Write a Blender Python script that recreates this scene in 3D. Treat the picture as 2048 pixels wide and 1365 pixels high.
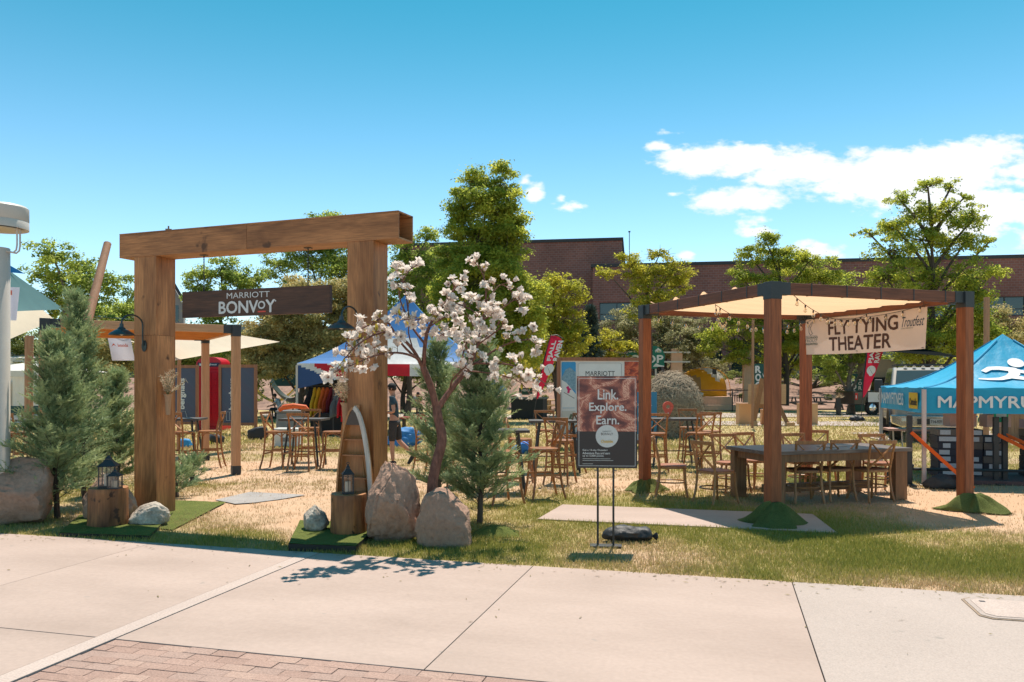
import bpy, math, random
import numpy as np
from mathutils import Vector, Matrix, noise
R = math.radians
PI = math.pi
rnd = random.Random(11)
nrs = np.random.RandomState(5)
for o in list(bpy.data.objects):
    bpy.data.objects.remove(o)
scene = bpy.context.scene
COL = scene.collection

# ------------------------------------------------------------------ camera, sky, sun, exposure
CAM_Z = 1.72
FPX, HOR = 1593.0, 766.0                    # focal length and eye line measured on the 2048 px wide photograph
cam_data = bpy.data.cameras.new("camera")
cam_data.sensor_width = 36.0
cam_data.lens = 28.0
cam_data.shift_y = (HOR - 682.5) / 2048.0
cam_data.clip_start = 0.1
cam_data.clip_end = 1500.0
cam = bpy.data.objects.new("camera", cam_data)
cam.location = (0, 0, CAM_Z)
cam.rotation_euler = (R(90), 0, 0)
COL.objects.link(cam)
scene.camera = cam

SUN_VEC = Vector((0.10, 0.39, 1.0)).normalized()
sun_data = bpy.data.lights.new("sun", 'SUN')
sun_data.energy = 3.8
sun_data.angle = R(0.53)
sun_data.color = (1.0, 0.905, 0.79)
sun = bpy.data.objects.new("sun", sun_data)
sun.rotation_euler = (-SUN_VEC).to_track_quat('-Z', 'Y').to_euler()
sun.location = (0, 0, 30)
COL.objects.link(sun)

world = bpy.data.worlds.new("World")
scene.world = world
world.use_nodes = True
wt = world.node_tree
wt.nodes.clear()
def wn(t, **k):
    n = wt.nodes.new(t)
    for a, b in k.items():
        setattr(n, a, b)
    return n
def wl(a, b):
    wt.links.new(a, b)
def wmath(op, a, b=None, clamp=False):
    n = wn('ShaderNodeMath', operation=op, use_clamp=clamp)
    for i, x in enumerate((a, b)):
        if x is None: continue
        if hasattr(x, 'links'): wl(x, n.inputs[i])
        else: n.inputs[i].default_value = x
    return n.outputs[0]
sky = wn('ShaderNodeTexSky', sky_type='NISHITA')
sky.sun_disc = False
sky.sun_elevation = math.asin(SUN_VEC.z)
sky.sun_rotation = math.atan2(SUN_VEC.x, SUN_VEC.y)
sky.altitude = 1600
sky.air_density = 1.15
sky.dust_density = 0.7
sky.ozone_density = 1.2
tint = wn('ShaderNodeMix', data_type='RGBA', blend_type='MULTIPLY')
tint.inputs[0].default_value = 1.0
wl(sky.outputs[0], tint.inputs[6])
tz = wn('ShaderNodeMapRange', interpolation_type='SMOOTHSTEP'); tcm = wn('ShaderNodeMix', data_type='RGBA')
tcm.inputs[6].default_value = (0.86, 0.98, 1.0, 1); tcm.inputs[7].default_value = (0.13, 0.68, 0.62, 1)
tc = wn('ShaderNodeTexCoord')
sep = wn('ShaderNodeSeparateXYZ'); wl(tc.outputs['Generated'], sep.inputs[0])
tz.inputs[1].default_value = 0.05; tz.inputs[2].default_value = 0.50; wl(sep.outputs[2], tz.inputs[0]); wl(tz.outputs[0], tcm.inputs[0]); wl(tcm.outputs[2], tint.inputs[7])
yy = wmath('MAXIMUM', sep.outputs[1], 0.02)
U = wmath('DIVIDE', sep.outputs[0], yy)
V = wmath('DIVIDE', sep.outputs[2], yy)
uv = wn('ShaderNodeCombineXYZ'); wl(U, uv.inputs[0]); wl(V, uv.inputs[1])
n1 = wn('ShaderNodeTexNoise'); n1.inputs['Scale'].default_value = 10; n1.inputs['Detail'].default_value = 9
n1.inputs['Roughness'].default_value = 0.62
mp = wn('ShaderNodeMapping'); mp.inputs['Scale'].default_value = (0.75, 1.5, 1); mp.inputs['Rotation'].default_value = (0, 0, R(9))
wl(uv.outputs[0], mp.inputs[0]); wl(mp.outputs[0], n1.inputs['Vector'])
n2 = wn('ShaderNodeTexNoise'); n2.inputs['Scale'].default_value = 70; n2.inputs['Detail'].default_value = 6
wl(mp.outputs[0], n2.inputs['Vector'])
CLOUDS = [(1400, 318, 95, 38, 1), (1500, 318, 130, 42, 1), (1620, 345, 150, 36, 1), (1740, 372, 170, 60, 1.1), (1790, 335, 90, 40, 1), (1880, 350, 150, 62, 1.1),
          (1950, 312, 120, 42, 1), (2090, 345, 110, 55, 1), (1960, 425, 190, 55, 1.1), (2100, 480, 90, 40, 1), (1475, 400, 120, 26, .9), (1340, 388, 40, 10, .6),
          (1320, 292, 40, 14, .8), (1345, 266, 40, 9, .5), (1635, 502, 62, 24, 1), (1610, 487, 30, 16, .9), (1512, 445, 34, 15, .8), (1520, 462, 40, 14, .8), (1374, 512, 20, 10, .7),
          (1068, 385, 20, 22, .8), (1050, 362, 16, 12, .5), (1140, 414, 34, 11, .8), (1122, 400, 12, 12, .6)]
dens = None
for (cx, cy, rx, ry, am) in CLOUDS:
    s = wn('ShaderNodeVectorMath', operation='SUBTRACT'); wl(uv.outputs[0], s.inputs[0])
    s.inputs[1].default_value = ((cx - 1024) / FPX, (HOR - cy) / FPX, 0)
    m = wn('ShaderNodeVectorMath', operation='MULTIPLY'); wl(s.outputs[0], m.inputs[0])
    m.inputs[1].default_value = (FPX / rx / 1.4, FPX / ry / 1.4, 0)
    l = wn('ShaderNodeVectorMath', operation='LENGTH'); wl(m.outputs[0], l.inputs[0])
    g = wmath('MULTIPLY', wmath('SUBTRACT', 1.0, l.outputs['Value'], True), am)
    dens = g if dens is None else wmath('MAXIMUM', dens, g)
dd = wmath('ADD', dens, wmath('MULTIPLY', wmath('SUBTRACT', n1.outputs[0], 0.5), 2.3))
dd = wmath('ADD', dd, wmath('MULTIPLY', wmath('SUBTRACT', n2.outputs[0], 0.5), 0.9))
gate = wmath('MULTIPLY', dens, 8.0, True)
mr = wn('ShaderNodeMapRange', interpolation_type='SMOOTHSTEP')
wl(dd, mr.inputs[0]); mr.inputs[1].default_value = 0.20; mr.inputs[2].default_value = 0.66
alpha = wmath('MULTIPLY', mr.outputs[0], gate, True)
alpha = wmath('MULTIPLY', alpha, 0.96)
n3 = wn('ShaderNodeTexNoise'); n3.inputs['Scale'].default_value = 16; n3.inputs['Detail'].default_value = 5
wl(mp.outputs[0], n3.inputs['Vector'])
cr = wn('ShaderNodeMix', data_type='RGBA'); wl(n3.outputs[0], cr.inputs[0])
cr.inputs[6].default_value = (5.9, 5.9, 6.0, 1); cr.inputs[7].default_value = (4.5, 4.7, 4.9, 1)
mx = wn('ShaderNodeMix', data_type='RGBA'); wl(alpha, mx.inputs[0]); wl(tint.outputs[2], mx.inputs[6]); wl(cr.outputs[2], mx.inputs[7])
bg = wn('ShaderNodeBackground'); wl(mx.outputs[2], bg.inputs[0]); bg.inputs[1].default_value = 0.115
wo = wn('ShaderNodeOutputWorld'); wl(bg.outputs[0], wo.inputs[0])

scene.view_settings.view_transform = 'Standard'
scene.view_settings.look = 'None'
scene.view_settings.gamma = 1.0
scene.view_settings.exposure = 0.86
scene.view_settings.use_curve_mapping = False

# ------------------------------------------------------------------ places measured on the photograph
def gp(px, py, z=0.0):
    Y = FPX * (CAM_Z - z) / (py - HOR)
    return Vector(((px - 1024) / FPX * Y, Y, z))
def at(px, Y, z=0.0):
    return Vector(((px - 1024) / FPX * Y, Y, z))
def zat(py, Y):
    return CAM_Z - (py - HOR) / FPX * Y

# ------------------------------------------------------------------ materials
MATS = {}
def _mat(name):
    m = bpy.data.materials.new(name); m.use_nodes = True
    nt = m.node_tree; b = nt.nodes['Principled BSDF']
    return m, nt, b
def M(name, c1, c2=None, rough=0.65, stretch=(3, 3, 3), scale=1.0, detail=5, contrast=1.0, fine=0.12, fscale=(60, 60, 60), bump=0.15, metal=0.0, spec=0.35,
      transl=0.0, dist=0.0, coat=0.0, attr=None, emit=0.0, spots=None, alpha=None):
    """two-colour noise blend in object space, a finer noise on the value, bump from the finer noise"""
    if name in MATS: return MATS[name]
    m, nt, b = _mat(name)
    N = nt.nodes; L = nt.links
    tcn = N.new('ShaderNodeTexCoord'); oi = N.new('ShaderNodeObjectInfo')
    ad = N.new('ShaderNodeVectorMath'); ad.operation = 'MULTIPLY_ADD'
    cb = N.new('ShaderNodeCombineXYZ')
    for i in range(3): L.new(oi.outputs['Random'], cb.inputs[i])
    L.new(cb.outputs[0], ad.inputs[0]); ad.inputs[1].default_value = (7, 13, 5); L.new(tcn.outputs['Object'], ad.inputs[2])
    def nz(st, det, di=0.0, rgh=0.55):
        mp_ = N.new('ShaderNodeMapping'); mp_.inputs['Scale'].default_value = st; L.new(ad.outputs[0], mp_.inputs[0])
        t = N.new('ShaderNodeTexNoise'); t.inputs['Scale'].default_value = scale; t.inputs['Detail'].default_value = det
        t.inputs['Distortion'].default_value = di; t.inputs['Roughness'].default_value = rgh
        L.new(mp_.outputs[0], t.inputs['Vector']); return t
    if c2 is None: c2 = tuple(x * 0.72 for x in c1)
    a = nz(stretch, detail, dist)
    rg = N.new('ShaderNodeMapRange'); L.new(a.outputs[0], rg.inputs[0])
    rg.inputs[1].default_value = 0.5 - 0.25 / contrast; rg.inputs[2].default_value = 0.5 + 0.25 / contrast
    mix = N.new('ShaderNodeMix'); mix.data_type = 'RGBA'
    if attr:
        at_ = N.new('ShaderNodeAttribute'); at_.attribute_name = attr
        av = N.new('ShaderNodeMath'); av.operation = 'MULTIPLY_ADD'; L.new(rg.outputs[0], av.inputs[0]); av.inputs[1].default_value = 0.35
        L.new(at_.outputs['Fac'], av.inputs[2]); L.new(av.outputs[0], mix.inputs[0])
    else:
        L.new(rg.outputs[0], mix.inputs[0])
    mix.inputs[6].default_value = (*c1, 1); mix.inputs[7].default_value = (*c2, 1)
    f = nz(fscale, 4)
    fm = N.new('ShaderNodeMapRange'); L.new(f.outputs[0], fm.inputs[0]); fm.inputs[1].default_value = 0.3; fm.inputs[2].default_value = 0.7
    fm.inputs[3].default_value = 1 - fine; fm.inputs[4].default_value = 1 + fine
    ml = N.new('ShaderNodeVectorMath'); ml.operation = 'SCALE'; L.new(mix.outputs[2], ml.inputs[0]); L.new(fm.outputs[0], ml.inputs['Scale'])
    out = ml.outputs[0]
    if spots:
        vo = N.new('ShaderNodeTexNoise'); vo.inputs['Scale'].default_value = spots[1]; vo.inputs['Detail'].default_value = 3
        L.new(ad.outputs[0], vo.inputs['Vector'])
        vr = N.new('ShaderNodeMapRange'); L.new(vo.outputs[0], vr.inputs[0]); vr.inputs[1].default_value = spots[2]; vr.inputs[2].default_value = spots[2] + 0.05
        sm = N.new('ShaderNodeMix'); sm.data_type = 'RGBA'; L.new(vr.outputs[0], sm.inputs[0]); L.new(out, sm.inputs[6]); sm.inputs[7].default_value = (*spots[0], 1)
        out = sm.outputs[2]
    L.new(out, b.inputs['Base Color'])
    b.inputs['Roughness'].default_value = rough; b.inputs['Metallic'].default_value = metal
    b.inputs['Specular IOR Level'].default_value = spec
    if coat: b.inputs['Coat Weight'].default_value = coat
    if bump:
        bp = N.new('ShaderNodeBump'); bp.inputs['Strength'].default_value = bump; bp.inputs['Distance'].default_value = 0.02
        L.new(f.outputs[0], bp.inputs['Height']); L.new(bp.outputs[0], b.inputs['Normal'])
    if transl:
        tr = N.new('ShaderNodeBsdfTranslucent'); L.new(out, tr.inputs['Color'])
        ms = N.new('ShaderNodeMixShader'); ms.inputs[0].default_value = transl
        L.new(b.outputs[0], ms.inputs[1]); L.new(tr.outputs[0], ms.inputs[2])
        L.new(ms.outputs[0], N['Material Output'].inputs[0])
    MATS[name] = m
    return m
def glass_mat(name, col, rough=0.05, alpha=0.35):
    if name in MATS: return MATS[name]
    m, nt, b = _mat(name); N = nt.nodes; L = nt.links
    tr = N.new('ShaderNodeBsdfTransparent'); tr.inputs[0].default_value = (*col, 1)
    gl = N.new('ShaderNodeBsdfGlossy'); gl.inputs['Roughness'].default_value = rough
    fr = N.new('ShaderNodeFresnel'); fr.inputs[0].default_value = 1.5
    ad = N.new('ShaderNodeMath'); ad.operation = 'ADD'; L.new(fr.outputs[0], ad.inputs[0]); ad.inputs[1].default_value = 0.04
    ms = N.new('ShaderNodeMixShader'); L.new(ad.outputs[0], ms.inputs[0]); L.new(tr.outputs[0], ms.inputs[1]); L.new(gl.outputs[0], ms.inputs[2])
    L.new(ms.outputs[0], N['Material Output'].inputs[0]); MATS[name] = m
    return m
def flat(name, c, rough=0.6, **k):
    k.setdefault('fine', 0.05); k.setdefault('bump', 0.0)
    return M(name, c, tuple(x * 0.88 for x in c), rough=rough, **k)

WV = dict(stretch=(9, 9, 0.9), fscale=(70, 70, 4), contrast=1.3, dist=1.2)       # grain upright
WX = dict(stretch=(0.9, 9, 9), fscale=(4, 70, 70), contrast=1.3, dist=1.2)       # grain along x
m_ply_v = M('stained_plywood_upright', (0.54, 0.235, 0.09), (0.26, 0.10, 0.036), rough=0.55, fine=0.28, bump=0.12, spots=((0.12, 0.05, 0.022), 3.2, 0.66), **dict(WV, stretch=(3, 3, .9)))
m_ply_x = M('stained_plywood_level', (0.50, 0.21, 0.08), (0.22, 0.086, 0.032), rough=0.55, fine=0.28, bump=0.12, spots=((0.12, 0.05, 0.022), 3.2, 0.66), **dict(WX, stretch=(.9, 3, 3)))
m_raw_x = M('raw_plywood', (0.46, 0.24, 0.11), (0.36, 0.17, 0.07), rough=0.6, **WX)
m_sign = M('dark_stained_sign', (0.12, 0.05, 0.027), (0.05, 0.022, 0.014), rough=0.5, fine=0.3, bump=0.1, **dict(WX, stretch=(1.4, 3, 7)))
m_white = flat('white_lettering', (0.72, 0.70, 0.68))
m_redbar = flat('coral_red_print', (0.78, 0.09, 0.06))
m_black = M('black_metal', (0.018, 0.019, 0.022), (0.03, 0.03, 0.034), rough=0.45, fine=0.1, bump=0.03, spec=0.5)
m_bronze = M('blue_black_lamp_enamel', (0.02, 0.035, 0.04), (0.03, 0.045, 0.05), rough=0.35, bump=0, spec=0.6)
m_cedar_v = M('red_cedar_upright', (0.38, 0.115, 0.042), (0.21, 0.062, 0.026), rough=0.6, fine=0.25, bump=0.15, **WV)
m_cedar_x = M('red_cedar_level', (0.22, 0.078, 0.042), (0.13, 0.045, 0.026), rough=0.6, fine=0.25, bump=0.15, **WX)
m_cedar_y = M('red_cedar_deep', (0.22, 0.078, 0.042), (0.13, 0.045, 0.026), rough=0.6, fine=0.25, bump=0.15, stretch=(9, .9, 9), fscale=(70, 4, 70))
m_pale_v = M('pale_fir_upright', (0.62, 0.33, 0.18), (0.52, 0.25, 0.12), rough=0.6, fine=0.15, **WV)
m_pale_x = M('pale_fir_level', (0.62, 0.34, 0.19), (0.52, 0.26, 0.13), rough=0.6, fine=0.15, **WX)
m_slat_glow_x = M('fir_slat_orange_glow', (0.80, 0.33, 0.07), (0.68, 0.24, 0.04), rough=0.6, fine=0.15, transl=0.25, **WX)  # orange made more saturated to carry the glow bounced between the slats
m_stool = M('honey_beech', (0.42, 0.175, 0.06), (0.23, 0.085, 0.03), rough=0.4, fine=0.25, bump=0.05, coat=0.15, stretch=(6, 6, 2), fscale=(60, 60, 20))
m_chair = M('light_beech', (0.46, 0.21, 0.078), (0.28, 0.115, 0.042), rough=0.4, fine=0.2, bump=0.05, coat=0.15, stretch=(6, 6, 2), fscale=(60, 60, 20))
m_chair_seat = M('woven_brown_seat', (0.33, 0.125, 0.06), (0.22, 0.085, 0.045), rough=0.6, fine=0.25, fscale=(120, 120, 120), bump=0.3)
m_table_x = M('grey_brown_table_top', (0.20, 0.155, 0.135), (0.10, 0.07, 0.058), rough=0.4, fine=0.25, **WX)
m_table_leg = M('brown_table_leg', (0.30, 0.15, 0.07), (0.17, 0.08, 0.038), rough=0.55, fine=0.2, **WV)
m_bar_top = M('dark_weathered_top', (0.12, 0.10, 0.09), (0.06, 0.05, 0.045), rough=0.5, fine=0.2, **WX)
m_log = M('peeled_log', (0.36, 0.15, 0.055), (0.12, 0.045, 0.02), rough=0.5, fine=0.3, bump=0.35, stretch=(5, 5, 1.0), fscale=(36, 36, 3), dist=1.5, contrast=1.2, spots=((0.05, 0.02, 0.01), 8, 0.62))
m_log_top = M('log_end_grain', (0.46, 0.22, 0.09), (0.28, 0.12, 0.05), rough=0.6, fine=0.25, fscale=(30, 30, 30))
m_rock_tan = M('tan_faux_rock', (0.44, 0.275, 0.20), (0.34, 0.205, 0.145), rough=0.9, fine=0.14, stretch=(2, 2, 3), fscale=(24, 24, 24), bump=0.75, contrast=1.5)
m_rock_grey = M('grey_white_rock', (0.58, 0.50, 0.41), (0.30, 0.255, 0.21), rough=0.85, fine=0.25, stretch=(6, 6, 6), fscale=(40, 40, 40), bump=0.6, contrast=1.5)
m_turf = M('artificial_turf', (0.20, 0.225, 0.06), (0.13, 0.16, 0.042), rough=0.95, fine=0.6, fscale=(220, 220, 220), bump=1.0, spec=0.1)
m_bark = M('grey_brown_bark', (0.12, 0.09, 0.07), (0.05, 0.037, 0.03), rough=0.9, fine=0.3, bump=0.6, **WV)
m_bark_light = M('pale_grey_bark', (0.26, 0.2, 0.16), (0.14, 0.11, 0.09), rough=0.9, fine=0.3, bump=0.6, **WV)
m_mag_bark = M('red_brown_bark', (0.24, 0.11, 0.08), (0.10, 0.045, 0.034), rough=0.8, fine=0.4, bump=0.9, stretch=(6, 6, 2), fscale=(40, 40, 14))

# ------------------------------------------------------------------ mesh helpers
class MB:
    def __init__(s): s.v = []; s.f = []; s.m = []
    def add(s, vs, fs, mi=0):
        o = len(s.v); s.v.extend([tuple(v) for v in vs])
        for f in fs: s.f.append(tuple(i + o for i in f)); s.m.append(mi)
        return s
    def box(s, c, d, rot=None, mi=0):
        x, y, z = d[0] / 2, d[1] / 2, d[2] / 2
        vs = [Vector((a * x, b * y, e * z)) for e in (-1, 1) for b in (-1, 1) for a in (-1, 1)]
        if rot is not None: vs = [rot @ v for v in vs]
        vs = [v + Vector(c) for v in vs]
        return s.add(vs, [(0, 2, 3, 1), (4, 5, 7, 6), (0, 1, 5, 4), (2, 6, 7, 3), (0, 4, 6, 2), (1, 3, 7, 5)], mi)
    def bx(s, x0, x1, y0, y1, z0, z1, mi=0):
        return s.box(((x0 + x1) / 2, (y0 + y1) / 2, (z0 + z1) / 2), (x1 - x0, y1 - y0, z1 - z0), None, mi)
    def beam(s, a, b, w, h, up=(0, 0, 1), mi=0):
        a = Vector(a); b = Vector(b); d = b - a; L = d.length; z = d.normalized()
        x = Vector(up).cross(z)
        if x.length < 1e-4: x = Vector((1, 0, 0)).cross(z)
        x.normalize(); y = z.cross(x)
        vs = []
        for t in (a, b):
            for i, j in ((-1, -1), (1, -1), (1, 1), (-1, 1)): vs.append(t + x * (i * w / 2) + y * (j * h / 2))
        return s.add(vs, [(3, 2, 1, 0), (4, 5, 6, 7), (0, 1, 5, 4), (1, 2, 6, 5), (2, 3, 7, 6), (3, 0, 4, 7)], mi)
    def tube(s, pts, r, n=8, mi=0, cap=True, closed=False):
        pts = [Vector(p) for p in pts]; k = len(pts)
        rs = r if isinstance(r, (list, tuple)) else [r] * k
        o = len(s.v); nrm = None
        for i, p in enumerate(pts):
            if closed: t = pts[(i + 1) % k] - pts[i - 1]
            else: t = (pts[min(i + 1, k - 1)] - pts[max(i - 1, 0)])
            if t.length < 1e-9: t = Vector((0, 0, 1))
            t.normalize()
            if nrm is None: nrm = t.orthogonal().normalized()
            else:
                nrm = nrm - t * nrm.dot(t)
                if nrm.length < 1e-6: nrm = t.orthogonal()
                nrm.normalize()
            bn = t.cross(nrm)
            for j in range(n):
                a = 2 * PI * j / n
                s.v.append(tuple(p + (nrm * math.cos(a) + bn * math.sin(a)) * rs[i]))
        for i in range(k if closed else k - 1):
            i2 = (i + 1) % k
            for j in range(n):
                j2 = (j + 1) % n
                s.f.append((o + i * n + j, o + i * n + j2, o + i2 * n + j2, o + i2 * n + j)); s.m.append(mi)
        if cap and not closed:
            s.f.append(tuple(o + j for j in reversed(range(n)))); s.m.append(mi)
            s.f.append(tuple(o + (k - 1) * n + j for j in range(n))); s.m.append(mi)
        return s
    def lathe(s, prof, n=24, c=(0, 0, 0), mi=0, caps=True):
        o = len(s.v); k = len(prof)
        for (r, z) in prof:
            for j in range(n):
                a = 2 * PI * j / n
                s.v.append((c[0] + r * math.cos(a), c[1] + r * math.sin(a), c[2] + z))
        for i in range(k - 1):
            for j in range(n):
                j2 = (j + 1) % n
                s.f.append((o + i * n + j, o + i * n + j2, o + (i + 1) * n + j2, o + (i + 1) * n + j)); s.m.append(mi)
        if caps:
            if prof[0][0] > 1e-4: s.f.append(tuple(o + j for j in reversed(range(n)))); s.m.append(mi)
            if prof[-1][0] > 1e-4: s.f.append(tuple(o + (k - 1) * n + j for j in range(n))); s.m.append(mi)
        return s
    def prism(s, poly, y0, y1, mi=0, plane='xz'):
        n = len(poly); vs = []
        for y in (y0, y1):
            for (a, b) in poly: vs.append((a, y, b) if plane == 'xz' else (a, b, y))
        fs = [tuple(range(n)), tuple(reversed(range(n, 2 * n)))] + [((i + 1) % n, i, n + i, n + (i + 1) % n) for i in range(n)]
        if plane == 'xy': fs = [tuple(reversed(f)) for f in fs]
        return s.add(vs, fs, mi)
    def grid(s, fn, nu, nv, mi=0):
        o = len(s.v)
        for i in range(nu + 1):
            for j in range(nv + 1): s.v.append(tuple(fn(i / nu, j / nv)))
        for i in range(nu):
            for j in range(nv):
                a = o + i * (nv + 1) + j
                s.f.append((a, a + nv + 1, a + nv + 2, a + 1)); s.m.append(mi)
        return s
    def build(s, name, mats, parent=None, smooth=False, bev=0, solid=0, loc=None):
        me = bpy.data.meshes.new(name); me.from_pydata(s.v, [], s.f)
        if not isinstance(mats, (list, tuple)): mats = [mats]
        for m in mats: me.materials.append(m)
        if len(mats) > 1: me.polygons.foreach_set('material_index', s.m)
        if smooth:
            me.polygons.foreach_set('use_smooth', [True] * len(me.polygons))
            me.set_sharp_from_angle(angle=R(40))
        me.update()
        o = bpy.data.objects.new(name, me); COL.objects.link(o)
        if parent: o.parent = parent
        if loc is not None: o.location = loc
        if solid:
            md = o.modifiers.new('solid', 'SOLIDIFY'); md.thickness = solid; md.offset = 0
        if bev:
            md = o.modifiers.new('bevel', 'BEVEL'); md.width = bev; md.segments = 2; md.limit_method = 'ANGLE'; md.angle_limit = R(40)
        return o
def thing(name, label, cat, loc=(0, 0, 0), rotz=0.0, group=None):
    o = bpy.data.objects.new(name, None); o.empty_display_size = 0.1; COL.objects.link(o)
    o.location = loc; o.rotation_euler = (0, 0, rotz)
    o['label'] = label; o['category'] = cat
    if group: o['group'] = group
    return o
def tag(o, label, cat, group=None):
    o['label'] = label; o['category'] = cat
    if group: o['group'] = group
    return o
def struct(o, kind='structure', label=None):
    o['kind'] = kind
    if label: o['label'] = label
    return o
def kids(o): return [c for c in CH.get(o.name, [])]
def copy_tree(o, loc, rotz, label=None, group=None):
    def rec(x, par):
        c = x.copy(); COL.objects.link(c)
        if par is not None: c.parent = par
        for ch in list(x.children): rec(ch, c)
        return c
    c = rec(o, None); c.location = loc; c.rotation_euler = (0, 0, rotz)
    if label: c['label'] = label
    if group: c['group'] = group
    return c
def one(mb, name, mats, label, cat, group=None, **k):
    return tag(mb.build(name, mats, **k), label, cat, group)
def mesh_np(name, verts, faces, mats, parent=None, attrs=None, smooth=False, mi=None):
    """verts (n,3), faces (m,k) arrays, fast"""
    me = bpy.data.meshes.new(name); nv = len(verts); nf, k = faces.shape
    me.vertices.add(nv); me.vertices.foreach_set('co', np.ascontiguousarray(verts, dtype=np.float32).ravel())
    me.loops.add(nf * k); me.loops.foreach_set('vertex_index', np.ascontiguousarray(faces, dtype=np.int32).ravel())
    me.polygons.add(nf); me.polygons.foreach_set('loop_start', np.arange(0, nf * k, k, dtype=np.int32))
    if attrs:
        for an, arr in attrs.items():
            a = me.attributes.new(an, 'FLOAT', 'POINT'); a.data.foreach_set('value', np.ascontiguousarray(arr, dtype=np.float32))
    if not isinstance(mats, (list, tuple)): mats = [mats]
    for m in mats: me.materials.append(m)
    if mi is not None: me.polygons.foreach_set('material_index', np.ascontiguousarray(mi, dtype=np.int32))
    me.update(calc_edges=True)
    if smooth: me.polygons.foreach_set('use_smooth', [True] * nf)
    o = bpy.data.objects.new(name, me); COL.objects.link(o)
    if parent: o.parent = parent
    return o

# ---- lettering
_tc = {}
def text_np(s, bold=0.0, shear=0.0):
    key = (s, bold, shear)
    if key in _tc: return _tc[key]
    cu = bpy.data.curves.new('t', 'FONT'); cu.body = s; cu.offset = 0.0; cu.shear = shear; cu.resolution_u = 3
    o = bpy.data.objects.new('t', cu); COL.objects.link(o)
    dg = bpy.context.evaluated_depsgraph_get(); dg.update()
    me = bpy.data.meshes.new_from_object(o.evaluated_get(dg))
    vs = [tuple(v.co) for v in me.vertices]; fs = [tuple(p.vertices) for p in me.polygons]
    bpy.data.objects.remove(o); bpy.data.meshes.remove(me)
    xs = [v[0] for v in vs]; ys = [v[1] for v in vs]
    x0, x1, y0, y1 = min(xs), max(xs), min(ys), max(ys)
    out = ([((v[0] - x0) / (x1 - x0), (v[1] - y0) / (y1 - y0)) for v in vs], fs)
    _tc[key] = out
    return out
def letters(s, parent, x, z, w, h, mat, y=-0.004, name='lettering', bold=0.0, shear=0.0, turn=0, fn=None, nrm=(0, -1, 0)):
    """text in the box x..x+w, z..z+h of the parent's xz plane; turn=1 reads upward; fn(x,z)->(x,y,z) bends it"""
    vs, fs = text_np(s, 0.0, shear); mb = MB(); q = bold * (w if turn else h) * 1.6
    sh = [(0, 0)] + ([(q, 0), (-q, 0), (0, q), (0, -q), (q * .7, q * .7), (-q * .7, -q * .7)] if bold >= .01 else [])
    for k, (da, db) in enumerate(sh):
        out = []
        for (a, b) in vs:
            if turn == 1: p = (x + (1 - b) * w + da, z + a * h + db)
            elif turn == -1: p = (x + b * w + da, z + (1 - a) * h + db)
            else: p = (x + a * w + da, z + b * h + db)
            c = fn(*p) if fn else (p[0], y, p[1])
            out.append((c[0] + nrm[0] * k * .0004, c[1] + nrm[1] * k * .0004, c[2]))
        mb.add(out, fs)
    return mb.build(name, mat, parent)
def disc(c, r, y, n=28, rz=None, a0=0, a1=2 * PI):
    return [(c[0] + r * math.cos(a0 + (a1 - a0) * i / n), c[1] + (rz or r) * math.sin(a0 + (a1 - a0) * i / n)) for i in range(n)]
def plate(poly, y, name, mat, parent, th=0.002):
    return MB().prism(poly, y - th, y).build(name, mat, parent)
def rrect(x0, x1, z0, z1, r, n=5):
    out = []
    for (cx, cz, a) in ((x1 - r, z0 + r, -90), (x1 - r, z1 - r, 0), (x0 + r, z1 - r, 90), (x0 + r, z0 + r, 180)):
        for i in range(n + 1):
            t = R(a + 90 * i / n); out.append((cx + r * math.cos(t), cz + r * math.sin(t)))
    return out

# ---- deformed blobs (rocks, bags, cloth heaps)
def ico(sub):
    import bmesh
    bm = bmesh.new(); bmesh.ops.create_icosphere(bm, subdivisions=sub, radius=1.0)
    vs = [v.co.copy() for v in bm.verts]; fs = [tuple(v.index for v in f.verts) for f in bm.faces]; bm.free()
    return vs, fs
def rock(name, mat, loc, dims, seed, label, amp=0.22, sub=5, cuts=7, taper=0.0, rough=0.05, group=None, cat='rock', rotz=0.0, sq=0.0, parent=None, ridge=0.0):
    vs, fs = ico(sub); rr = random.Random(seed); off = Vector((seed * 3.1, seed * 1.7, seed))
    planes = [(Vector((rr.uniform(-1, 1), rr.uniform(-1, 1), rr.uniform(-.2, 1))).normalized(), rr.uniform(.62, .92)) for _ in range(cuts)]
    out = []
    for v in vs:
        p = v.copy()
        if sq:
            mxx = max(abs(p.x), abs(p.y), abs(p.z)); p = p.lerp(p / mxx, sq)
        p *= 1 + amp * noise.fractal(v * 1.1 + off, 1.0, 2.0, 3)
        for n_, d in planes:
            k = p.dot(n_) - d
            if k > 0: p -= n_ * k * 0.85
        if ridge: p *= 1 + ridge * abs(noise.noise(Vector((v.x * 5, v.y * 5, v.z * 1.2)) + off))
        p *= 1 + rough * noise.fractal(v * 5 + off, 0.9, 2.0, 4)
        z01 = (p.z + 1) / 2
        t = 1 - taper * max(0, z01 - .1)
        out.append(Vector((p.x * t * dims[0] / 2, p.y * t * dims[1] / 2, max(-0.04, z01 * dims[2] * 1.04 - 0.04))))
    mb = MB(); mb.add(out, fs)
    o = mb.build(name, mat, smooth=True, loc=loc); o.rotation_euler = (0, 0, rotz)
    return tag(o, label, cat, group)
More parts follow.
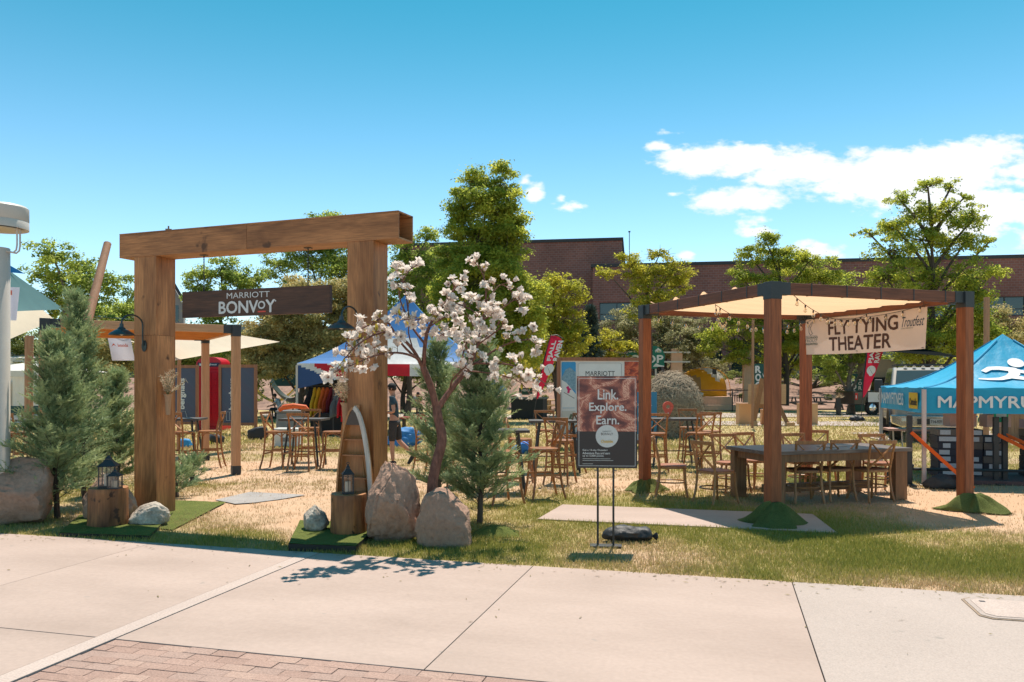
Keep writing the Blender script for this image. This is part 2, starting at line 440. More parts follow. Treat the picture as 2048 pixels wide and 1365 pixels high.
# ================================================================== GROUND
PA = -math.atan2(0.259, 0.966)               # the pavement's edge runs this way
PO = Vector((0, 7.55, 0))
PU = Vector((math.cos(PA), math.sin(PA), 0)); PV = Vector((-math.sin(PA), math.cos(PA), 0))
def pav_w(x, y, z=0): return PO + PU * x + PV * y + Vector((0, 0, z))
m_conc_pink = M('pink_concrete', (0.445, 0.34, 0.29), (0.345, 0.26, 0.218), rough=0.85, stretch=(.7, 1.6, 1), fscale=(28, 28, 28), fine=0.05, bump=0.12, detail=8, spots=((0.33, 0.27, 0.235), 7, 0.72))
m_conc_grey = M('grey_concrete', (0.42, 0.345, 0.305), (0.36, 0.295, 0.26), rough=0.85, stretch=(.8, .8, .8), fscale=(90, 90, 90), fine=0.13, bump=0.2, detail=8, spots=((0.30, 0.26, 0.23), 9, 0.70))
m_conc_patch = M('pale_patched_concrete', (0.49, 0.395, 0.345), (0.42, 0.335, 0.295), rough=0.9, fscale=(70, 70, 70), fine=0.15, bump=0.3, stretch=(4, 1, 1))
m_joint = M('joint_sand', (0.26, 0.19, 0.14), (0.34, 0.25, 0.18), rough=0.95, fine=0.3)
pav = thing('pavement', 'pink concrete pavement of large slabs with a brick paver field in front', 'pavement', PO, PA)
del pav['category']; pav['kind'] = 'structure'
MB().bx(-60, 60, -40, 0.0, -0.10, -0.035).build('joint_bed', m_joint, pav)
xs = [-16.2, -14.1, -12.0, -9.95, -7.95, -5.95, -3.99, -2.01, 0.2075, 2.51, 4.85, 7.1, 9.4, 11.7, 14.0]
for i in range(len(xs) - 1):
    a, b = xs[i] + .0035, xs[i + 1] - .0035
    if abs(xs[i + 1] + 2.01) < .01: b -= 0.15
    g = m_conc_grey if xs[i] > 2.4 else m_conc_pink
    MB().bx(a, b, -2.813, -0.012, -.08, 0.0).build('slab', g, pav, bev=.004)
    if xs[i] < -2.1:
        MB().bx(a, b, -6.4, -2.822, -.08, 0.0).build('slab', g, pav, bev=.004)
MB().bx(-2.155, -2.016, -6.4, -0.012, -.08, 0.003).build('patch_strip', m_conc_patch, pav, bev=.003)
MB().bx(-2.0, 14, -9, -4.2, -.08, -.002).build('slab', m_conc_pink, pav)
m_pav = [M('red_paver_%s' % k, c, tuple(x * .82 for x in c), rough=0.9, fine=0.2, fscale=(80, 80, 80), bump=0.4) for k, c in
         (('a', (0.40, 0.265, 0.215)), ('b', (0.36, 0.235, 0.19)), ('c', (0.42, 0.285, 0.23)), ('d', (0.38, 0.26, 0.215)))]
pm = [MB().bx(-.0990, .0990, -.0493, .0493, -.05, 0).build('paver', m, pav, bev=.004) for m in m_pav]
for o in pm: o.location = (-40, -8, -.2)
n_p = 0
for r_ in range(10):
    y = -2.87 - r_ * .1005
    for c_ in range(24):
        x = -1.9 + c_ * .2 + (.1 if r_ % 2 else 0)
        w = pav_w(x, y)
        if w.y < 4.45: continue
        if n_p < 4: o = pm[n_p]
        else: o = pm[rnd.randrange(4)].copy(); COL.objects.link(o); o.parent = pav
        o.location = (x + rnd.uniform(-.002, .002), y, -.003 + rnd.uniform(-.003, .002)); o.rotation_euler = (rnd.uniform(-.008, .008), rnd.uniform(-.008, .008), rnd.uniform(-.012, .012)); n_p += 1
for r_ in range(1, 10, 2):
    o = pm[r_ % 4].copy(); COL.objects.link(o); o.parent = pav; o.location = (-1.951, -2.87 - r_ * .1005, -.003); o.scale = (.485, 1, 1); o.rotation_euler = (0, 0, 0)
for o in pm:
    if o.location.x < -30: bpy.data.objects.remove(o)
# the rest of the paver field, in front of the view
MB().bx(-2.0, 3.2, -4.2, -3.9, -.07, -.004).build('paver_field', m_pav[1], pav)
# utility cover set in the pavement
uc = thing('utility_cover', 'pale rectangular utility cover with clipped corners set in the pavement', 'utility cover', pav_w(3.76, -.8), PA)
def clip(x0, x1, y0, y1, c): return [(x0 + c, y0), (x1 - c, y0), (x1, y0 + c), (x1, y1 - c), (x1 - c, y1), (x0 + c, y1), (x0, y1 - c), (x0, y0 + c)]
MB().prism(clip(0, 1.05, 0, .6, .07), .001, .006, plane='xy').build('rim', m_joint, uc)
MB().prism(clip(.018, 1.032, .018, .582, .065), .003, .010, plane='xy').build('frame', m_conc_grey, uc)
MB().prism(clip(.055, .995, .055, .545, .06), .005, .0135, plane='xy').build('lid', m_conc_patch, uc)
MB().bx(.42, .62, .27, .30, .01, .0155).build('handle_slot', m_black, uc)
MB().bx(.11, .15, .45, .48, .01, .0155).build('bolt', m_black, uc)

rr = random.Random(12); dbm = MB()
for i in range(420):
    x = rr.uniform(-9, 7); y = -abs(rr.gauss(0, .16 if i % 4 else 1.2)); p = pav_w(x, y, .004 + rr.uniform(0, .004)); a = rr.uniform(0, PI); L = rr.uniform(.008, .035); w = rr.uniform(.002, .007)
    d_ = Vector((math.cos(a), math.sin(a), 0)); s_ = Vector((-math.sin(a), math.cos(a), 0)); dbm.add([p - d_ * L, p - s_ * w + Vector((0, 0, .003)), p + d_ * L, p + s_ * w], [(0, 1, 2, 3)])
o = dbm.build('grass_clippings', M('dry_clippings', (.30, .22, .10), (.16, .13, .05), bump=0)); o['kind'] = 'stuff'; o['label'] = 'dry grass clippings and leaf bits scattered on the pavement'
# ------------------------------------------------------------------ lawn
def vnoise(x, y, seed=0):
    rs = np.random.RandomState(seed); T = rs.rand(64, 64)
    xi = np.floor(x).astype(int); yi = np.floor(y).astype(int); fx = x - xi; fy = y - yi
    fx = fx * fx * (3 - 2 * fx); fy = fy * fy * (3 - 2 * fy)
    g = lambda a, b: T[a % 64, b % 64]
    return (g(xi, yi) * (1 - fx) + g(xi + 1, yi) * fx) * (1 - fy) + (g(xi, yi + 1) * (1 - fx) + g(xi + 1, yi + 1) * fx) * fy
def fbm(x, y, seed=0, o=4):
    s = 0; a = .5
    for k in range(o): s = s + a * vnoise(x * 2 ** k + 17 * k, y * 2 ** k + 5 * k, seed + k); a *= .5
    return s / (1 - .5 ** o)
def ell(X, Y, cx, cy, rx, ry, ang=0):
    c, s = math.cos(ang), math.sin(ang); dx = X - cx; dy = Y - cy
    d = np.sqrt(((dx * c + dy * s) / rx) ** 2 + ((-dx * s + dy * c) / ry) ** 2)
    return np.clip(1.25 - d, 0, 1)
def dry(X, Y):
    d = 0.40 + (fbm(X * .9, Y * .9, 3) - .5) * .75 + (fbm(X * 4, Y * 4, 9) - .5) * .45
    d += .55 * ell(X, Y, -3.0, 11.6, 2.6, 2.5) + .5 * ell(X, Y, -1.9, 9.7, .9, 1.2) - .15 * ell(X, Y, -3.2, 9.0, 2.4, .7)
    d += .45 * ell(X, Y, .8, 13.9, 3.2, 1.9) + .35 * ell(X, Y, -5, 15.5, 5, 2.5) + .25 * ell(X, Y, 2.2, 13.2, 1.4, 1.2)
    d += .60 * ell(X, Y, 6.6, 11.2, 3.3, 1.9, -.2) + .4 * ell(X, Y, 5.4, 10.0, 1.6, .8) + .5 * ell(X, Y, 8.5, 12.5, 3, 2)
    d -= .40 * ell(X, Y, 3.0, 9.9, 2.4, 1.5) + .22 * ell(X, Y, 1.0, 10.8, 1.6, 1.0) + .38 * ell(X, Y, 4.4, 7.7, 2.2, .9, -.26) + .25 * ell(X, Y, -.8, 8.2, 1.6, .5)
    d += .22 * ell(X, Y, 1.6, 7.9, 1.2, .6) + .12 * (Y > 16)
    return np.clip(d, 0, 1.1)
def grass_mat(name, ramp, attr, transl=0.0, big=False):
    m, nt, b = _mat(name); N = nt.nodes; L = nt.links
    a = N.new('ShaderNodeAttribute'); a.attribute_name = attr
    g = N.new('ShaderNodeNewGeometry'); n = N.new('ShaderNodeTexNoise'); n.inputs['Scale'].default_value = 22 if not big else 3; n.inputs['Detail'].default_value = 8; n.inputs['Roughness'].default_value = .7
    L.new(g.outputs['Position'], n.inputs['Vector'])
    k = N.new('ShaderNodeMath'); k.operation = 'MULTIPLY_ADD'; L.new(n.outputs[0], k.inputs[0]); k.inputs[1].default_value = .55
    s = N.new('ShaderNodeMath'); s.operation = 'SUBTRACT'; L.new(a.outputs['Fac'], s.inputs[0]); s.inputs[1].default_value = .275
    L.new(s.outputs[0], k.inputs[2])
    r = N.new('ShaderNodeValToRGB'); L.new(k.outputs[0], r.inputs[0]); cr_ = r.color_ramp
    cr_.elements[0].position = ramp[0][0]; cr_.elements[0].color = (*ramp[0][1], 1); cr_.elements[1].position = ramp[-1][0]; cr_.elements[1].color = (*ramp[-1][1], 1)
    for p_, c_ in ramp[1:-1]: e = cr_.elements.new(p_); e.color = (*c_, 1)
    L.new(r.outputs[0], b.inputs['Base Color']); b.inputs['Roughness'].default_value = .9; b.inputs['Specular IOR Level'].default_value = .15
    if transl:
        tr = N.new('ShaderNodeBsdfTranslucent'); L.new(r.outputs[0], tr.inputs[0]); ms = N.new('ShaderNodeMixShader'); ms.inputs[0].default_value = transl
        L.new(b.outputs[0], ms.inputs[1]); L.new(tr.outputs[0], ms.inputs[2]); L.new(ms.outputs[0], N['Material Output'].inputs[0])
    else:
        bp = N.new('ShaderNodeBump'); bp.inputs['Strength'].default_value = .5; bp.inputs['Distance'].default_value = .03; L.new(n.outputs[0], bp.inputs['Height']); L.new(bp.outputs[0], b.inputs['Normal'])
    return m
m_soil = grass_mat('lawn_soil', [(0.0, (0.22, 0.20, 0.07)), (.35, (0.33, 0.26, 0.11)), (.6, (0.40, 0.28, 0.165)), (.85, (0.52, 0.355, 0.235)), (1.1, (0.50, 0.32, 0.20))], 'dry')
m_blade = grass_mat('lawn_blades', [(0.0, (0.27, 0.275, 0.06)), (.28, (0.40, 0.36, 0.10)), (.5, (0.50, 0.385, 0.185)), (.8, (0.58, 0.42, 0.26))], 'dry', transl=.4)
m_farlawn = grass_mat('far_lawn', [(.1, (0.22, 0.20, 0.07)), (.32, (0.34, 0.27, 0.11)), (.5, (0.48, 0.37, 0.19)), (.75, (0.56, 0.42, 0.25))], 'dry', big=True)
st = .08; nx, ny = int(22 / st), int(13 / st)
gx, gy = np.meshgrid(np.arange(nx + 1) * st - 11, np.arange(ny + 1) * st, indexing='ij')
WX_ = PO.x + PU.x * gx + PV.x * gy; WY_ = PO.y + PU.y * gx + PV.y * gy
zz = -0.006 + (fbm(WX_ * 2, WY_ * 2, 21) - .5) * .022 * np.clip(gy * 3, 0, 1)
idx = np.arange((nx + 1) * (ny + 1)).reshape(nx + 1, ny + 1)
fc = np.stack([idx[:-1, :-1], idx[1:, :-1], idx[1:, 1:], idx[:-1, 1:]], -1).reshape(-1, 4)
lawn = mesh_np('lawn', np.stack([WX_, WY_, zz], -1).reshape(-1, 3), fc, m_soil, attrs={'dry': dry(WX_, WY_).ravel()}, smooth=True)
struct(lawn)
fl = MB()
q = [pav_w(-90, 0, -.03), pav_w(90, 0, -.03), pav_w(140, 220, -.03), pav_w(-140, 220, -.03)]
fl.add(q, [(0, 1, 2, 3)])
far = fl.build('far_lawn', m_farlawn); struct(far)
a = far.data.attributes.new('dry', 'FLOAT', 'POINT'); a.data.foreach_set('value', [.42] * 4)
# pale sheet in front of the near lawn's far side sits 2 cm lower, the near lawn's edge is hidden by grass
PAD = [gp(1125, 1011), gp(1075, 1040), gp(1675, 1068), gp(1625, 1030)]
def inpoly(X, Y, P):
    r = np.zeros(X.shape, bool); n = len(P); j = n - 1
    for i in range(n):
        xi, yi, xj, yj = P[i].x, P[i].y, P[j].x, P[j].y
        r ^= ((yi > Y) != (yj > Y)) & (X < (xj - xi) * (Y - yi) / (yj - yi + 1e-12) + xi); j = i
    return r
def blades(name, n, y0, y1, hh, ww, seed, keep=1.0, pw=1.0):
    rs = np.random.RandomState(seed)
    t = rs.rand(n); Y = (y0 ** -pw + t * (y1 ** -pw - y0 ** -pw)) ** (-1 / pw)
    X = (rs.rand(n) * 2 - 1) * (Y * .70 + .3)
    ly = (X - PO.x) * PV.x + (Y - PO.y) * PV.y
    d = dry(X, Y)
    clump = fbm(X * 6, Y * 6, 31)
    ok = (ly > (fbm(X * 9, Y * 9, 41) - .62) * .16) & (rs.rand(n) < np.clip(1.12 - d * 1.05 + (clump - .5) * .8, .05, 1) * keep) & ~inpoly(X, Y, PAD)
    X = X[ok]; Y = Y[ok]; d = d[ok]; ly = ly[ok]; n = len(X)
    h = hh * (.45 + .8 * rs.rand(n)) * (1.15 - .55 * np.clip(d, 0, 1)); h = np.where(ly < .05, h * .8, h)
    az = rs.rand(n) * 2 * PI; wx = np.cos(az) * ww * .5; wy = np.sin(az) * ww * .5
    laz = rs.rand(n) * 2 * PI; ln = h * rs.rand(n) * .9
    b0 = np.stack([X - wx, Y - wy, np.full(n, -.012)], -1); b1 = np.stack([X + wx, Y + wy, np.full(n, -.012)], -1)
    tp = np.stack([X + np.cos(laz) * ln, Y + np.sin(laz) * ln, h], -1)
    V_ = np.stack([b0, b1, tp], 1).reshape(-1, 3); F_ = np.arange(3 * n).reshape(-1, 3)
    col = np.clip(d * .95 + rs.randn(n) * .14, 0, 1)
    o = mesh_np(name, V_, F_, m_blade, attrs={'dry': np.repeat(col, 3)})
    o['kind'] = 'stuff'; o['label'] = 'short mown grass, green and straw coloured'
    return o
blades('grass', 330000, 6.2, 12.0, .042, .009, 1, pw=1.3)
blades('grass', 150000, 12.0, 22.0, .05, .017, 2, pw=1.0)
blades('grass', 110000, 20.0, 46.0, .07, .045, 3, pw=1.2)
# concrete pad let into the lawn
pad = MB(); pz = .012
pad.add([p + Vector((0, 0, z)) for z in (-.06, pz) for p in PAD], [(0, 1, 2, 3)[::-1], (4, 5, 6, 7), (0, 4, 7, 3), (1, 5, 4, 0), (2, 6, 5, 1), (3, 7, 6, 2)])
struct(pad.build('concrete_pad', m_conc_pink))
struct(MB().add([gp(430, 1000, .006), gp(500, 984, .006), gp(612, 990, .006), gp(560, 999, .006), gp(505, 1006, .006), gp(470, 1008, .006)], [(0, 5, 4, 3, 2, 1)]).build('flagstone', M('grey_flagstone', (.36, .33, .31), (.26, .24, .23), fine=.2, rough=.8)))
# paths further off
for (c, z) in (([(520, 826), (1110, 829), (1110, 838), (520, 835)], .0), ([(1110, 829), (1900, 824), (1900, 832), (1110, 838)], 0), ([(1110, 842), (1700, 843), (1900, 846), (1900, 853), (1500, 851), (1110, 848)], 0),
               ([(1700, 866), (1800, 862), (2150, 862), (2150, 892), (1880, 892), (1760, 880)], 0)):
    P = [gp(x, y, z) for x, y in c]
    mb = MB(); mb.add(P, [tuple(range(len(P)))[::-1]])
    struct(mb.build('path', m_conc_grey))
# mulch bank with low plants beyond the lawn
m_mulch = M('red_brown_mulch', (0.36, 0.22, 0.16), (0.15, 0.09, 0.07), rough=.95, stretch=(.8, .8, .8), fine=.35, fscale=(6, 6, 6), bump=.5)
bk = MB(); bk.grid(lambda u, v: ((u - .5) * 120, 51 + v * 14, -.03 + 2.15 * (v * v * (3 - 2 * v)) + .12 * noise.noise(Vector((u * 60, v * 6, 0)))), 60, 8)
struct(bk.build('mulch_bank', m_mulch, smooth=True))
struct(MB().add([(-160, 65, 2.1), (160, 65, 2.1), (160, 300, 2.1), (-160, 300, 2.1)], [(0, 1, 2, 3)]).build('upper_ground', m_farlawn))
# ================================================================== TIMBER ARCH
AA = -math.atan2(0.3491, 0.9371)
AO = Vector((-4.62, 10.34, 0))
AU = Vector((math.cos(AA), math.sin(AA), 0)); AV = Vector((-math.sin(AA), math.cos(AA), 0))
def arch_w(x, y, z=0): return AO + AU * x + AV * y + Vector((0, 0, z))
arch = thing('timber_arch', 'tall stained plywood entrance arch with hollow box beam over two square posts', 'arch', AO, AA)
ZB, ZT, TH = 3.37, 3.69, .018
def boxpost(x0, x1, y0, y1, seam):
    for (z0, z1) in ((0, seam - .0015), (seam + .0015, ZB - .001)):
        MB().bx(x0, x1, y0, y0 + TH, z0, z1).build('front_board', m_ply_v, arch, bev=.002)
        MB().bx(x0, x1, y1 - TH, y1, z0, z1).build('back_board', m_ply_v, arch, bev=.002)
        MB().bx(x1 - TH, x1 - .001, y0 + TH + .001, y1 - TH - .001, z0, z1).build('side_board', m_ply_v, arch, bev=.002)
        MB().bx(x0 + .001, x0 + TH, y0 + TH + .001, y1 - TH - .001, z0, z1).build('side_board', m_ply_v, arch, bev=.002)
boxpost(-.37, 0, 0, .335, 2.34)
boxpost(2.87, 3.218, 0, .335, 2.05)
bx0, bx1, sx = -.617, 3.55, 1.437
for a, b in ((bx0, sx - .002), (sx + .002, bx1)):
    MB().bx(a, b, -.006, .014, ZB, ZT - .02).build('beam_front_board', m_ply_x, arch, bev=.002)
    MB().bx(a, b, .33, .35, ZB, ZT - .02).build('beam_back_board', m_ply_x, arch, bev=.002)
    MB().bx(a, b, -.008, .352, ZT - .019, ZT).build('beam_top_board', m_ply_x, arch, bev=.002)
    MB().bx(a + .001, b - .001, .015, .329, ZB + .001, ZB + .022).build('beam_bottom_board', m_raw_x, arch, bev=.001)
for x in (bx0 + .03, bx1 - .35):
    MB().bx(x, x + .02, .016, .328, ZB + .024, ZT - .021).build('beam_end_board', m_raw_x, arch)
# barn lamps on the posts
def barn_lamp(px_):
    lp = MB().lathe([(.0, 0), (.05, 0), (.05, .012), (.0, .014)], 16).build('barn_lamp', m_bronze, arch)
    lp.rotation_euler = (R(90), 0, 0); lp.location = (px_, -.004, 2.2)
    lp.scale = (.8, 1.5, 1)
    pts = [(0, 0, .012), (0, 0, .03)]
    arm = MB(); P = [(px_, -.01, 2.2), (px_, -.035, 2.22), (px_, -.035, 2.47)]
    for i in range(1, 13):
        t = PI * i / 12; P.append((px_, -.035 - .17 * (1 - math.cos(t)), 2.47 + .12 * math.sin(t)))
    P += [(px_, -.375, 2.44)]
    a_ = arm.tube(P, .0105, 8).build('lamp_arm', m_bronze, None, smooth=True)
    sh = MB().lathe([(.022, .145), (.026, .10), (.045, .085), (.05, .07), (.075, .062), (.10, .045), (.135, .022), (.155, .0), (.152, -.004), (.13, .017), (.07, .05), (.02, .065)], 28, c=(px_, -.375, 2.325), caps=False).build('lamp_shade', m_bronze, None, smooth=True)
    bl = MB().lathe([(0, .0), (.022, .012), (.03, .035), (.02, .065)], 14, c=(px_, -.375, 2.315)).build('bulb', m_bulb, None, smooth=True)
    for o in (a_, sh, bl): o.parent = lp; o.matrix_parent_inverse = (Matrix.Translation(lp.location) @ lp.rotation_euler.to_matrix().to_4x4() @ Matrix.Diagonal((.8, 1.5, 1, 1))).inverted()
m_bulb = flat('frosted_bulb', (.75, .68, .55), rough=.2)
barn_lamp(-.19); barn_lamp(3.03)
# hanging sign
sg = thing('hanging_sign', 'dark stained wooden board with white lettering hanging on two chains under the arch beam', 'sign', arch_w(0, .17, 2.565), AA)
MB().bx(.297, 2.535, -.03, .03, 0, .335).build('board', m_sign, sg, bev=.003)
letters('MARRIOTT', sg, 1.012, .222, .655, .073, m_white, y=-.0325, bold=.006)
letters('BONV', sg, .892, .035, .60, .150, m_white, y=-.0325, bold=.022)
letters('O', sg, 1.495, .078, .105, .095, m_white, y=-.0325, bold=.025)
letters('Y', sg, 1.612, .035, .135, .150, m_white, y=-.0325, bold=.022)
plate(rrect(1.49, 1.608, .035, .052, .003), -.0315, 'red_underline', m_redbar, sg)
plate(disc((1.757, .17), .0095, 0, 12), -.0315, 'registered_mark', m_white, sg)
for x in (.623, 2.21):
    ch = MB(); z = .335; k = 0
    MBr = []
    while z < .80:
        pts = []
        for i in range(12):
            t = 2 * PI * i / 12; a = .009 * math.cos(t); b = .022 * math.sin(t)
            pts.append((x + (a if k % 2 else 0), (0 if k % 2 else a), z + .02 + b))
        ch.tube(pts, .0032, 6, closed=True); z += .034; k += 1
    ch.build('chain', m_black, sg, smooth=True)
    MB().bx(x - .045, x + .045, -.03, .03, .797, .804).build('ceiling_bracket', m_black, sg)
# dried flower bouquets fixed to the posts
m_kraft = flat('kraft_paper_cone', (.45, .27, .16)); m_pampas = M('dried_pampas', (.70, .56, .40), (.52, .38, .25), rough=.9, transl=.3, fine=.2)
m_stem = flat('dry_green_stem', (.20, .18, .07))
def bouquet(loc, rz, label, seed, s=1.0):
    t = thing('dried_bouquet', label, 'dried flowers', loc, rz, 'dried bouquets on the arch posts')
    MB().lathe([(.028 * s, 0), (.045 * s, .24 * s), (.06 * s, .27 * s)], 12, caps=False).build('paper_cone', m_kraft, t, smooth=True)
    rr = random.Random(seed); pl = MB(); stm = MB()
    for i in range(26):
        a = rr.uniform(0, 2 * PI); e = rr.uniform(.1, .95); L = rr.uniform(.16, .34) * s
        d = Vector((math.cos(a) * math.sin(e), math.sin(a) * math.sin(e) , math.cos(e))).normalized()
        b = Vector((0, 0, .25 * s)); tip = b + d * L + Vector((0, 0, -.05 * e * L))
        stm.tube([b, tip], .003, 4)
        for j in range(46):
            u = rr.uniform(.35, 1.05); c = b.lerp(tip, u); w = Vector((rr.gauss(0, 1), rr.gauss(0, 1), rr.gauss(0, 1) + .6)).normalized() * rr.uniform(.02, .055) * s
            sd = w.orthogonal().normalized() * .0035
            pl.add([c - sd, c + sd, c + w], [(0, 1, 2)])
    f = pl.build('dried_plumes', m_pampas, t); f['kind'] = 'stuff'
    stm.build('stems', m_stem, t)
    return t
bouquet(arch_w(.07, .13, 1.30), AA, 'dried pampas bouquet in a paper cone on the right side of the left arch post', 1, 1.0)
bouquet(arch_w(2.80, .10, 1.12), AA + .4, 'pale dried bouquet on the left side of the right arch post', 2, 1.35)

# ------------------------------------------------------------------ stumps, lanterns
def stump(loc, r, h, seed, label):
    rr = random.Random(seed); off = Vector((seed * 5, 2, 3)); t = thing('log_stump', label, 'log stump', loc, 0, 'log stumps used as stands')
    n = 56; mb = MB(); prof = [(1.0, 0), (1.02, .1), (.99, .35), (.98, .6), (.99, .85), (.985, .97), (.965, 1.0)]
    lob = [(rr.uniform(0, 6.28), rr.randint(2, 5), rr.uniform(.01, .03)) for _ in range(4)]
    def rad(a): return r * (1 + sum(k * math.cos(m * a + p) for p, m, k in lob) + (-.05 if abs(((a - 5.4 + PI) % (2 * PI)) - PI) < .18 else 0))
    for (f, z) in prof:
        for j in range(n):
            a = 2 * PI * j / n; q = rad(a) * f * (1 + .02 * noise.noise(Vector((math.cos(a) * 3, math.sin(a) * 3, z * .8)) + off))
            mb.v.append((q * math.cos(a), q * math.sin(a), z * h))
    for i in range(len(prof) - 1):
        for j in range(n):
            j2 = (j + 1) % n; mb.f.append((i * n + j, i * n + j2, (i + 1) * n + j2, (i + 1) * n + j)); mb.m.append(0)
    mb.build('trunk_section', m_log, t, smooth=True)
    tp = MB(); tp.add([(rad(2 * PI * j / n) * .965 * math.cos(2 * PI * j / n), rad(2 * PI * j / n) * .965 * math.sin(2 * PI * j / n), h) for j in range(n)], [tuple(range(n))])
    tp.build('cut_top', m_log_top, t)
    return t
MATZ = .07
SL = at(218, 9.52); SR = at(697, 8.86)
stump(SL, .222, .47, 3, 'low round log stump on the left carrying two black lanterns')
stump(SR + Vector((0, 0, MATZ - .02)), .205, .44, 4, 'knotty round log stump on the right carrying one small lantern')
m_candle = flat('ivory_candle', (.72, .62, .48), rough=.5); m_lglass = glass_mat('lantern_glass', (.93, .94, .95))
def lantern(loc, w, h, label, rz, style=0):
    t = thing('lantern', label, 'lantern', loc, rz, 'black candle lanterns on the log stumps')
    b = .08 * h; bh = .56 * h; hw = w / 2
    MB().bx(-hw, hw, -hw, hw, 0, b * .5).build('base', m_black, t, bev=.003)
    fr = MB()
    for sx_ in (-1, 1):
        for sy in (-1, 1): fr.bx(sx_ * hw * .88 - .006, sx_ * hw * .88 + .006, sy * hw * .88 - .006, sy * hw * .88 + .006, b * .5, b + bh)
        fr.bx(-hw * .88, hw * .88, sx_ * hw * .88 - .004, sx_ * hw * .88 + .004, b * .5, b)
        fr.bx(sx_ * hw * .88 - .004, sx_ * hw * .88 + .004, -hw * .88, hw * .88, b * .5, b)
        fr.bx(-.003, .003, sx_ * hw * .88 - .003, sx_ * hw * .88 + .003, b, b + bh)
    fr.build('frame', m_black, t)
    g = MB()
    for sx_ in (-1, 1):
        g.add([(-hw * .85, sx_ * hw * .87, b), (hw * .85, sx_ * hw * .87, b), (hw * .85, sx_ * hw * .87, b + bh), (-hw * .85, sx_ * hw * .87, b + bh)], [(0, 1, 2, 3)])
        g.add([(sx_ * hw * .87, -hw * .85, b), (sx_ * hw * .87, hw * .85, b), (sx_ * hw * .87, hw * .85, b + bh), (sx_ * hw * .87, -hw * .85, b + bh)], [(0, 1, 2, 3)])
    g.build('glass', m_lglass, t)
    rf = MB(); z0 = b + bh
    ring = lambda s_, z: [(-s_, -s_, z), (s_, -s_, z), (s_, s_, z), (-s_, s_, z)]
    lv = [(hw * 1.02, z0), (hw * 1.08, z0 + .015 * h), (hw * .62, z0 + .12 * h), (hw * .34, z0 + .20 * h), (hw * .34, z0 + .23 * h), (hw * .06, z0 + .33 * h)]
    for s_, z in lv: rf.v.extend(ring(s_, z))
    for i in range(len(lv) - 1):
        for j in range(4): rf.f.append((i * 4 + j, i * 4 + (j + 1) % 4, (i + 1) * 4 + (j + 1) % 4, (i + 1) * 4 + j)); rf.m.append(0)
    rf.f.append((3, 2, 1, 0)); rf.m.append(0); rf.build('roof', m_black, t)
    MB().tube([(math.cos(a) * hw * .22, 0, z0 + .36 * h + math.sin(a) * hw * .22) for a in [2 * PI * i / 12 for i in range(12)]], .0035, 6, closed=True).build('ring_handle', m_black, t, smooth=True)
    MB().lathe([(0, b * .6), (hw * .5, b * .6), (hw * .5, bh * .72), (hw * .42, bh * .74), (0, bh * .70)], 18).build('candle', m_candle, t, smooth=True)
    return t
lantern(SL + Vector((.01, -.03, .47)), .20, .40, 'tall black lantern with pointed roof, left one of the pair on the left stump', .25)
lantern(SL + Vector((.125, -.11, .47)), .135, .235, 'short black lantern beside the tall one on the left stump', .1)
lantern(SR + Vector((-.0, -.03, MATZ - .02 + .44)), .125, .335, 'single black lantern standing on the right stump before the canoe shelf', .3)

# ------------------------------------------------------------------ turf mats (raised, green)
def mat_slab(P, h, label, dark=True):
    n = len(P); t = thing('turf_mat', label, 'turf mat', P[0], 0, 'green turf mats'); o_ = P[0]
    c = sum(P, Vector()) / n
    top = MB(); m_ = []
    # subdivided sheet with a slight sag
    top.grid(lambda u, v: ((P[0] * (1 - u) * (1 - v) + P[1] * u * (1 - v) + P[2] * u * v + P[3] * (1 - u) * v) - o_ + Vector((0, 0, h + .006 * noise.noise(Vector((u * 6, v * 6, h)))))), 24, 16)
    top.build('turf', m_turf, t, smooth=True)
    if dark:
        e = MB()
        for i in range(4):
            a, b = P[i] - o_, P[(i + 1) % 4] - o_
            e.add([a + Vector((0, 0, -.01)), b + Vector((0, 0, -.01)), b + Vector((0, 0, h - .004)), a + Vector((0, 0, h - .004))], [(0, 1, 2, 3)])
        e.build('backing', flat('black_backing', (.02, .022, .02)), t)
    return t
mat_slab([gp(577, 1101), gp(712, 1106), gp(760, 1058), gp(600, 1052)], .07, 'raised green turf mat with black edge under the right stump and grey stone')
mat_slab([gp(118, 1072), gp(300, 1078), gp(345, 1030), gp(160, 1035)], .035, 'green turf mat with dark edge under the left stump')
mat_slab([gp(250, 1050), gp(345, 1062), gp(452, 1006), gp(340, 1002)], .012, 'flat green turf strip spreading right from the left arch post', False)
rr = random.Random(5)
bt = MB(); bt.grid(lambda u, v: ((u - .5) * .55, (v - .5) * .4, max(0, .07 * (1 - (2 * u - 1) ** 2) * (1 - (2 * v - 1) ** 2) * 1.4 + .02 * noise.noise(Vector((u * 5, v * 5, 1))))), 20, 14)
o = one(bt, 'turf_scrap', m_turf, 'folded scrap of dark green turf at the foot of the right evergreen', 'turf mat', smooth=True); o.location = at(990, 9.05, .0)

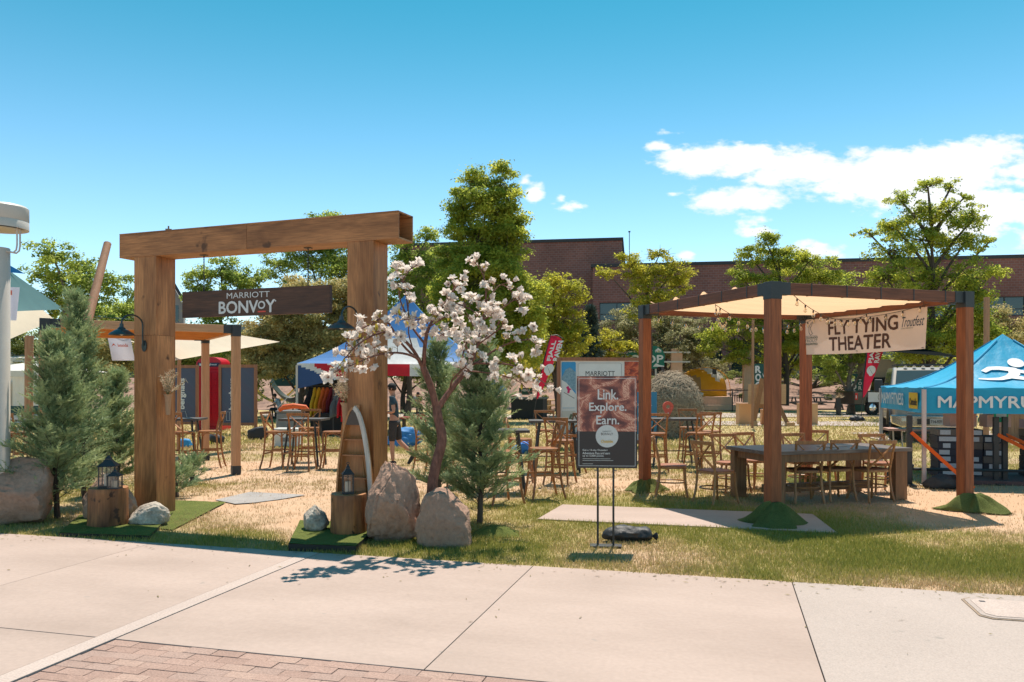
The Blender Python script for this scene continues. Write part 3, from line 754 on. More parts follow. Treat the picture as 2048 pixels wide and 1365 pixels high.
# ------------------------------------------------------------------ rocks
rock('boulder', m_rock_tan, at(28, 9.85, 0), (1.25, .95, .82), 21, 'large tan boulder at the left edge beside the lamp post', amp=.18, cuts=9, taper=.30, sq=.25)
rock('boulder', m_rock_tan, at(222, 10.05, 0), (.78, .45, .60), 33, 'tan boulder standing behind the left log stump', amp=.15, cuts=9, taper=.25, sq=.3)
rock('stone', m_rock_grey, at(300, 9.62, 0), (.56, .42, .345), 12, 'pale grey angular stone at the foot of the left arch post', amp=.22, cuts=12, taper=.35)
rock('stone', m_rock_grey, at(630, 9.02, MATZ - .02), (.35, .33, .31), 14, 'rounded grey stone on the turf mat left of the right stump', amp=.25, cuts=9, taper=.2)
rock('boulder', m_rock_tan, at(788, 8.72, 0), (.64, .58, .93), 47, 'tall tan boulder with ribbed right side in front of the right arch post', amp=.14, cuts=9, taper=.42, sq=.35, ridge=.16)
rock('boulder', m_rock_tan, at(893, 8.42, 0), (.70, .55, .60), 52, 'squat tan boulder right of the tall one at the blossom tree foot', amp=.14, cuts=9, taper=.26, sq=.42, ridge=.06)
# ------------------------------------------------------------------ canoe shelf with paddles
m_can = M('varnished_cedar', (.48, .22, .08), (.36, .14, .045), rough=.35, coat=.3, **WV); m_can_in = M('varnished_cedar_inside', (.40, .15, .055), (.28, .10, .035), rough=.4, coat=.3, **WV)
m_can_deck = flat('dark_deck_wood', (.10, .07, .055)); m_gun = M('whitewashed_gunwale', (.66, .60, .54), (.50, .42, .36), rough=.5, **WV)
CP = arch_w(3.07, -.185); cs = thing('canoe_shelf', 'half canoe stood on end as a wooden shelf against the right arch post', 'shelf', CP, AA)
CH_ = 1.44; HWD = .225
def cw(t): return HWD * max(0.0, 1 - t ** 2.3) ** .62 + .004     # half width at height t
def cd(t): return .02 + .13 * max(0, 1 - t ** 2.6) ** .55           # hull depth
hull = MB(); hull.grid(lambda u, v: (math.cos(PI * (1 - v)) * cw(u), .02 + math.sin(PI * v) ** .7 * cd(u), u * CH_), 36, 16); hull.build('hull', m_can, cs, smooth=True, solid=.012)
for s_, m_ in ((-1, m_can), (1, m_gun)):
    g = MB(); N_ = 28
    P = [(s_ * cw(i / N_), 0, CH_ * i / N_) for i in range(N_ + 1)]
    for i in range(N_): g.beam(P[i], P[i + 1], .045 if s_ > 0 else .022, .03, up=(0, 1, 0))
    g.build('gunwale', m_, cs, bev=0)
for z in (.02, .36, .62, .88, 1.06):
    w = cw(z / CH_) - .012; d = cd(z / CH_) * .8
    MB().prism([(-w, .01), (w, .01), (w * .8, d * .7), (w * .3, d), (-w * .3, d), (-w * .8, d * .7)], z, z + .016, plane='xy').build('shelf', m_can_in, cs)
w = cw(.86); MB().prism([(-w, CH_ * .86), (w, CH_ * .86), (.004, CH_ * 1.0), (-.004, CH_ * 1.0)], -.012, .02).build('bow_deck', m_can_deck, cs)
MB().bx(-.10, .24, .155, .17, 0, .5).build('back_foot', m_can, cs)
def paddle(loc, label, lean):
    t = thing('paddle', label, 'paddle', loc, R(10), 'paddles behind the canoe shelf'); t.rotation_euler = (R(-4), R(lean), R(12))
    MB().tube([(0, 0, .45), (0, 0, 1.40)], .014, 10).build('shaft', m_can, t, smooth=True)
    MB().prism([(-.016, 1.38), (.016, 1.38), (.034, 1.46), (.03, 1.475), (-.03, 1.475), (-.034, 1.46)], -.012, .012).build('grip', m_can, t, bev=.004)
    MB().prism([(-.02, .50), (-.075, .36), (-.085, .16), (-.05, .02), (.05, .02), (.085, .16), (.075, .36), (.02, .50)], -.006, .006).build('blade', m_can, t, bev=.003)
paddle(arch_w(2.93, -.04), 'wooden paddle showing its grip left of the canoe tip', 5)
paddle(arch_w(3.20, -.04), 'wooden paddle showing its grip right of the canoe tip', -6)
# ================================================================== RIGHT PERGOLA (fabric roof)
GA = math.atan2(1.07, 2.965); GO = Vector((3.19, 9.75, 0)); GS = 3.15
GU = Vector((math.cos(GA), math.sin(GA), 0)); GV = Vector((-math.sin(GA), math.cos(GA), 0))
def gw(x, y, z=0): return GO + GU * x + GV * y + Vector((0, 0, z))
def pergola(name, label, loc, rz, S, H, mv, mx_, my_, bw=.075, foot=False):
    t = thing(name, label, 'pergola', loc, rz)
    for (x, y) in ((0, 0), (S, 0), (0, S), (S, S)):
        MB().bx(x - bw, x + bw, y - bw, y + bw, 0, H - .03).build('post', mv, t, bev=.006)
        b = MB(); q = bw + .005
        b.bx(x - q, x + q, y - q, y + q, H - .21, H + .004)
        sx_ = 1 if x == 0 else -1; sy = 1 if y == 0 else -1
        b.bx(min(x + sx_ * q, x + sx_ * .23), max(x + sx_ * q, x + sx_ * .23), y - .052, y + .052, H - .152, H + .002)
        b.bx(x - .052, x + .052, min(y + sy * q, y + sy * .23), max(y + sy * q, y + sy * .23), H - .1515, H + .0015)
        b.build('corner_bracket', m_brk, t, bev=.003)
        if foot: MB().bx(x - q, x + q, y - q, y + q, 0, .16).build('foot_bracket', m_brk, t, bev=.003)
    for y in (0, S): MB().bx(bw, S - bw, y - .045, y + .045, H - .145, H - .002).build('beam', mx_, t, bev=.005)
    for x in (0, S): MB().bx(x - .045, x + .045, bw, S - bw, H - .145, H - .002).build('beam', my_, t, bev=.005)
    return t
m_brk = M('matt_black_bracket', (.035, .04, .045), (.05, .055, .06), rough=.5, bump=0)
m_fab = M('tan_canopy_fabric', (.78, .50, .30), (.70, .44, .26), rough=.9, transl=.68, fine=.04, fscale=(3, 90, 90), bump=.2, stretch=(.6, 3, 1))
GH = 2.95
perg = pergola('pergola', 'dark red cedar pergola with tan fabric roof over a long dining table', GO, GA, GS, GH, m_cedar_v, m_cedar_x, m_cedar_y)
def canz(u, v):
    x = .06 + u * 3.03; y = .06 + v * 3.03
    left = max(0, 1 - x / .5); hump = max(0, math.sin(y * 8.5 + .6)) ** 1.3 * (1 if y > .9 else y)
    z = 2.875 - .07 * math.sin(PI * u) * math.sin(PI * v) + .012 * math.sin(y * 17) + .15 * left ** 1.5 * hump
    right = max(0, (x - 2.7) / .4)
    return (x, y, z + .05 * right * math.sin(y * 13) ** 2)
cn = MB(); cn.grid(canz, 60, 70); cn.build('fabric_roof', m_fab, perg, smooth=True)
for i in range(1, 6):
    a = i * .55
    MB().bx(a - .008, a + .008, -.049, .049, GH - .149, GH + .002).build('tie_strap', m_brk, perg)
    MB().bx(-.049, .049, a - .108, a - .092, GH - .149, GH + .002).build('tie_strap', m_brk, perg)
# string lights
m_clear = glass_mat('clear_bulb_glass', (.97, .94, .86), .02); m_fil = flat('brass_filament', (.8, .55, .25))
def string_light(a, b, sag, n, label):
    a = Vector(a); b = Vector(b); t = thing('string_lights', label, 'string lights', gw(a.x, a.y, a.z), 0, 'bulb strings under the fabric roof')
    A_ = gw(a.x, a.y, a.z); D = gw(b.x, b.y, b.z) - A_
    P = lambda u: D * u + Vector((0, 0, -4 * sag * u * (1 - u)))
    MB().tube([P(i / 24) for i in range(25)], .0045, 5).build('wire', m_black, t)
    for i in range(n):
        p = P((i + .5) / n)
        s = MB().lathe([(.006, 0), (.013, -.01), (.014, -.045), (0, -.046)], 8).build('socket', m_black, t, loc=p, smooth=True); s.scale = (.8, .8, .8)
        MB().lathe([(.010, -.045), (.016, -.055), (.029, -.085), (.026, -.108), (.012, -.122), (0, -.124)], 10, caps=False).build('bulb', m_clear, s, smooth=True)
        MB().beam((0, 0, -.05), (0, 0, -.10), .006, .006).build('filament', m_fil, s)
    return t
string_light((.06, 1.3, 2.80), (3.05, 2.9, 2.78), .22, 12, 'bulb string running from the left beam to the far right corner')
string_light((.06, 1.3, 2.80), (1.5, 3.1, 2.80), .16, 7, 'short bulb string from the left beam to the middle of the far beam')
string_light((.35, .06, 2.82), (3.05, 1.6, 2.80), .20, 11, 'bulb string running from the front corner post to the right beam')
string_light((.06, 3.05, 2.80), (3.08, 3.05, 2.80), .14, 12, 'bulb string sagging along the far beam')
string_light((3.06, 3.0, 2.84), (3.06, .5, 2.84), .10, 8, 'bulb string drooping in front of the fly tying banner')
# banner
m_ban = M('cream_vinyl_banner', (.74, .60, .53), (.68, .55, .49), rough=.5, transl=.22, fine=.02, bump=0)
m_bantxt = flat('dark_brown_print', (.075, .035, .03)); m_grn = flat('grey_green_print', (.16, .19, .17)); m_navy = flat('navy_print', (.03, .05, .09))
bn = thing('hanging_banner', 'cream vinyl banner reading fly tying theater hung from the pergola beam', 'banner', gw(GS - .06, GS, 0), GA - R(90))
def ban(x, z, off=0.0): return (x, .035 * math.sin(x * 2.3) * (2.85 - z) + .012 * math.sin(x * 6 + z * 4) - off, z + .045 * (x / 2.58) * (0) - .018 * math.sin(PI * x / 2.58))
b_ = MB(); b_.grid(lambda u, v: ban(u * 2.58 + .02 * (1 - v) * (u - .5) * -1, 2.205 + v * .60), 50, 12); b_.build('sheet', m_ban, bn, smooth=True)
bf = lambda x, z: ban(x, z, .004)
letters('FLY TYING', bn, .60, 2.525, 1.48, .215, m_bantxt, bold=.018, fn=bf)
letters('THEATER', bn, .61, 2.265, 1.33, .215, m_bantxt, bold=.018, fn=bf)
letters('COLORADO', bn, .06, 2.475, .30, .035, m_grn, bold=.02, fn=bf)
letters('TROUT', bn, .06, 2.415, .30, .048, m_grn, bold=.0, shear=.2, fn=bf)
letters('UNLIMITED', bn, .055, 2.365, .305, .036, m_grn, bold=.02, fn=bf)
letters('Troutfest', bn, 2.16, 2.545, .38, .15, m_navy, bold=.004, shear=.45, fn=bf)
letters('COLORADO', bn, 2.14, 2.515, .22, .02, m_grn, fn=bf)
fs = MB(); sq = [(.20, 2.53), (.165, 2.58), (.16, 2.66), (.20, 2.73), (.235, 2.755), (.225, 2.70), (.19, 2.66), (.215, 2.60), (.245, 2.56), (.20, 2.53)]
for i in range(len(sq) - 1):
    fs.beam(bf(*sq[i]), bf(*sq[i + 1]), .006, .003)
fs.beam(bf(.08, 2.522), bf(.34, 2.522), .004, .003); fs.build('fish_emblem', m_navy, bn)
for x in (.03, 1.25, 2.53):
    MB().tube([ban(x, 2.80), (x, -.02, 2.90)], .004, 5).build('tie', m_brk, bn)
    MB().lathe([(.008, -.003), (.016, -.003), (.016, .003), (.008, .003)], 10, c=(ban(x, 2.225)[0], ban(x, 2.225)[1] - .003, 2.225)).build('eyelet', m_brk, bn)
# turf heaps round the post feet
m_turf2 = M('artificial_turf_heap', (0.19, 0.21, 0.07), (0.11, 0.135, 0.04), rough=.95, fine=.6, fscale=(200, 200, 200), bump=1.0, spec=.1)
def heap(loc, rx, ry, h, seed, label, rz=0.0):
    rr = random.Random(seed); t = thing('turf_cover', label, 'turf cover', loc, rz, 'green turf pieces draped over the pergola feet'); mb = MB(); n = 64
    ph = [rr.uniform(0, 6.28) for _ in range(4)]
    def f(u, v):
        a = 2 * PI * u; r = v
        fold = .22 * math.sin(3 * a + ph[0]) + .15 * math.sin(5 * a + ph[1]) + .06 * math.sin(9 * a + ph[2])
        rr_ = (.10 + (1 + fold) * r) ; z = h * (1 - r) ** (1.0 + .35 * math.sin(3 * a + ph[2])) * (1 + .35 * math.sin(4 * a + ph[3]) * r) + .06 * r * (1 - r) * 4 * max(0, math.sin(6 * a + ph[1])) + .03 * noise.noise(Vector((math.cos(a) * 3 * r, math.sin(a) * 3 * r, seed))) * (1 - r * .6)
        sqr = 1 + .18 * abs(math.sin(2 * a + .6))
        return (rx * rr_ * sqr * math.cos(a), ry * rr_ * sqr * math.sin(a), max(.004, z))
    mb.grid(f, n, 14); mb.build('turf_sheet', m_turf2, t, smooth=True, solid=.012)
    return t
heap(gw(0, 0) + Vector((.0, -.08, 0)), .30, .27, .27, 3, 'dark green turf heap covering the foot of the nearest pergola post', .3)
heap(gw(GS, 0) + Vector((.08, -.08, 0)), .31, .24, .22, 5, 'green turf heap covering the foot of the right pergola post on bare dirt', -.4)
heap(gw(0, GS) + Vector((.0, -.05, 0)), .27, .24, .17, 8, 'small green turf heap covering the foot of the left pergola post', .2)
heap(gw(GS, GS), .26, .24, .17, 9, 'turf heap at the foot of the far pergola post behind the table', .2)

# ================================================================== LEFT PERGOLA (slatted roof)
LO = Vector((-7.86, 13.40, 0)); L2 = Vector((-5.2, 15.0, 0)); LA = math.atan2(L2.y - LO.y, L2.x - LO.x); LS = (L2 - LO).length; LH = 2.80
lp_ = pergola('pergola', 'pale fir pergola with slatted roof coloured orange for bounced light, behind the arch', LO, LA, LS, LH, m_pale_v, m_pale_x, m_pale_x, foot=True)
ns = 8
for i in range(ns):
    y = .2 + i * (LS - .4) / (ns - 1)
    if i == 0: sl0 = MB().bx(.05, LS - .05, -.02, .02, LH - .142, LH - .004).build('roof_slat', m_slat_glow_x, lp_, loc=(0, y, 0), bev=.003)
    else:
        o = sl0.copy(); COL.objects.link(o); o.location = (0, y, 0)

# ================================================================== SEATING
def legp(p0, p1, bulge, n=8):
    p0 = Vector(p0); p1 = Vector(p1); out = []
    for i in range(n + 1):
        t = i / n; p = p0.lerp(p1, t); k = t * t
        out.append(Vector((p0.x + (p1.x - p0.x) * (t * .25 + .75 * k * t), p0.y + (p1.y - p0.y) * (t * .25 + .75 * k * t), p.z)))
    return out
def make_stool(name, label, cat, SH, BH, mat, mseat, group, sw=.205, ring=False, fl=.05, r=.0185):
    t = thing(name, label, cat, (0, 0, 0), 0, group)
    seat = []
    for i in range(28):
        a = 2 * PI * i / 28; c, s = math.cos(a), math.sin(a); k = (abs(c) ** 3.2 + abs(s) ** 3.2) ** (-1 / 3.2)
        seat.append((sw * 1.05 * k * c * (1.04 - .08 * s * -1 if s < 0 else .98), sw * k * s))
    st_ = MB().prism(seat, SH - .034, SH, plane='xy').build('seat', mat if not ring else mseat, t, bev=.008)
    if ring: MB().prism([(x * 1.02, y * 1.02) for x, y in seat], SH - .045, SH - .012, plane='xy').build('seat_rim', mat, t, bev=.006)
    a = sw * .86
    for s in (-1, 1):
        MB().tube(legp((s * a, -a, SH - .03), (s * (a + fl), -a - fl * 1.3, 0), 0), r, 7).build('leg', mat, t, smooth=True)
        P = list(reversed(legp((s * a, a, SH - .02), (s * (a + fl * .8), a + fl * 2.0, 0), 0)))
        up = [Vector((s * (a + .005), a + .015, SH + .08)), Vector((s * (a + .012), a + .04, SH + (BH - SH) * .5)), Vector((s * (a + .02), a + .085, BH - .03))]
        MB().tube(P + up, r, 7).build('rear_leg', mat, t, smooth=True)
    # curved top rail and crossed back
    N_ = 8; tr = [Vector(((2 * i / N_ - 1) * (a + .045), a + .085 + .035 * (1 - (2 * i / N_ - 1) ** 2), BH - .028)) for i in range(N_ + 1)]
    b = MB()
    for i in range(N_): b.beam(tr[i], tr[i + 1], .024, .052)
    b.build('top_rail', mat, t, bev=.004)
    for s in (-1, 1):
        pts = []
        for i in range(9):
            u = i / 8; x = s * (a + .002) * (1 - 2 * u); z = SH + .03 + (BH - SH - .075) * u
            pts.append(Vector((x, a + .012 + .075 * u + .022 * math.sin(PI * u) + s * .006, z)))
        c = MB()
        for i in range(8): c.beam(pts[i], pts[i + 1], .034, .011, up=(1, 0, 0))
        c.build('cross_bar', mat, t)
    if ring:
        z = .22; k = a + fl * .45
        MB().tube([(k * 1.08 * math.cos(q), k * 1.12 * math.sin(q) + .01, z) for q in [2 * PI * i / 28 for i in range(28)]], .011, 7, closed=True).build('foot_ring', mat, t, smooth=True)
    else:
        # bent braces under the seat and stretchers
        for q in range(4):
            ang = q * PI / 2; c, s = math.cos(ang), math.sin(ang)
            pts = []
            for i in range(11):
                u = i / 10 * PI; x = math.cos(u) * (a + .004) ; z = SH - .16 + .115 * math.sin(u); y = -a
                pts.append((x * c - y * s, x * s + y * c, z))
            pts = [(pts[0][0], pts[0][1], SH - .25)] + pts + [(pts[-1][0], pts[-1][1], SH - .25)]
            MB().tube(pts, .0085, 6).build('bent_brace', mat, t, smooth=True)
        def at_h(z, front):
            u = 1 - z / SH; k = u * .25 + .75 * u ** 3
            return a + fl * (1 if front else .8) * k, (-a - fl * 1.3 * k) if front else (a + fl * 2 * k)
        x1, y1 = at_h(.30, True); MB().beam((-x1, y1, .30), (x1, y1, .30), .018, .03).build('stretcher', mat, t)
        x2, y2 = at_h(.30, False); MB().beam((-x2, y2, .30), (x2, y2, .30), .018, .03).build('stretcher', mat, t)
        for s in (-1, 1):
            xa, ya = at_h(.36, True); xb, yb = at_h(.36, False)
            MB().beam((s * xa, ya, .36), (s * xb, yb, .36), .018, .03).build('stretcher', mat, t)
    return t
# facing: local -y is the front of a seat, local +y its back.  face(a): a = 0 looks to the camera, 90 looks right, 180 away, -90 left
stool0 = None
def stool(px, Y, face, label):
    global stool0
    loc = at(px, Y)
    if stool0 is None:
        stool0 = make_stool('bar_stool', label, 'bar stool', .75, 1.14, m_stool, m_stool, 'crossback bar stools round the high tables'); stool0.location = loc; stool0.rotation_euler = (0, 0, R(face)); return stool0
    return copy_tree(stool0, loc, R(face), label)
stool(1088, 11.9, -75, 'nearest crossback bar stool, left of the canyon poster, facing left')
stool(1092, 16.6, 5, 'crossback bar stool behind the high table left of the canyon poster')
stool(1136, 15.2, -60, 'crossback bar stool at the right end of the table left of the canyon poster')
stool(1120, 13.6, 160, 'crossback bar stool half hidden by the left edge of the canyon poster')
stool(1040, 13.9, 85, 'crossback bar stool facing right, between the right evergreen and the nearest stool')
stool(1004, 11.4, 120, 'crossback bar stool mostly hidden behind the right evergreen')
stool(1312, 15.5, 175, 'crossback bar stool with its back turned, behind the left post of the fabric pergola')
stool(1380, 17.6, 0, 'crossback bar stool behind the table with the red marker')
stool(1422, 16.2, 165, 'crossback bar stool right of the red marker table')
stool(1398, 15.6, 200, 'crossback bar stool close beside the left end of the long table')
stool(555, 16.1, 80, 'crossback bar stool facing right, left of the table by the coolers')
stool(604, 15.6, 178, 'crossback bar stool with its back to the camera at the table by the coolers')
stool(618, 17.4, 5, 'crossback bar stool on the far side of the table by the coolers')
stool(667, 16.0, -85, 'crossback bar stool facing left, just left of the canoe shelf')
stool(419, 16.2, -82, 'crossback bar stool facing left before the red phone box')
stool(362, 15.9, 165, 'crossback bar stool just right of the left arch post')
stool(318, 16.6, 90, 'crossback bar stool hidden behind the left arch post')
stool(28, 15.6, 170, 'crossback bar stool at the far left beside the lamp post')
stool(72, 16.4, 200, 'crossback bar stool between the lamp post and the left evergreens')
stool(232, 15.9, 150, 'crossback bar stool behind the left evergreens, nearest the arch')
stool(860, 14.6, 60, 'crossback bar stool behind the fork of the blossom tree')
stool(925, 13.4, 175, 'crossback bar stool behind the right evergreen pair')
def bar_table(px, Y, L, W, rz, label, h=.985):
    t = thing('bar_table', label, 'high table', at(px, Y), R(rz), 'dark high tables with splayed metal legs')
    np_ = 4
    for i in range(np_):
        y0 = -W / 2 + i * W / np_
        MB().bx(-L / 2, L / 2, y0 + .0015, y0 + W / np_ - .0015, h - .042, h).build('plank', m_bar_top, t, bev=.002)
    for sx_ in (-1, 1):
        for sy in (-1, 1):
            MB().beam((sx_ * L * .30, sy * W * .28, h - .043), (sx_ * L * .42, sy * W * .44, 0), .032, .032).build('leg', m_black, t)
    for sx_ in (-1, 1): MB().beam((sx_ * L * .385, -W * .38, .30), (sx_ * L * .385, W * .38, .30), .02, .02).build('foot_rail', m_black, t)
    MB().beam((-L * .38, 0, .30), (L * .38, 0, .30), .02, .02).build('foot_rail', m_black, t)
    return t
bar_table(1112, 15.4, 1.05, .62, 0, 'dark high table left of the canyon poster', 1.0)
bar_table(1346, 16.6, 1.15, .65, 3, 'dark high table with a red map marker on it')
bar_table(609, 16.5, .88, .65, -3, 'dark high table in front of the clothing tent')
bar_table(362, 16.6, .90, .65, 5, 'dark high table beside the left arch post')
bar_table(50, 16.2, 1.2, .6, 0, 'dark high table at the far left behind the boulder')
bar_table(1002, 12.6, .86, .62, 4, 'dark high table partly hidden by the right evergreen')
# red map marker on the table
mk = thing('map_marker', 'red three dimensional map pin standing on a high table', 'map marker', at(1336, 16.55, .985))
pin = [(.0, 0)] + [(.112 * math.cos(t), .235 + .112 * math.sin(t)) for t in [R(-22 + 224 * i / 18) for i in range(19)]]
m_pin = flat('coral_red_paint', (.72, .12, .07), rough=.35)
outer = [(.112 * math.cos(t), .235 + .112 * math.sin(t)) for t in [R(-25 + 230 * i / 23) for i in range(24)]] + [(-.012, .01), (.012, .01)]
k_ = len(outer); inner = []
for i in range(k_):
    a = math.atan2(outer[i][1] - .235, outer[i][0]); inner.append((.045 * math.cos(a), .235 + .045 * math.sin(a)))
rg_ = MB()
vs = [(x, y, z) for y in (-.03, .03) for (x, z) in outer] + [(x, y, z) for y in (-.03, .03) for (x, z) in inner]
fs_ = []
for i in range(k_):
    j = (i + 1) % k_
    fs_ += [(i, j, 2 * k_ + j, 2 * k_ + i), (k_ + j, k_ + i, 3 * k_ + i, 3 * k_ + j), (j, i, k_ + i, k_ + j), (2 * k_ + i, 2 * k_ + j, 3 * k_ + j, 3 * k_ + i)]
rg_.add(vs, fs_); rg_.build('pin_body', m_pin, mk, bev=.003); MB().bx(-.05, .05, -.05, .05, 0, .01).build('base', m_black, mk)
MB().bx(-.012, .012, -.034, -.03, .09, .115).build('print', m_white, mk)
# long dining table
TA = R(17); TO = Vector((3.56, 10.98, 0))
dt = thing('dining_table', 'long grey brown plank table with square timber legs under the fabric pergola', 'table', TO, TA)
TL, TW, TZ = 2.42, 1.12, .765
for i in range(5):
    y0 = i * TW / 5
    MB().bx(0, TL, y0 + .001, y0 + TW / 5 - .001, TZ - .05, TZ).build('plank', m_table_x, dt, bev=.003)
for x in (.06, TL - .06 - .21):
    for y in (.03, TW - .15):
        MB().bx(x, x + .21, y, y + .12, 0, TZ - .051).build('leg', m_table_leg, dt, bev=.006)
for y in (.05, TW - .09): MB().bx(.28, TL - .28, y, y + .035, TZ - .16, TZ - .051).build('apron', m_table_leg, dt, bev=.002)
for x in (.10, TL - .14): MB().bx(x, x + .035, .16, TW - .16, TZ - .16, TZ - .0515).build('apron', m_table_leg, dt, bev=.002)
MB().bx(.27, TL - .27, .50, .60, .12, .24).build('stretcher', m_table_leg, dt, bev=.003)
def tw(x, y, z=0): return TO + Vector((math.cos(TA) * x - math.sin(TA) * y, math.sin(TA) * x + math.cos(TA) * y, z))
tr_ = thing('tray', 'thin grey tray lying on the long table', 'tray', tw(1.45, .55, TZ), TA + .1)
MB().bx(-.18, .18, -.13, .13, 0, .012).build('tray_base', flat('grey_tray', (.35, .33, .32)), tr_, bev=.004)
chair0 = None
def chair(loc, face, label):
    global chair0
    if chair0 is None:
        chair0 = make_stool('dining_chair', label, 'chair', .475, .90, m_chair, m_chair_seat, 'crossback chairs round the long table', sw=.215, ring=True, fl=.035, r=.018); chair0.location = loc; chair0.rotation_euler = (0, 0, R(face)); return chair0
    return copy_tree(chair0, loc, R(face), label)
chair(gp(1432, 1006), 118, 'crossback chair at the left end of the long table, angled to the camera')
chair(gp(1344, 992), 80, 'crossback chair standing alone beside the left post of the fabric pergola')
chair(gp(1606, 1003), 182, 'crossback chair on the near side of the long table, right of the front post')
chair(gp(1668, 999), 190, 'crossback chair on the near side of the long table, second from the right')
chair(gp(1740, 1001), 195, 'crossback chair at the near right corner of the long table')
chair(at(1463, 12.6), 12, 'crossback chair on the far side of the long table, leftmost')
chair(at(1510, 13.0), 25, 'crossback chair on the far side of the long table, left of the front post')
chair(at(1606, 12.75), 15, 'crossback chair on the far side of the long table, right of the front post')
chair(at(1640, 13.6), -5, 'crossback chair farthest behind the long table before the back post')
chair(at(1762, 12.55), 5, 'crossback chair at the far right corner of the long table')

# ================================================================== POSTER STAND AND SANDBAG
SPO = gp(1212, 1094); SPA = R(-4)
ps = thing('poster_stand', 'black two pole sign stand holding a red canyon poster reading link explore earn', 'sign stand', SPO, SPA)
PX0, PX1, PZ0, PZ1 = -.305, .325, .825, 1.79
def canyon_mat(name, c):
    m, nt, b = _mat(name); N = nt.nodes; L = nt.links
    t_ = N.new('ShaderNodeTexCoord'); mp_ = N.new('ShaderNodeMapping'); mp_.inputs['Scale'].default_value = (1.0, 1, 1.5); mp_.inputs['Rotation'].default_value = (0, R(35), 0); L.new(t_.outputs['Object'], mp_.inputs[0])
    w = N.new('ShaderNodeTexNoise'); w.inputs['Scale'].default_value = 3.6; w.inputs['Detail'].default_value = 5; w.inputs['Distortion'].default_value = .7; L.new(mp_.outputs[0], w.inputs['Vector'])
    # ridges: |noise-0.5|
    s = N.new('ShaderNodeMath'); s.operation = 'SUBTRACT'; L.new(w.outputs[0], s.inputs[0]); s.inputs[1].default_value = .5
    a = N.new('ShaderNodeMath'); a.operation = 'ABSOLUTE'; L.new(s.outputs[0], a.inputs[0])
    f = N.new('ShaderNodeTexWave'); f.inputs['Scale'].default_value = 14; f.inputs['Distortion'].default_value = 9; f.inputs['Detail'].default_value = 3; f.inputs['Detail Scale'].default_value = 2; L.new(mp_.outputs[0], f.inputs['Vector'])
    k = N.new('ShaderNodeMath'); k.operation = 'MULTIPLY_ADD'; L.new(f.outputs[1] if len(f.outputs) > 1 else f.outputs[0], k.inputs[0]); k.inputs[1].default_value = .10; 
    g2 = N.new('ShaderNodeMath'); g2.operation = 'MULTIPLY'; L.new(a.outputs[0], g2.inputs[0]); g2.inputs[1].default_value = 3.2; L.new(g2.outputs[0], k.inputs[2])
    r = N.new('ShaderNodeValToRGB'); L.new(k.outputs[0], r.inputs[0]); e = r.color_ramp.elements
    e[0].position = .02; e[0].color = (*c[0], 1); e[1].position = .95; e[1].color = (*c[3], 1)
    q = r.color_ramp.elements.new(.16); q.color = (*c[1], 1); q = r.color_ramp.elements.new(.45); q.color = (*c[2], 1)
    L.new(r.outputs[0], b.inputs['Base Color']); b.inputs['Roughness'].default_value = .45
    return m
m_canyon = canyon_mat('canyon_photo_print', [(.75, .42, .30), (.42, .13, .085), (.15, .04, .035), (.05, .018, .02)])
m_canyon2 = canyon_mat('red_canyon_print', [(.70, .22, .08), (.55, .08, .03), (.22, .03, .015), (.04, .01, .01)])
m_panel = flat('charcoal_poster_print', (.045, .036, .036), rough=.4)
MB().bx(PX0, PX1, -.006, .006, PZ0, PZ1).build('poster_board', m_panel, ps)
MB().bx(PX0 + .005, PX1 - .005, -.0075, -.0062, PZ0 + .385, PZ1 - .005).build('canyon_print', m_canyon, ps)
fr_ = MB()
for (a, b, c, d) in ((PX0 + .02, PX1 - .02, PZ0 + .022, PZ0 + .026), (PX0 + .02, PX1 - .02, PZ1 - .026, PZ1 - .022), (PX0 + .02, PX0 + .024, PZ0 + .026, PZ1 - .026), (PX1 - .024, PX1 - .02, PZ0 + .026, PZ1 - .026)):
    fr_.bx(a, b, -.0095, -.008, c, d)
fr_.build('white_border', m_white, ps)
xm = .01
letters('Link.', ps, xm - .095, 1.545, .21, .105, m_white, y=-.0105, bold=.012)
letters('Explore.', ps, xm - .185, 1.40, .385, .11, m_white, y=-.0105, bold=.012)
letters('Earn.', ps, xm - .11, 1.285, .235, .09, m_white, y=-.0105, bold=.012)
m_pgrey = flat('pale_grey_print', (.62, .62, .60)); m_gold = flat('gold_print', (.75, .47, .10))
plate(disc((xm, 1.16), .118, 0, 40), -.0085, 'round_badge', m_pgrey, ps)
letters('MARRIOTT', ps, xm - .045, 1.205, .09, .012, m_panel, y=-.0118)
letters('BONVoY', ps, xm - .062, 1.17, .125, .027, m_panel, y=-.0118, bold=.0)
letters('Outside', ps, xm - .06, 1.092, .12, .03, m_gold, y=-.0118, bold=.02)
for i, s in enumerate(('Get a 14-day Outside+', 'Adventure Pass and earn', 'up to 5,000 points.')):
    letters(s, ps, PX0 + .06, 1.0 - i * .03, (.262, .285, .225)[i], .024, m_white, y=-.0105, bold=.012)
for i, w in enumerate((.29, .32, .11)):
    plate([(PX0 + .06, .921 - i * .018 - (.018 if i == 2 else 0)), (PX0 + .06 + w, .921 - i * .018 - (.018 if i == 2 else 0)), (PX0 + .06 + w, .925 - i * .018 - (.018 if i == 2 else 0)), (PX0 + .06, .925 - i * .018 - (.018 if i == 2 else 0))], -.0085, 'fine_print', m_pgrey, ps, .0015)
for x in (-.085, .078):
    MB().tube([(x, .012, .01), (x, .012, 1.0)], .0115, 10).build('pole', m_black, ps, smooth=True)
    MB().tube([(x, .012, .80), (x + (.035 if x > 0 else -.035), .012, .80)], .006, 6).build('thumb_screw', m_black, ps)
MB().bx(-.165, .165, -.06, .075, 0.003, .018).build('base_plate', M('dark_grey_steel', (.06, .06, .065), (.045, .045, .05), rough=.5, bump=0), ps, bev=.002)
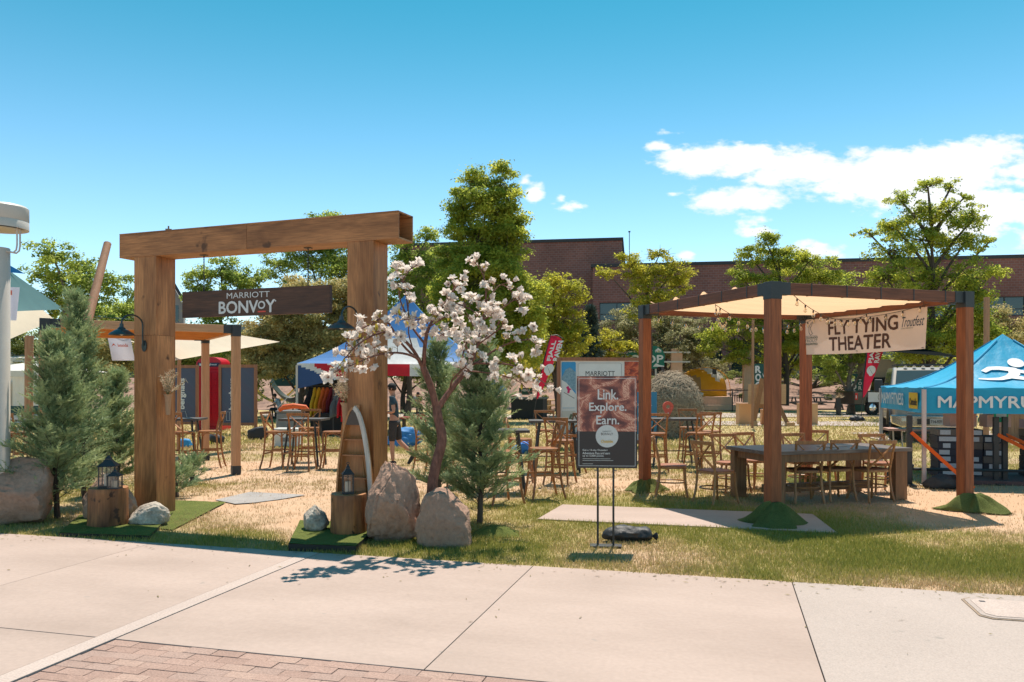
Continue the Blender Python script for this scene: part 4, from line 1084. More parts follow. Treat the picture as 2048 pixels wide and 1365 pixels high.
m_bag = M('black_sandbag_cloth', (.022, .023, .026), (.035, .036, .04), rough=.55, fine=.2, bump=.25, fscale=(30, 30, 30), spec=.4)
def sandbag(loc, L, r, label, rz=0., tail=True):
    t = thing('sandbag', label, 'sandbag', loc, rz, 'black sandbags'); mb = MB(); off = Vector((loc[0] * 7, 1, 2))
    def f(u, v):
        x = (u - .5) * L; k = (1 - abs(2 * u - 1) ** 3.5) ** .5 if 0 < u < 1 else 0
        k *= .86 + .34 * noise.noise(Vector((u * 4, 0, 0)) + off); a = 2 * PI * v
        n_ = 1 + .22 * noise.noise(Vector((u * 6, math.cos(a) * 2, math.sin(a) * 2)) + off) + .04 * math.sin(a * 5 + u * 20)
        z = r * .78 + math.sin(a) * r * .82 * k * n_
        return (x, math.cos(a) * r * 1.15 * k * n_, max(.005, z - (r * .78) * (1 - k) * .5))
    mb.grid(f, 30, 24); mb.build('bag', m_bag, t, smooth=True)
    if tail:
        k = MB()
        for i in range(9):
            a = 2 * PI * i / 9; k.tube([(L * .46, 0, r * .45), (L * .50, 0, r * .45), (L * .58, math.cos(a) * r * .35, r * .45 + math.sin(a) * r * .3)], [.012, .012, .014], 5)
        k.build('tied_end', m_bag, t, smooth=True)
    return t
sandbag(gp(1257, 1086) + Vector((0, .1, 0)), .56, .115, 'black sandbag with tied end lying behind the poster stand base')
# ================================================================== BROADLEAF TREES
def leafmat(name, c1, c2, tr=.4, rough=.55):
    return M(name, c1, c2, rough=rough, attr='tint', transl=tr, fine=.1, bump=0, stretch=(.5, .5, .5), spec=.25)
LG = leafmat('leaf_yellow_green', (.64, .62, .09), (.27, .34, .06), tr=.72)
LB = leafmat('leaf_bright_spring', (.66, .58, .07), (.38, .38, .05), tr=.72)
LM = leafmat('leaf_mid_green', (.56, .60, .13), (.22, .30, .065), tr=.72)
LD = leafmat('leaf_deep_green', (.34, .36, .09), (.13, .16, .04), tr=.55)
LO_ = leafmat('leaf_olive_tan', (.68, .54, .24), (.32, .30, .11), tr=.6)
LGY = leafmat('leaf_grey_olive', (.50, .46, .24), (.26, .25, .12), tr=.55)
def leaves_np(C, r, n, size, rs, tint, flat_=1.0, shell=.55):
    """n leaf quads round the centre C inside radii r"""
    d = rs.randn(n, 3); d /= np.linalg.norm(d, axis=1)[:, None]
    q = (shell + (1 - shell) * rs.rand(n) ** .7)[:, None] if shell < 1 else 1
    q = np.where(rs.rand(n, 1) < .3, rs.rand(n, 1) ** .5, q)
    P = C + d * q * r
    nrm = d * .6 + rs.randn(n, 3) * .55 + np.array([0, -.1, .75]); nrm /= np.linalg.norm(nrm, axis=1)[:, None]
    a = np.cross(nrm, rs.randn(n, 3)); a /= np.linalg.norm(a, axis=1)[:, None] + 1e-9; b = np.cross(nrm, a)
    s = size * (.6 + .8 * rs.rand(n))[:, None]
    V = np.stack([P - a * s * .62, P - b * s * .30 + a * .05 * s, P + a * s * .62, P + b * s * .30 + nrm * s * .1], 1)
    t = np.repeat(np.clip(tint + rs.randn(n) * .16, 0, 1), 4)
    return V.reshape(-1, 3), t
def tree(name, label, px, Y, base_z, blobs, mat, seed, leaf=.115, dens=1.0, bark=None, trunk_r=.16, cat='tree', group=None, sub=1.0, sparse=1.0, bare=0, fat=1.22):
    rs = np.random.RandomState(seed); rr = random.Random(seed)
    X0 = (px - 1024) / FPX * Y; base = Vector((X0, Y, base_z))
    t = thing(name, label, cat, base, 0, group)
    Vs, Ts = [], []; mb = MB(); ppm = FPX / Y
    if blobs:
        top = max(CAM_Z - (b[1] - b[3] - HOR) / ppm for b in blobs)
        cents = []
        for b in blobs:
            dep = rr.uniform(-.5, .5) * (b[2] / ppm) * 1.2
            c = Vector(((b[0] - 1024) / ppm - X0, dep, CAM_Z - (b[1] - HOR) / ppm - base_z)); cents.append((c, b[2] / ppm * fat, b[3] / ppm * fat))
        # trunk with a gentle sway up to 80 % of the height
        Ht = (top - base_z) * .82; cx = sum(c[0].x for c in cents) / len(cents)
        tp = [Vector((cx * .8 * (i / 8) ** 2 + .10 * math.sin(i * 1.3 + seed), .08 * math.sin(i * 1.7), Ht * i / 8)) for i in range(9)]
        mb.tube(tp, [trunk_r * (1.25 if i == 0 else 1 - .85 * i / 8) for i in range(9)], 9)
        def tpt(z):
            u = max(0, min(.98, z / Ht)) * 8; i = int(u); return tp[i].lerp(tp[i + 1], u - i)
        for (c, rx, rz) in cents:
            s0 = tpt(max(Ht * .18, c.z - 1.1 * (abs(c.x) + rx) * .8)); mid = s0.lerp(c, .5) + Vector((0, 0, .12 * rx)); L = (c - s0).length
            lr = max(.02, trunk_r * .38)
            mb.tube([s0, mid, c], [lr, lr * .7, lr * .4], 6)
            nc = max(8, int(25 * sub * (rx * rz) ** .5 / 1.2)); 
            for k in range(nc):
                d = Vector((rr.gauss(0, 1), rr.gauss(0, 1), rr.gauss(.15, 1))).normalized() * rr.uniform(.35, 1.0)
                cc = c + Vector((d.x * rx, d.y * rx * .9, d.z * rz))
                cr_ = rr.uniform(.18, .42) * min(rx, rz) ** .7
                mb.tube([c.lerp(cc, .05), c.lerp(cc, .55) + Vector((0, 0, -.05)), cc], [lr * .22, lr * .13, .006], 4, cap=False)
                n = int(dens * 165 * (cr_ / .45) ** 2 * (.15 / leaf) ** 1.6) + 8
                v, tt = leaves_np(np.array(cc), np.array([cr_ * 1.5, cr_ * 1.4, cr_ * .8]), n, leaf, rs, rr.uniform(.0, .8), shell=.15)
                Vs.append(v); Ts.append(tt)
            n = int(dens * 110 * rx * rz)
            v, tt = leaves_np(np.array(c), np.array([rx * 1.12, rx, rz * 1.12]), n, leaf, rs, .5, shell=.05); Vs.append(v); Ts.append(tt)
            for k in range(bare):
                d = Vector((rr.gauss(0, 1), rr.gauss(0, 1), rr.gauss(.2, .8))).normalized(); e = c + Vector((d.x * rx, d.y * rx, d.z * rz)) * 1.25
                m_ = c.lerp(e, .5) + Vector((rr.uniform(-.1, .1), 0, rr.uniform(-.1, .1))); mb.tube([c, m_, e], [.025, .016, .006], 4, cap=False)
    mb.build('trunk', bark or m_bark, t, smooth=True)
    V = np.concatenate(Vs); T = np.concatenate(Ts); F_ = np.arange(len(V)).reshape(-1, 4)
    cr = mesh_np('crown', V, F_, mat, t, attrs={'tint': T}); cr['kind'] = 'stuff'
    return t
TG = 'trees round the lawn'
tree('broadleaf_tree', 'airy green tree at the left with the leaning pole before it', 140, 32, 0, [(110, 508, 38, 24), (85, 548, 42, 30), (150, 548, 42, 40), (192, 585, 40, 40), (120, 600, 62, 36), (70, 620, 40, 30), (180, 635, 50, 26)], LM, 1, group=TG, dens=.95, bark=m_bark_light)
tree('broadleaf_tree', 'small green tree between the leaning pole and the left arch post', 235, 45, 0, [(250, 600, 22, 45), (215, 632, 38, 24), (270, 640, 30, 40), (240, 670, 50, 30)], LM, 2, group=TG)
tree('broadleaf_tree', 'light green tree seen under the left end of the hanging sign chain', 445, 40, 0, [(398, 565, 26, 26), (440, 538, 34, 28), (478, 575, 34, 32), (395, 605, 30, 30), (500, 555, 24, 22), (450, 610, 45, 30), (430, 680, 60, 40)], LM, 3, group=TG)
tree('broadleaf_tree', 'tall green tree rising above the arch beam behind the hanging sign', 640, 44, 0, [(560, 535, 42, 32), (618, 515, 46, 40), (668, 485, 40, 48), (640, 455, 28, 26), (705, 555, 50, 50), (590, 470, 24, 18), (720, 500, 40, 50)], LM, 4, group=TG, dens=.85)
tree('broadleaf_tree', 'wide olive and tan leaved tree behind the slatted pergola', 600, 38, 0, [(610, 590, 70, 36), (560, 650, 66, 52), (650, 660, 70, 60), (685, 600, 44, 46), (520, 705, 52, 44), (600, 715, 80, 45), (670, 735, 60, 36), (545, 735, 50, 30)], LO_, 5, group=TG, leaf=.12, dens=1.25, sub=1.3)
tree('broadleaf_tree', 'thin green tree just right of the right arch post', 815, 40, 0, [(810, 500, 30, 40), (852, 480, 20, 26), (862, 540, 34, 42), (805, 570, 40, 46), (850, 610, 40, 40), (800, 650, 40, 50)], LM, 6, group=TG, dens=.8)
tree('broadleaf_tree', 'tallest tree, twin topped and upright, behind the white blossom tree', 965, 36, 0, [(945, 372, 32, 40), (1004, 366, 28, 40), (925, 425, 38, 44), (990, 425, 46, 46), (1022, 450, 26, 40), (955, 480, 56, 44), (1012, 515, 44, 50), (908, 530, 40, 46), (965, 560, 56, 48), (905, 600, 46, 40), (1035, 590, 46, 50), (980, 640, 60, 50), (1050, 650, 50, 46), (920, 670, 50, 46), (1010, 705, 60, 40)], LG, 7, group=TG, dens=1.25, sub=1.25, leaf=.115, trunk_r=.2)
tree('broadleaf_tree', 'bright yellow green tree before the left corner of the brick building', 1115, 41, 0, [(1105, 575, 36, 28), (1145, 590, 28, 34), (1075, 620, 40, 36), (1130, 640, 42, 38), (1080, 680, 46, 36), (1140, 690, 40, 30), (1100, 725, 50, 30)], LB, 8, group=TG)
tree('broadleaf_tree', 'sparse yellow tinged tree with bare twigs before the brick wall', 1300, 47, .3, [(1215, 546, 24, 14), (1262, 528, 26, 22), (1283, 560, 34, 26), (1320, 510, 22, 14), (1345, 545, 30, 26), (1310, 592, 46, 26), (1355, 570, 20, 18), (1290, 625, 40, 24)], LB, 9, group=TG, bare=5, dens=.95)
tree('broadleaf_tree', 'grey olive bushy tree behind the left post of the fabric pergola', 1330, 52, .4, [(1255, 650, 40, 30), (1318, 640, 44, 26), (1375, 665, 46, 30), (1330, 690, 60, 30), (1270, 695, 40, 26), (1400, 700, 34, 24)], LGY, 10, group=TG, leaf=.13, bare=3, dens=1.1)
tree('broadleaf_tree', 'low golden green bush behind the green camp sign', 1220, 49, .3, [(1180, 690, 30, 24), (1222, 684, 34, 22), (1258, 700, 30, 18), (1200, 712, 40, 16)], LB, 11, cat='bush')
tree('broadleaf_tree', 'broad green tree behind the nearest pergola post', 1572, 50, .3, [(1530, 480, 22, 22), (1502, 512, 26, 22), (1560, 520, 36, 30), (1610, 528, 44, 24), (1478, 556, 28, 22), (1545, 570, 50, 30), (1645, 565, 44, 30), (1510, 620, 56, 34), (1600, 620, 56, 36), (1670, 610, 34, 30), (1470, 665, 46, 32), (1545, 680, 50, 38), (1475, 712, 32, 22), (1610, 690, 46, 40), (1420, 690, 30, 20), (1560, 735, 36, 24)], LG, 12, group=TG, dens=1.05, trunk_r=.2)
tree('broadleaf_tree', 'small dark green tree under the fly tying banner, grey straight trunk', 1700, 44, 0, [(1650, 715, 36, 28), (1700, 700, 40, 30), (1745, 715, 30, 26), (1680, 745, 44, 18), (1730, 690, 30, 30)], LM, 13, group=TG, bark=m_bark_light, trunk_r=.21, dens=1.1)
tree('broadleaf_tree', 'large open crowned tree against the cloud at the right', 1862, 40, 0, [(1850, 378, 24, 18), (1800, 395, 28, 16), (1905, 372, 14, 14), (1835, 425, 42, 28), (1892, 425, 36, 28), (1942, 440, 26, 26), (1930, 395, 12, 10), (1790, 452, 34, 22), (1735, 468, 26, 12), (1850, 478, 52, 32), (1925, 490, 40, 26), (1980, 485, 16, 10), (1775, 505, 46, 22), (1765, 560, 56, 34), (1860, 545, 50, 34), (1940, 560, 46, 34), (1985, 545, 22, 12), (1700, 590, 34, 24), (1830, 610, 64, 40), (1930, 625, 50, 40), (1880, 670, 60, 40), (1965, 660, 40, 34), (1820, 690, 44, 40), (1945, 710, 40, 40)], LG, 14, group=TG, dens=.85, trunk_r=.24, leaf=.12)
tree('broadleaf_tree', 'brownish olive bush beyond the peak of the blue tent', 2025, 46, 0, [(2010, 650, 40, 30), (2050, 690, 50, 50), (1990, 690, 34, 34), (2090, 650, 50, 40)], LO_, 15, leaf=.12, cat='bush', dens=1.2)
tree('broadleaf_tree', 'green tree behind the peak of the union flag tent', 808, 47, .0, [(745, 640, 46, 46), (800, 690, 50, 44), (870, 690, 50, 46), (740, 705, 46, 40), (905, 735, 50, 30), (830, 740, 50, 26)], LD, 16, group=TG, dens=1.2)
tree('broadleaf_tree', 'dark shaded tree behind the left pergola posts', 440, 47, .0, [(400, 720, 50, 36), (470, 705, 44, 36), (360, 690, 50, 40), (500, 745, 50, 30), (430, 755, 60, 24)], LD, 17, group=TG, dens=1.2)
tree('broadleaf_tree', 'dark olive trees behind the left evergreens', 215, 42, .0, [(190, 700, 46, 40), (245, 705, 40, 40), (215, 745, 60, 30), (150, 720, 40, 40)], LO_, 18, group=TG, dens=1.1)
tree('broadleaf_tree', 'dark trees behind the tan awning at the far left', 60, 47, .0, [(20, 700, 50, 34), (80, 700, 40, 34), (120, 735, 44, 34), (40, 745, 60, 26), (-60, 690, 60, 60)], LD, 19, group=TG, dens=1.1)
tree('bush', 'bare twiggy shrub beside the yellow tent', 1410, 53, .5, [(1390, 725, 34, 24), (1430, 735, 30, 22), (1360, 735, 26, 20)], LGY, 20, cat='bush', bare=9, dens=.55)
tree('bush', 'grey green shrubs behind the red feather flag', 1130, 52, .4, [(1085, 742, 40, 24), (1150, 735, 44, 28), (1200, 745, 36, 22), (1030, 750, 36, 18)], LGY, 22, cat='bush', dens=.9)
tree('bush', 'dark shrub row below the brick wall beside the peach pylon', 1620, 58, .9, [(1480, 752, 30, 12), (1540, 758, 26, 10), (1600, 756, 30, 10), (1660, 758, 36, 12), (1720, 752, 40, 16), (1780, 745, 40, 22), (1840, 740, 40, 26), (1900, 745, 50, 26)], LD, 23, cat='bush', dens=.9)
# low shrubs scattered on the mulch bank: one mass
rs = np.random.RandomState(3); Vs, Ts = [], []
for i in range(110):
    x = rs.uniform(-45, 42); v = rs.uniform(.15, .95); y = 51 + v * 14; z = 2.1 * (v * v * (3 - 2 * v)); r = rs.uniform(.25, .6)
    vv, tt = leaves_np(np.array([x, y, z + r * .4]), np.array([r, r, r * .7]), 70, .16, rs, rs.uniform(0, 1)); Vs.append(vv); Ts.append(tt)
for i in range(260):
    x = rs.uniform(-90, 80); y = rs.uniform(67, 74); z = rs.uniform(2.2, 4.8 if x < -2 else 2.8); r = rs.uniform(.7, 1.3)
    if -2 < x < 45: continue
    vv, tt = leaves_np(np.array([x, y, z]), np.array([r, r, r * .8]), 130, .3, rs, rs.uniform(.3, 1)); Vs.append(vv); Ts.append(tt)
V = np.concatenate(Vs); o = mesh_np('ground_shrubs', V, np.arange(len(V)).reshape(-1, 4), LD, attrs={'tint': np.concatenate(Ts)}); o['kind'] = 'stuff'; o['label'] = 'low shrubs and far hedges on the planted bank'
# small spruce
def conifer(px, Y, z0, z1, r, mat, seed, label, nb=150, strip=.16, wd=.03, name='spruce_tree', per=60):
    rs = np.random.RandomState(seed); t = thing(name, label, 'evergreen', at(px, Y, z0))
    H = z1 - z0; Vs = []; Ts = []; tr = MB(); tr.tube([(0, 0, 0), (0, 0, H * .95)], [H * .02, H * .004], 7)
    for i in range(nb):
        u = i / nb; z = H * (.06 + .9 * u); L = r * (1 - u) ** .8 * rs.uniform(.7, 1.1); az = rs.rand() * 2 * PI; el = -.15 + .6 * u
        d = np.array([math.cos(az) * math.cos(el), math.sin(az) * math.cos(el), math.sin(el)])
        q = rs.rand(per) ** .7; P = np.array([0, 0, z]) + d * (q * L)[:, None]
        dirs = d * .8 + rs.randn(per, 3) * .55; dirs /= np.linalg.norm(dirs, axis=1)[:, None]
        sd = np.cross(dirs, rs.randn(per, 3)); sd /= np.linalg.norm(sd, axis=1)[:, None]
        V = np.stack([P - sd * wd, P + sd * wd, P + dirs * strip * (.6 + .8 * rs.rand(per, 1))], 1)
        Vs.append(V.reshape(-1, 3)); Ts.append(np.full(per * 3, rs.uniform(0, .8)))
    tr.build('trunk', m_bark, t); V = np.concatenate(Vs)
    c = mesh_np('crown', V, np.arange(len(V)).reshape(-1, 3), mat, t, attrs={'tint': np.concatenate(Ts)}); c['kind'] = 'stuff'
    return t
LSP = leafmat('spruce_blue_green', (.13, .17, .14), (.045, .07, .06), tr=.1)
conifer(1180, 48, .2, zat(608, 48), 1.15, LSP, 4, 'small blue green spruce before the brick wall', strip=.35, wd=.06)

# ================================================================== POTTED STYLE CYPRESS SHRUBS (feathery evergreen sprays)
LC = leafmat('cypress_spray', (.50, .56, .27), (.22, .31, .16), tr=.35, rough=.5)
def cypress(loc, H, rmax, seed, label, z_lo=.16, nb=150, lean=(0, 0), low=1.0, dens=1.0, grp='feathery evergreens dressing the arch'):
    rs = np.random.RandomState(seed); t = thing('evergreen_shrub', label, 'evergreen', loc, 0, grp)
    wood = MB(); tp = [Vector((lean[0] * (i / 8) ** 1.5 + .02 * math.sin(i * 1.9 + seed), lean[1] * i / 8, H * .96 * i / 8)) for i in range(9)]
    wood.tube(tp, [.038 * (1 - .85 * i / 8) for i in range(9)], 7)
    Vs, Ts = [], []
    for i in range(nb):
        u = (i + .5) / nb; z = z_lo + (H - z_lo) * u ** .92; k = min(8 * z / (H * .96), 7.99); b0 = np.array(tp[int(k)].lerp(tp[int(k) + 1], k - int(k)))
        prof = (1 - u) ** .62 * (.8 + .2 * min(1, u * 5)) if u > .1 else .62 + .3 * low * u / .1
        L = rmax * max(.10, prof) * rs.uniform(.55, 1.18); az = rs.rand() * 2 * PI; el = rs.uniform(.25, .75) + .5 * u
        d = np.array([math.cos(az) * math.cos(el), math.sin(az) * math.cos(el), math.sin(el)])
        sidev = np.cross(d, [0, 0, 1.0]); sidev /= np.linalg.norm(sidev) + 1e-9; upv = np.cross(sidev, d)
        q = lambda s: b0 + d * s * L + np.array([0, 0, -.10 * (s * L) ** 1.3])
        wood.tube([Vector(q(0)), Vector(q(.5)), Vector(q(.95))], [.006, .004, .002], 4, cap=False)
        ns_ = max(5, int((6 + 17 * L / .5) * dens)); tint = rs.uniform(.0, .8)
        for s in np.concatenate([rs.uniform(.18, 1.0, ns_), [1.0, 1.0]]):
            o_ = q(s); side = rs.choice([-1, 1]); sp_ = d * rs.uniform(.55, 1.0) + sidev * side * rs.uniform(.1, .9) + upv * rs.uniform(-.15, .45) + rs.randn(3) * .12
            sp_ /= np.linalg.norm(sp_); SLn = rs.uniform(.12, .24) * (1.15 - .3 * s); m = 22
            a = np.cross(sp_, rs.randn(3) * .4 + upv); a /= np.linalg.norm(a) + 1e-9
            w = rs.rand(m); P = o_ + sp_ * (w * SLn)[:, None]
            sg_ = np.where(np.arange(m) % 2 == 0, 1, -1)[:, None]
            dr = sp_ * .85 + a * sg_ * rs.uniform(.25, .75, (m, 1)) + rs.randn(m, 3) * .10; dr /= np.linalg.norm(dr, axis=1)[:, None]
            nn = np.cross(dr, rs.randn(m, 3) * .5 + np.cross(sp_, a)); nn /= np.linalg.norm(nn, axis=1)[:, None] + 1e-9
            ln = (.028 + .05 * rs.rand(m, 1)) * (1.1 - .5 * w[:, None])
            V = np.stack([P - nn * .0046, P + nn * .0046, P + dr * ln + nn * .001], 1)
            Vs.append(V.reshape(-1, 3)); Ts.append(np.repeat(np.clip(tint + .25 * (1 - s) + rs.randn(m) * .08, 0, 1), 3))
    wood.build('trunk', m_bark, t, smooth=True)
    V = np.concatenate(Vs); f = mesh_np('foliage', V, np.arange(len(V)).reshape(-1, 3), LC, t, attrs={'tint': np.concatenate(Ts)}); f['kind'] = 'stuff'
    return t
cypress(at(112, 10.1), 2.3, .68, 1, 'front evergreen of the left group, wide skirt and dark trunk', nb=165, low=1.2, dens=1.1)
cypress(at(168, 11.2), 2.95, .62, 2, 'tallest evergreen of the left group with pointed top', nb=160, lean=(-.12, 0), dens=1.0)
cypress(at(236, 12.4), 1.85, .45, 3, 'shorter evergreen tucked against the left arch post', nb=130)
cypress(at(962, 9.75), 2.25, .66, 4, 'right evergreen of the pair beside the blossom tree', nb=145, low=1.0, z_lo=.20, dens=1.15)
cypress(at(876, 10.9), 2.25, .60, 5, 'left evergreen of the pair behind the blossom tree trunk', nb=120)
for (p_, Y_, s_) in ((352, 12.0, 7), (385, 13.6, 8)):
    cypress(at(p_, Y_), .38, .38, s_, 'cut evergreen branch lying right of the left arch post' if s_ == 7 else 'second cut evergreen branch lying further back right of the post', z_lo=.03, nb=16, grp='cut branches on the ground')

# ================================================================== WHITE BLOSSOM TREE
MGY = 8.72; MG = at(868, MGY); mag = thing('blossom_tree', 'artificial magnolia with white blossoms and forked red brown trunk before the arch', 'blossom tree', MG)
def mp3(px, py, dy=0.0):
    Y = MGY + dy; p = Vector(((px - 1024) / FPX * Y, Y, CAM_Z - (py - HOR) / FPX * Y)); return p - MG
wood = MB()
def limb(pts, r0, r1, n=10):
    P = [Vector(p) for p in pts]; out = []
    for i in range(len(P) - 1):
        a = P[max(i - 1, 0)]; b = P[i]; c = P[i + 1]; d = P[min(i + 2, len(P) - 1)]
        for k in range(4):
            t = k / 4; out.append(.5 * ((2 * b) + (-a + c) * t + (2 * a - 5 * b + 4 * c - d) * t * t + (-a + 3 * b - 3 * c + d) * t ** 3))
    out.append(P[-1]); m = len(out)
    wood.tube(out, [r0 + (r1 - r0) * i / (m - 1) for i in range(m)], n)
    return out
limb([(0, 0, 0), mp3(864, 985), mp3(872, 930), mp3(884, 880), mp3(877, 840), mp3(873, 815)], .062, .048)
A1 = limb([mp3(874, 822), mp3(862, 775, -.05), mp3(848, 740, -.1), mp3(846, 735, -.1)], .040, .031)
B1 = limb([mp3(873, 822), mp3(900, 782, .05), mp3(932, 742, .1), mp3(945, 725, .1)], .034, .024)
LIMBS = []
def br(pts, r0, r1=.004, blo=None):
    o = limb(pts, r0, r1, 7); LIMBS.append((o, blo)); return o
f1 = mp3(847, 738, -.1); f2 = mp3(940, 732, .1)
br([f1, mp3(826, 700, -.25), mp3(800, 675, -.45), mp3(765, 665, -.6), mp3(715, 690, -.75), mp3(672, 740, -.85)], .022)
br([f1, mp3(832, 716, -.25), mp3(795, 706, -.5), mp3(750, 712, -.75), mp3(700, 732, -.9), mp3(654, 752, -1.0)], .016)
br([mp3(832, 716, -.25), mp3(805, 690, -.3), mp3(770, 640, -.4), mp3(740, 650, -.5), mp3(700, 670, -.6), mp3(690, 700, -.6)], .014)
br([f1, mp3(850, 690, -.2), mp3(858, 655, -.2), mp3(880, 620, -.1), mp3(908, 580, 0), mp3(925, 560, .1)], .026)
br([mp3(851, 690, -.2), mp3(822, 650, -.1), mp3(815, 610, 0), mp3(808, 570, .05), mp3(795, 540, .05)], .014)
br([mp3(818, 640, -.1), mp3(800, 600, -.15), mp3(800, 575, -.2), mp3(815, 545, -.2), mp3(835, 530, -.2)], .009)
br([mp3(826, 700, -.2), mp3(817, 655, -.3), mp3(845, 640, -.35), mp3(800, 640, -.4)], .008)
br([mp3(858, 655, -.2), mp3(880, 640, -.4), mp3(905, 628, -.5), mp3(915, 640, -.6)], .010)
br([mp3(895, 600, 0), mp3(925, 612, -.1), mp3(950, 625, -.2), mp3(965, 650, -.3)], .009)
br([f2, mp3(955, 690, .2), mp3(966, 640, .25), mp3(972, 590, .3), mp3(966, 550, .3), mp3(950, 525, .3)], .020)
br([mp3(969, 610, .28), mp3(990, 580, .3), mp3(1005, 570, .35), mp3(1025, 585, .4)], .008)
br([mp3(966, 640, .25), mp3(1000, 620, .3), mp3(1030, 600, .35), mp3(1040, 615, .4)], .009)
br([mp3(955, 690, .2), mp3(990, 665, .0), mp3(1005, 650, -.1), mp3(1000, 635, -.2)], .010)
br([f2, mp3(960, 722, .15), mp3(990, 700, .2), mp3(1025, 685, .25), mp3(1060, 680, .3), mp3(1072, 690, .3)], .015)
br([mp3(950, 727, .1), mp3(985, 728, .0), mp3(1020, 730, -.1), mp3(1060, 745, -.2), mp3(1095, 772, -.3)], .013)
br([mp3(900, 782, .05), mp3(905, 760, -.15), mp3(930, 735, -.3), mp3(950, 715, -.4), mp3(925, 700, -.5)], .012)
br([f2, mp3(935, 700, -.1), mp3(920, 670, -.2), mp3(905, 660, -.3), mp3(880, 672, -.35)], .012)
br([f2, mp3(950, 700, .4), mp3(975, 670, .6), mp3(1000, 640, .7), mp3(985, 610, .75)], .012)
br([mp3(932, 742, .1), mp3(965, 745, .4), mp3(1000, 750, .6), mp3(1040, 765, .6), mp3(1060, 790, .55)], .010)
br([mp3(930, 742, .1), mp3(925, 715, .35), mp3(935, 680, .5), mp3(945, 650, .6), mp3(925, 615, .65)], .012)
m_petal = M('white_petal', (.88, .80, .73), (.82, .68, .62), rough=.7, transl=.42, fine=.03, bump=0, attr='tint')
m_petal_base = flat('pink_brown_calyx', (.34, .15, .10)); m_mleaf = leafmat('magnolia_leaf', (.42, .32, .05), (.15, .17, .03))
def blossom_mesh(open_, seed, n=6):
    rr = random.Random(seed); mb = MB()
    for ring in range(2):
        for k in range(n if ring == 0 else 4):
            az = 2 * PI * (k + ring * .5) / (n if ring == 0 else 4) + rr.uniform(-.15, .15); op = open_ * (1 if ring == 0 else .5) + rr.uniform(-.12, .12)
            L = .062 * rr.uniform(.9, 1.15); W = .024; out = []
            for i in range(5):
                t = i / 4; th = op * (.35 + .9 * t) ; r = L * t * math.sin(op * (.5 + .5 * t)) + .004; z = L * t * math.cos(op * (.5 + .5 * t))
                w = W * math.sin(PI * min(1, .12 + .80 * t)) ** .7
                for s in (-1, 0, 1):
                    rad = Vector((math.cos(az), math.sin(az), 0)); tan = Vector((-math.sin(az), math.cos(az), 0))
                    out.append(rad * (r + (-.006 if s == 0 else .002) * -1) + tan * (s * w) + Vector((0, 0, z)))
            mb.add(out, [(i * 3 + s, i * 3 + s + 1, i * 3 + s + 4, i * 3 + s + 3) for i in range(4) for s in (0, 1)], 0)
    mb.lathe([(0, -.014), (.007, -.008), (.009, 0), (.003, .012)], 7, mi=1)
    me_o = mb.build('blossom', [m_petal, m_petal_base], mag, smooth=False)
    me_o.data.polygons.foreach_set('use_smooth', [True] * len(me_o.data.polygons))
    return me_o
BL = [blossom_mesh(o_, s_) for o_, s_ in ((.95, 1), (1.25, 2), (.6, 3), (.35, 4), (1.1, 5))]
lf = MB(); lf.grid(lambda u, v: ((v - .5) * .034 * math.sin(PI * (.06 + .9 * u)), u * .085, .01 * math.sin(PI * u) - abs(v - .5) * .008), 6, 2)
LFm = lf.build('leaf', m_mleaf, mag)
proto = {'b': list(BL), 'l': [LFm]}; used = set(); rr = random.Random(77)
def put(src, p, d, s):
    if src.name not in used: used.add(src.name); o = src
    else: o = src.copy(); COL.objects.link(o); o.parent = mag
    q = Vector(d).to_track_quat('Z', 'Y'); o.rotation_mode = 'QUATERNION'; o.rotation_quaternion = q; o.location = p; o.scale = (s, s, s)
nb_ = 0
for (o_, blo) in LIMBS:
    m = len(o_); k0 = int(m * .34)
    Ln = sum((o_[i + 1] - o_[i]).length for i in range(k0, m - 1)); cnt = max(5, int(Ln * 19))
    for c_ in range(cnt):
        i = k0 + int((m - 1 - k0) * (c_ + .5) / cnt); p = o_[i]; dr = (o_[min(i + 1, m - 1)] - o_[i - 1]).normalized()
        side = Vector((rr.gauss(0, 1), rr.gauss(0, 1), rr.gauss(.35, .8))).normalized(); e = (dr * .5 + side).normalized()
        L = rr.uniform(.04, .15); tip = p + e * L
        wood.tube([p, p.lerp(tip, .5) + Vector((0, 0, .01)), tip], [.0045, .0035, .0025], 5, cap=False)
        put(rr.choice(BL), tip, (e + Vector((0, 0, .3))).normalized(), rr.uniform(.75, 1.2)); nb_ += 1
        if rr.random() < .35:
            tip2 = tip + Vector((rr.gauss(0, 1), rr.gauss(0, 1), rr.gauss(0, 1))).normalized() * .07
            put(rr.choice(BL[:3]), tip2, Vector((rr.gauss(0, 1), rr.gauss(-.4, 1), rr.gauss(.5, 1))).normalized(), rr.uniform(.7, 1.1)); nb_ += 1
        if rr.random() < .55:
            put(LFm, p.lerp(tip, .6), Vector((rr.gauss(0, 1), rr.gauss(0, 1), rr.gauss(0, 1))).normalized(), rr.uniform(.6, 1.1))
    put(rr.choice(BL[:3]), o_[-1], dr, 1.1)
print('blossoms', nb_)
wood.build('trunk', m_mag_bark, mag, smooth=True)
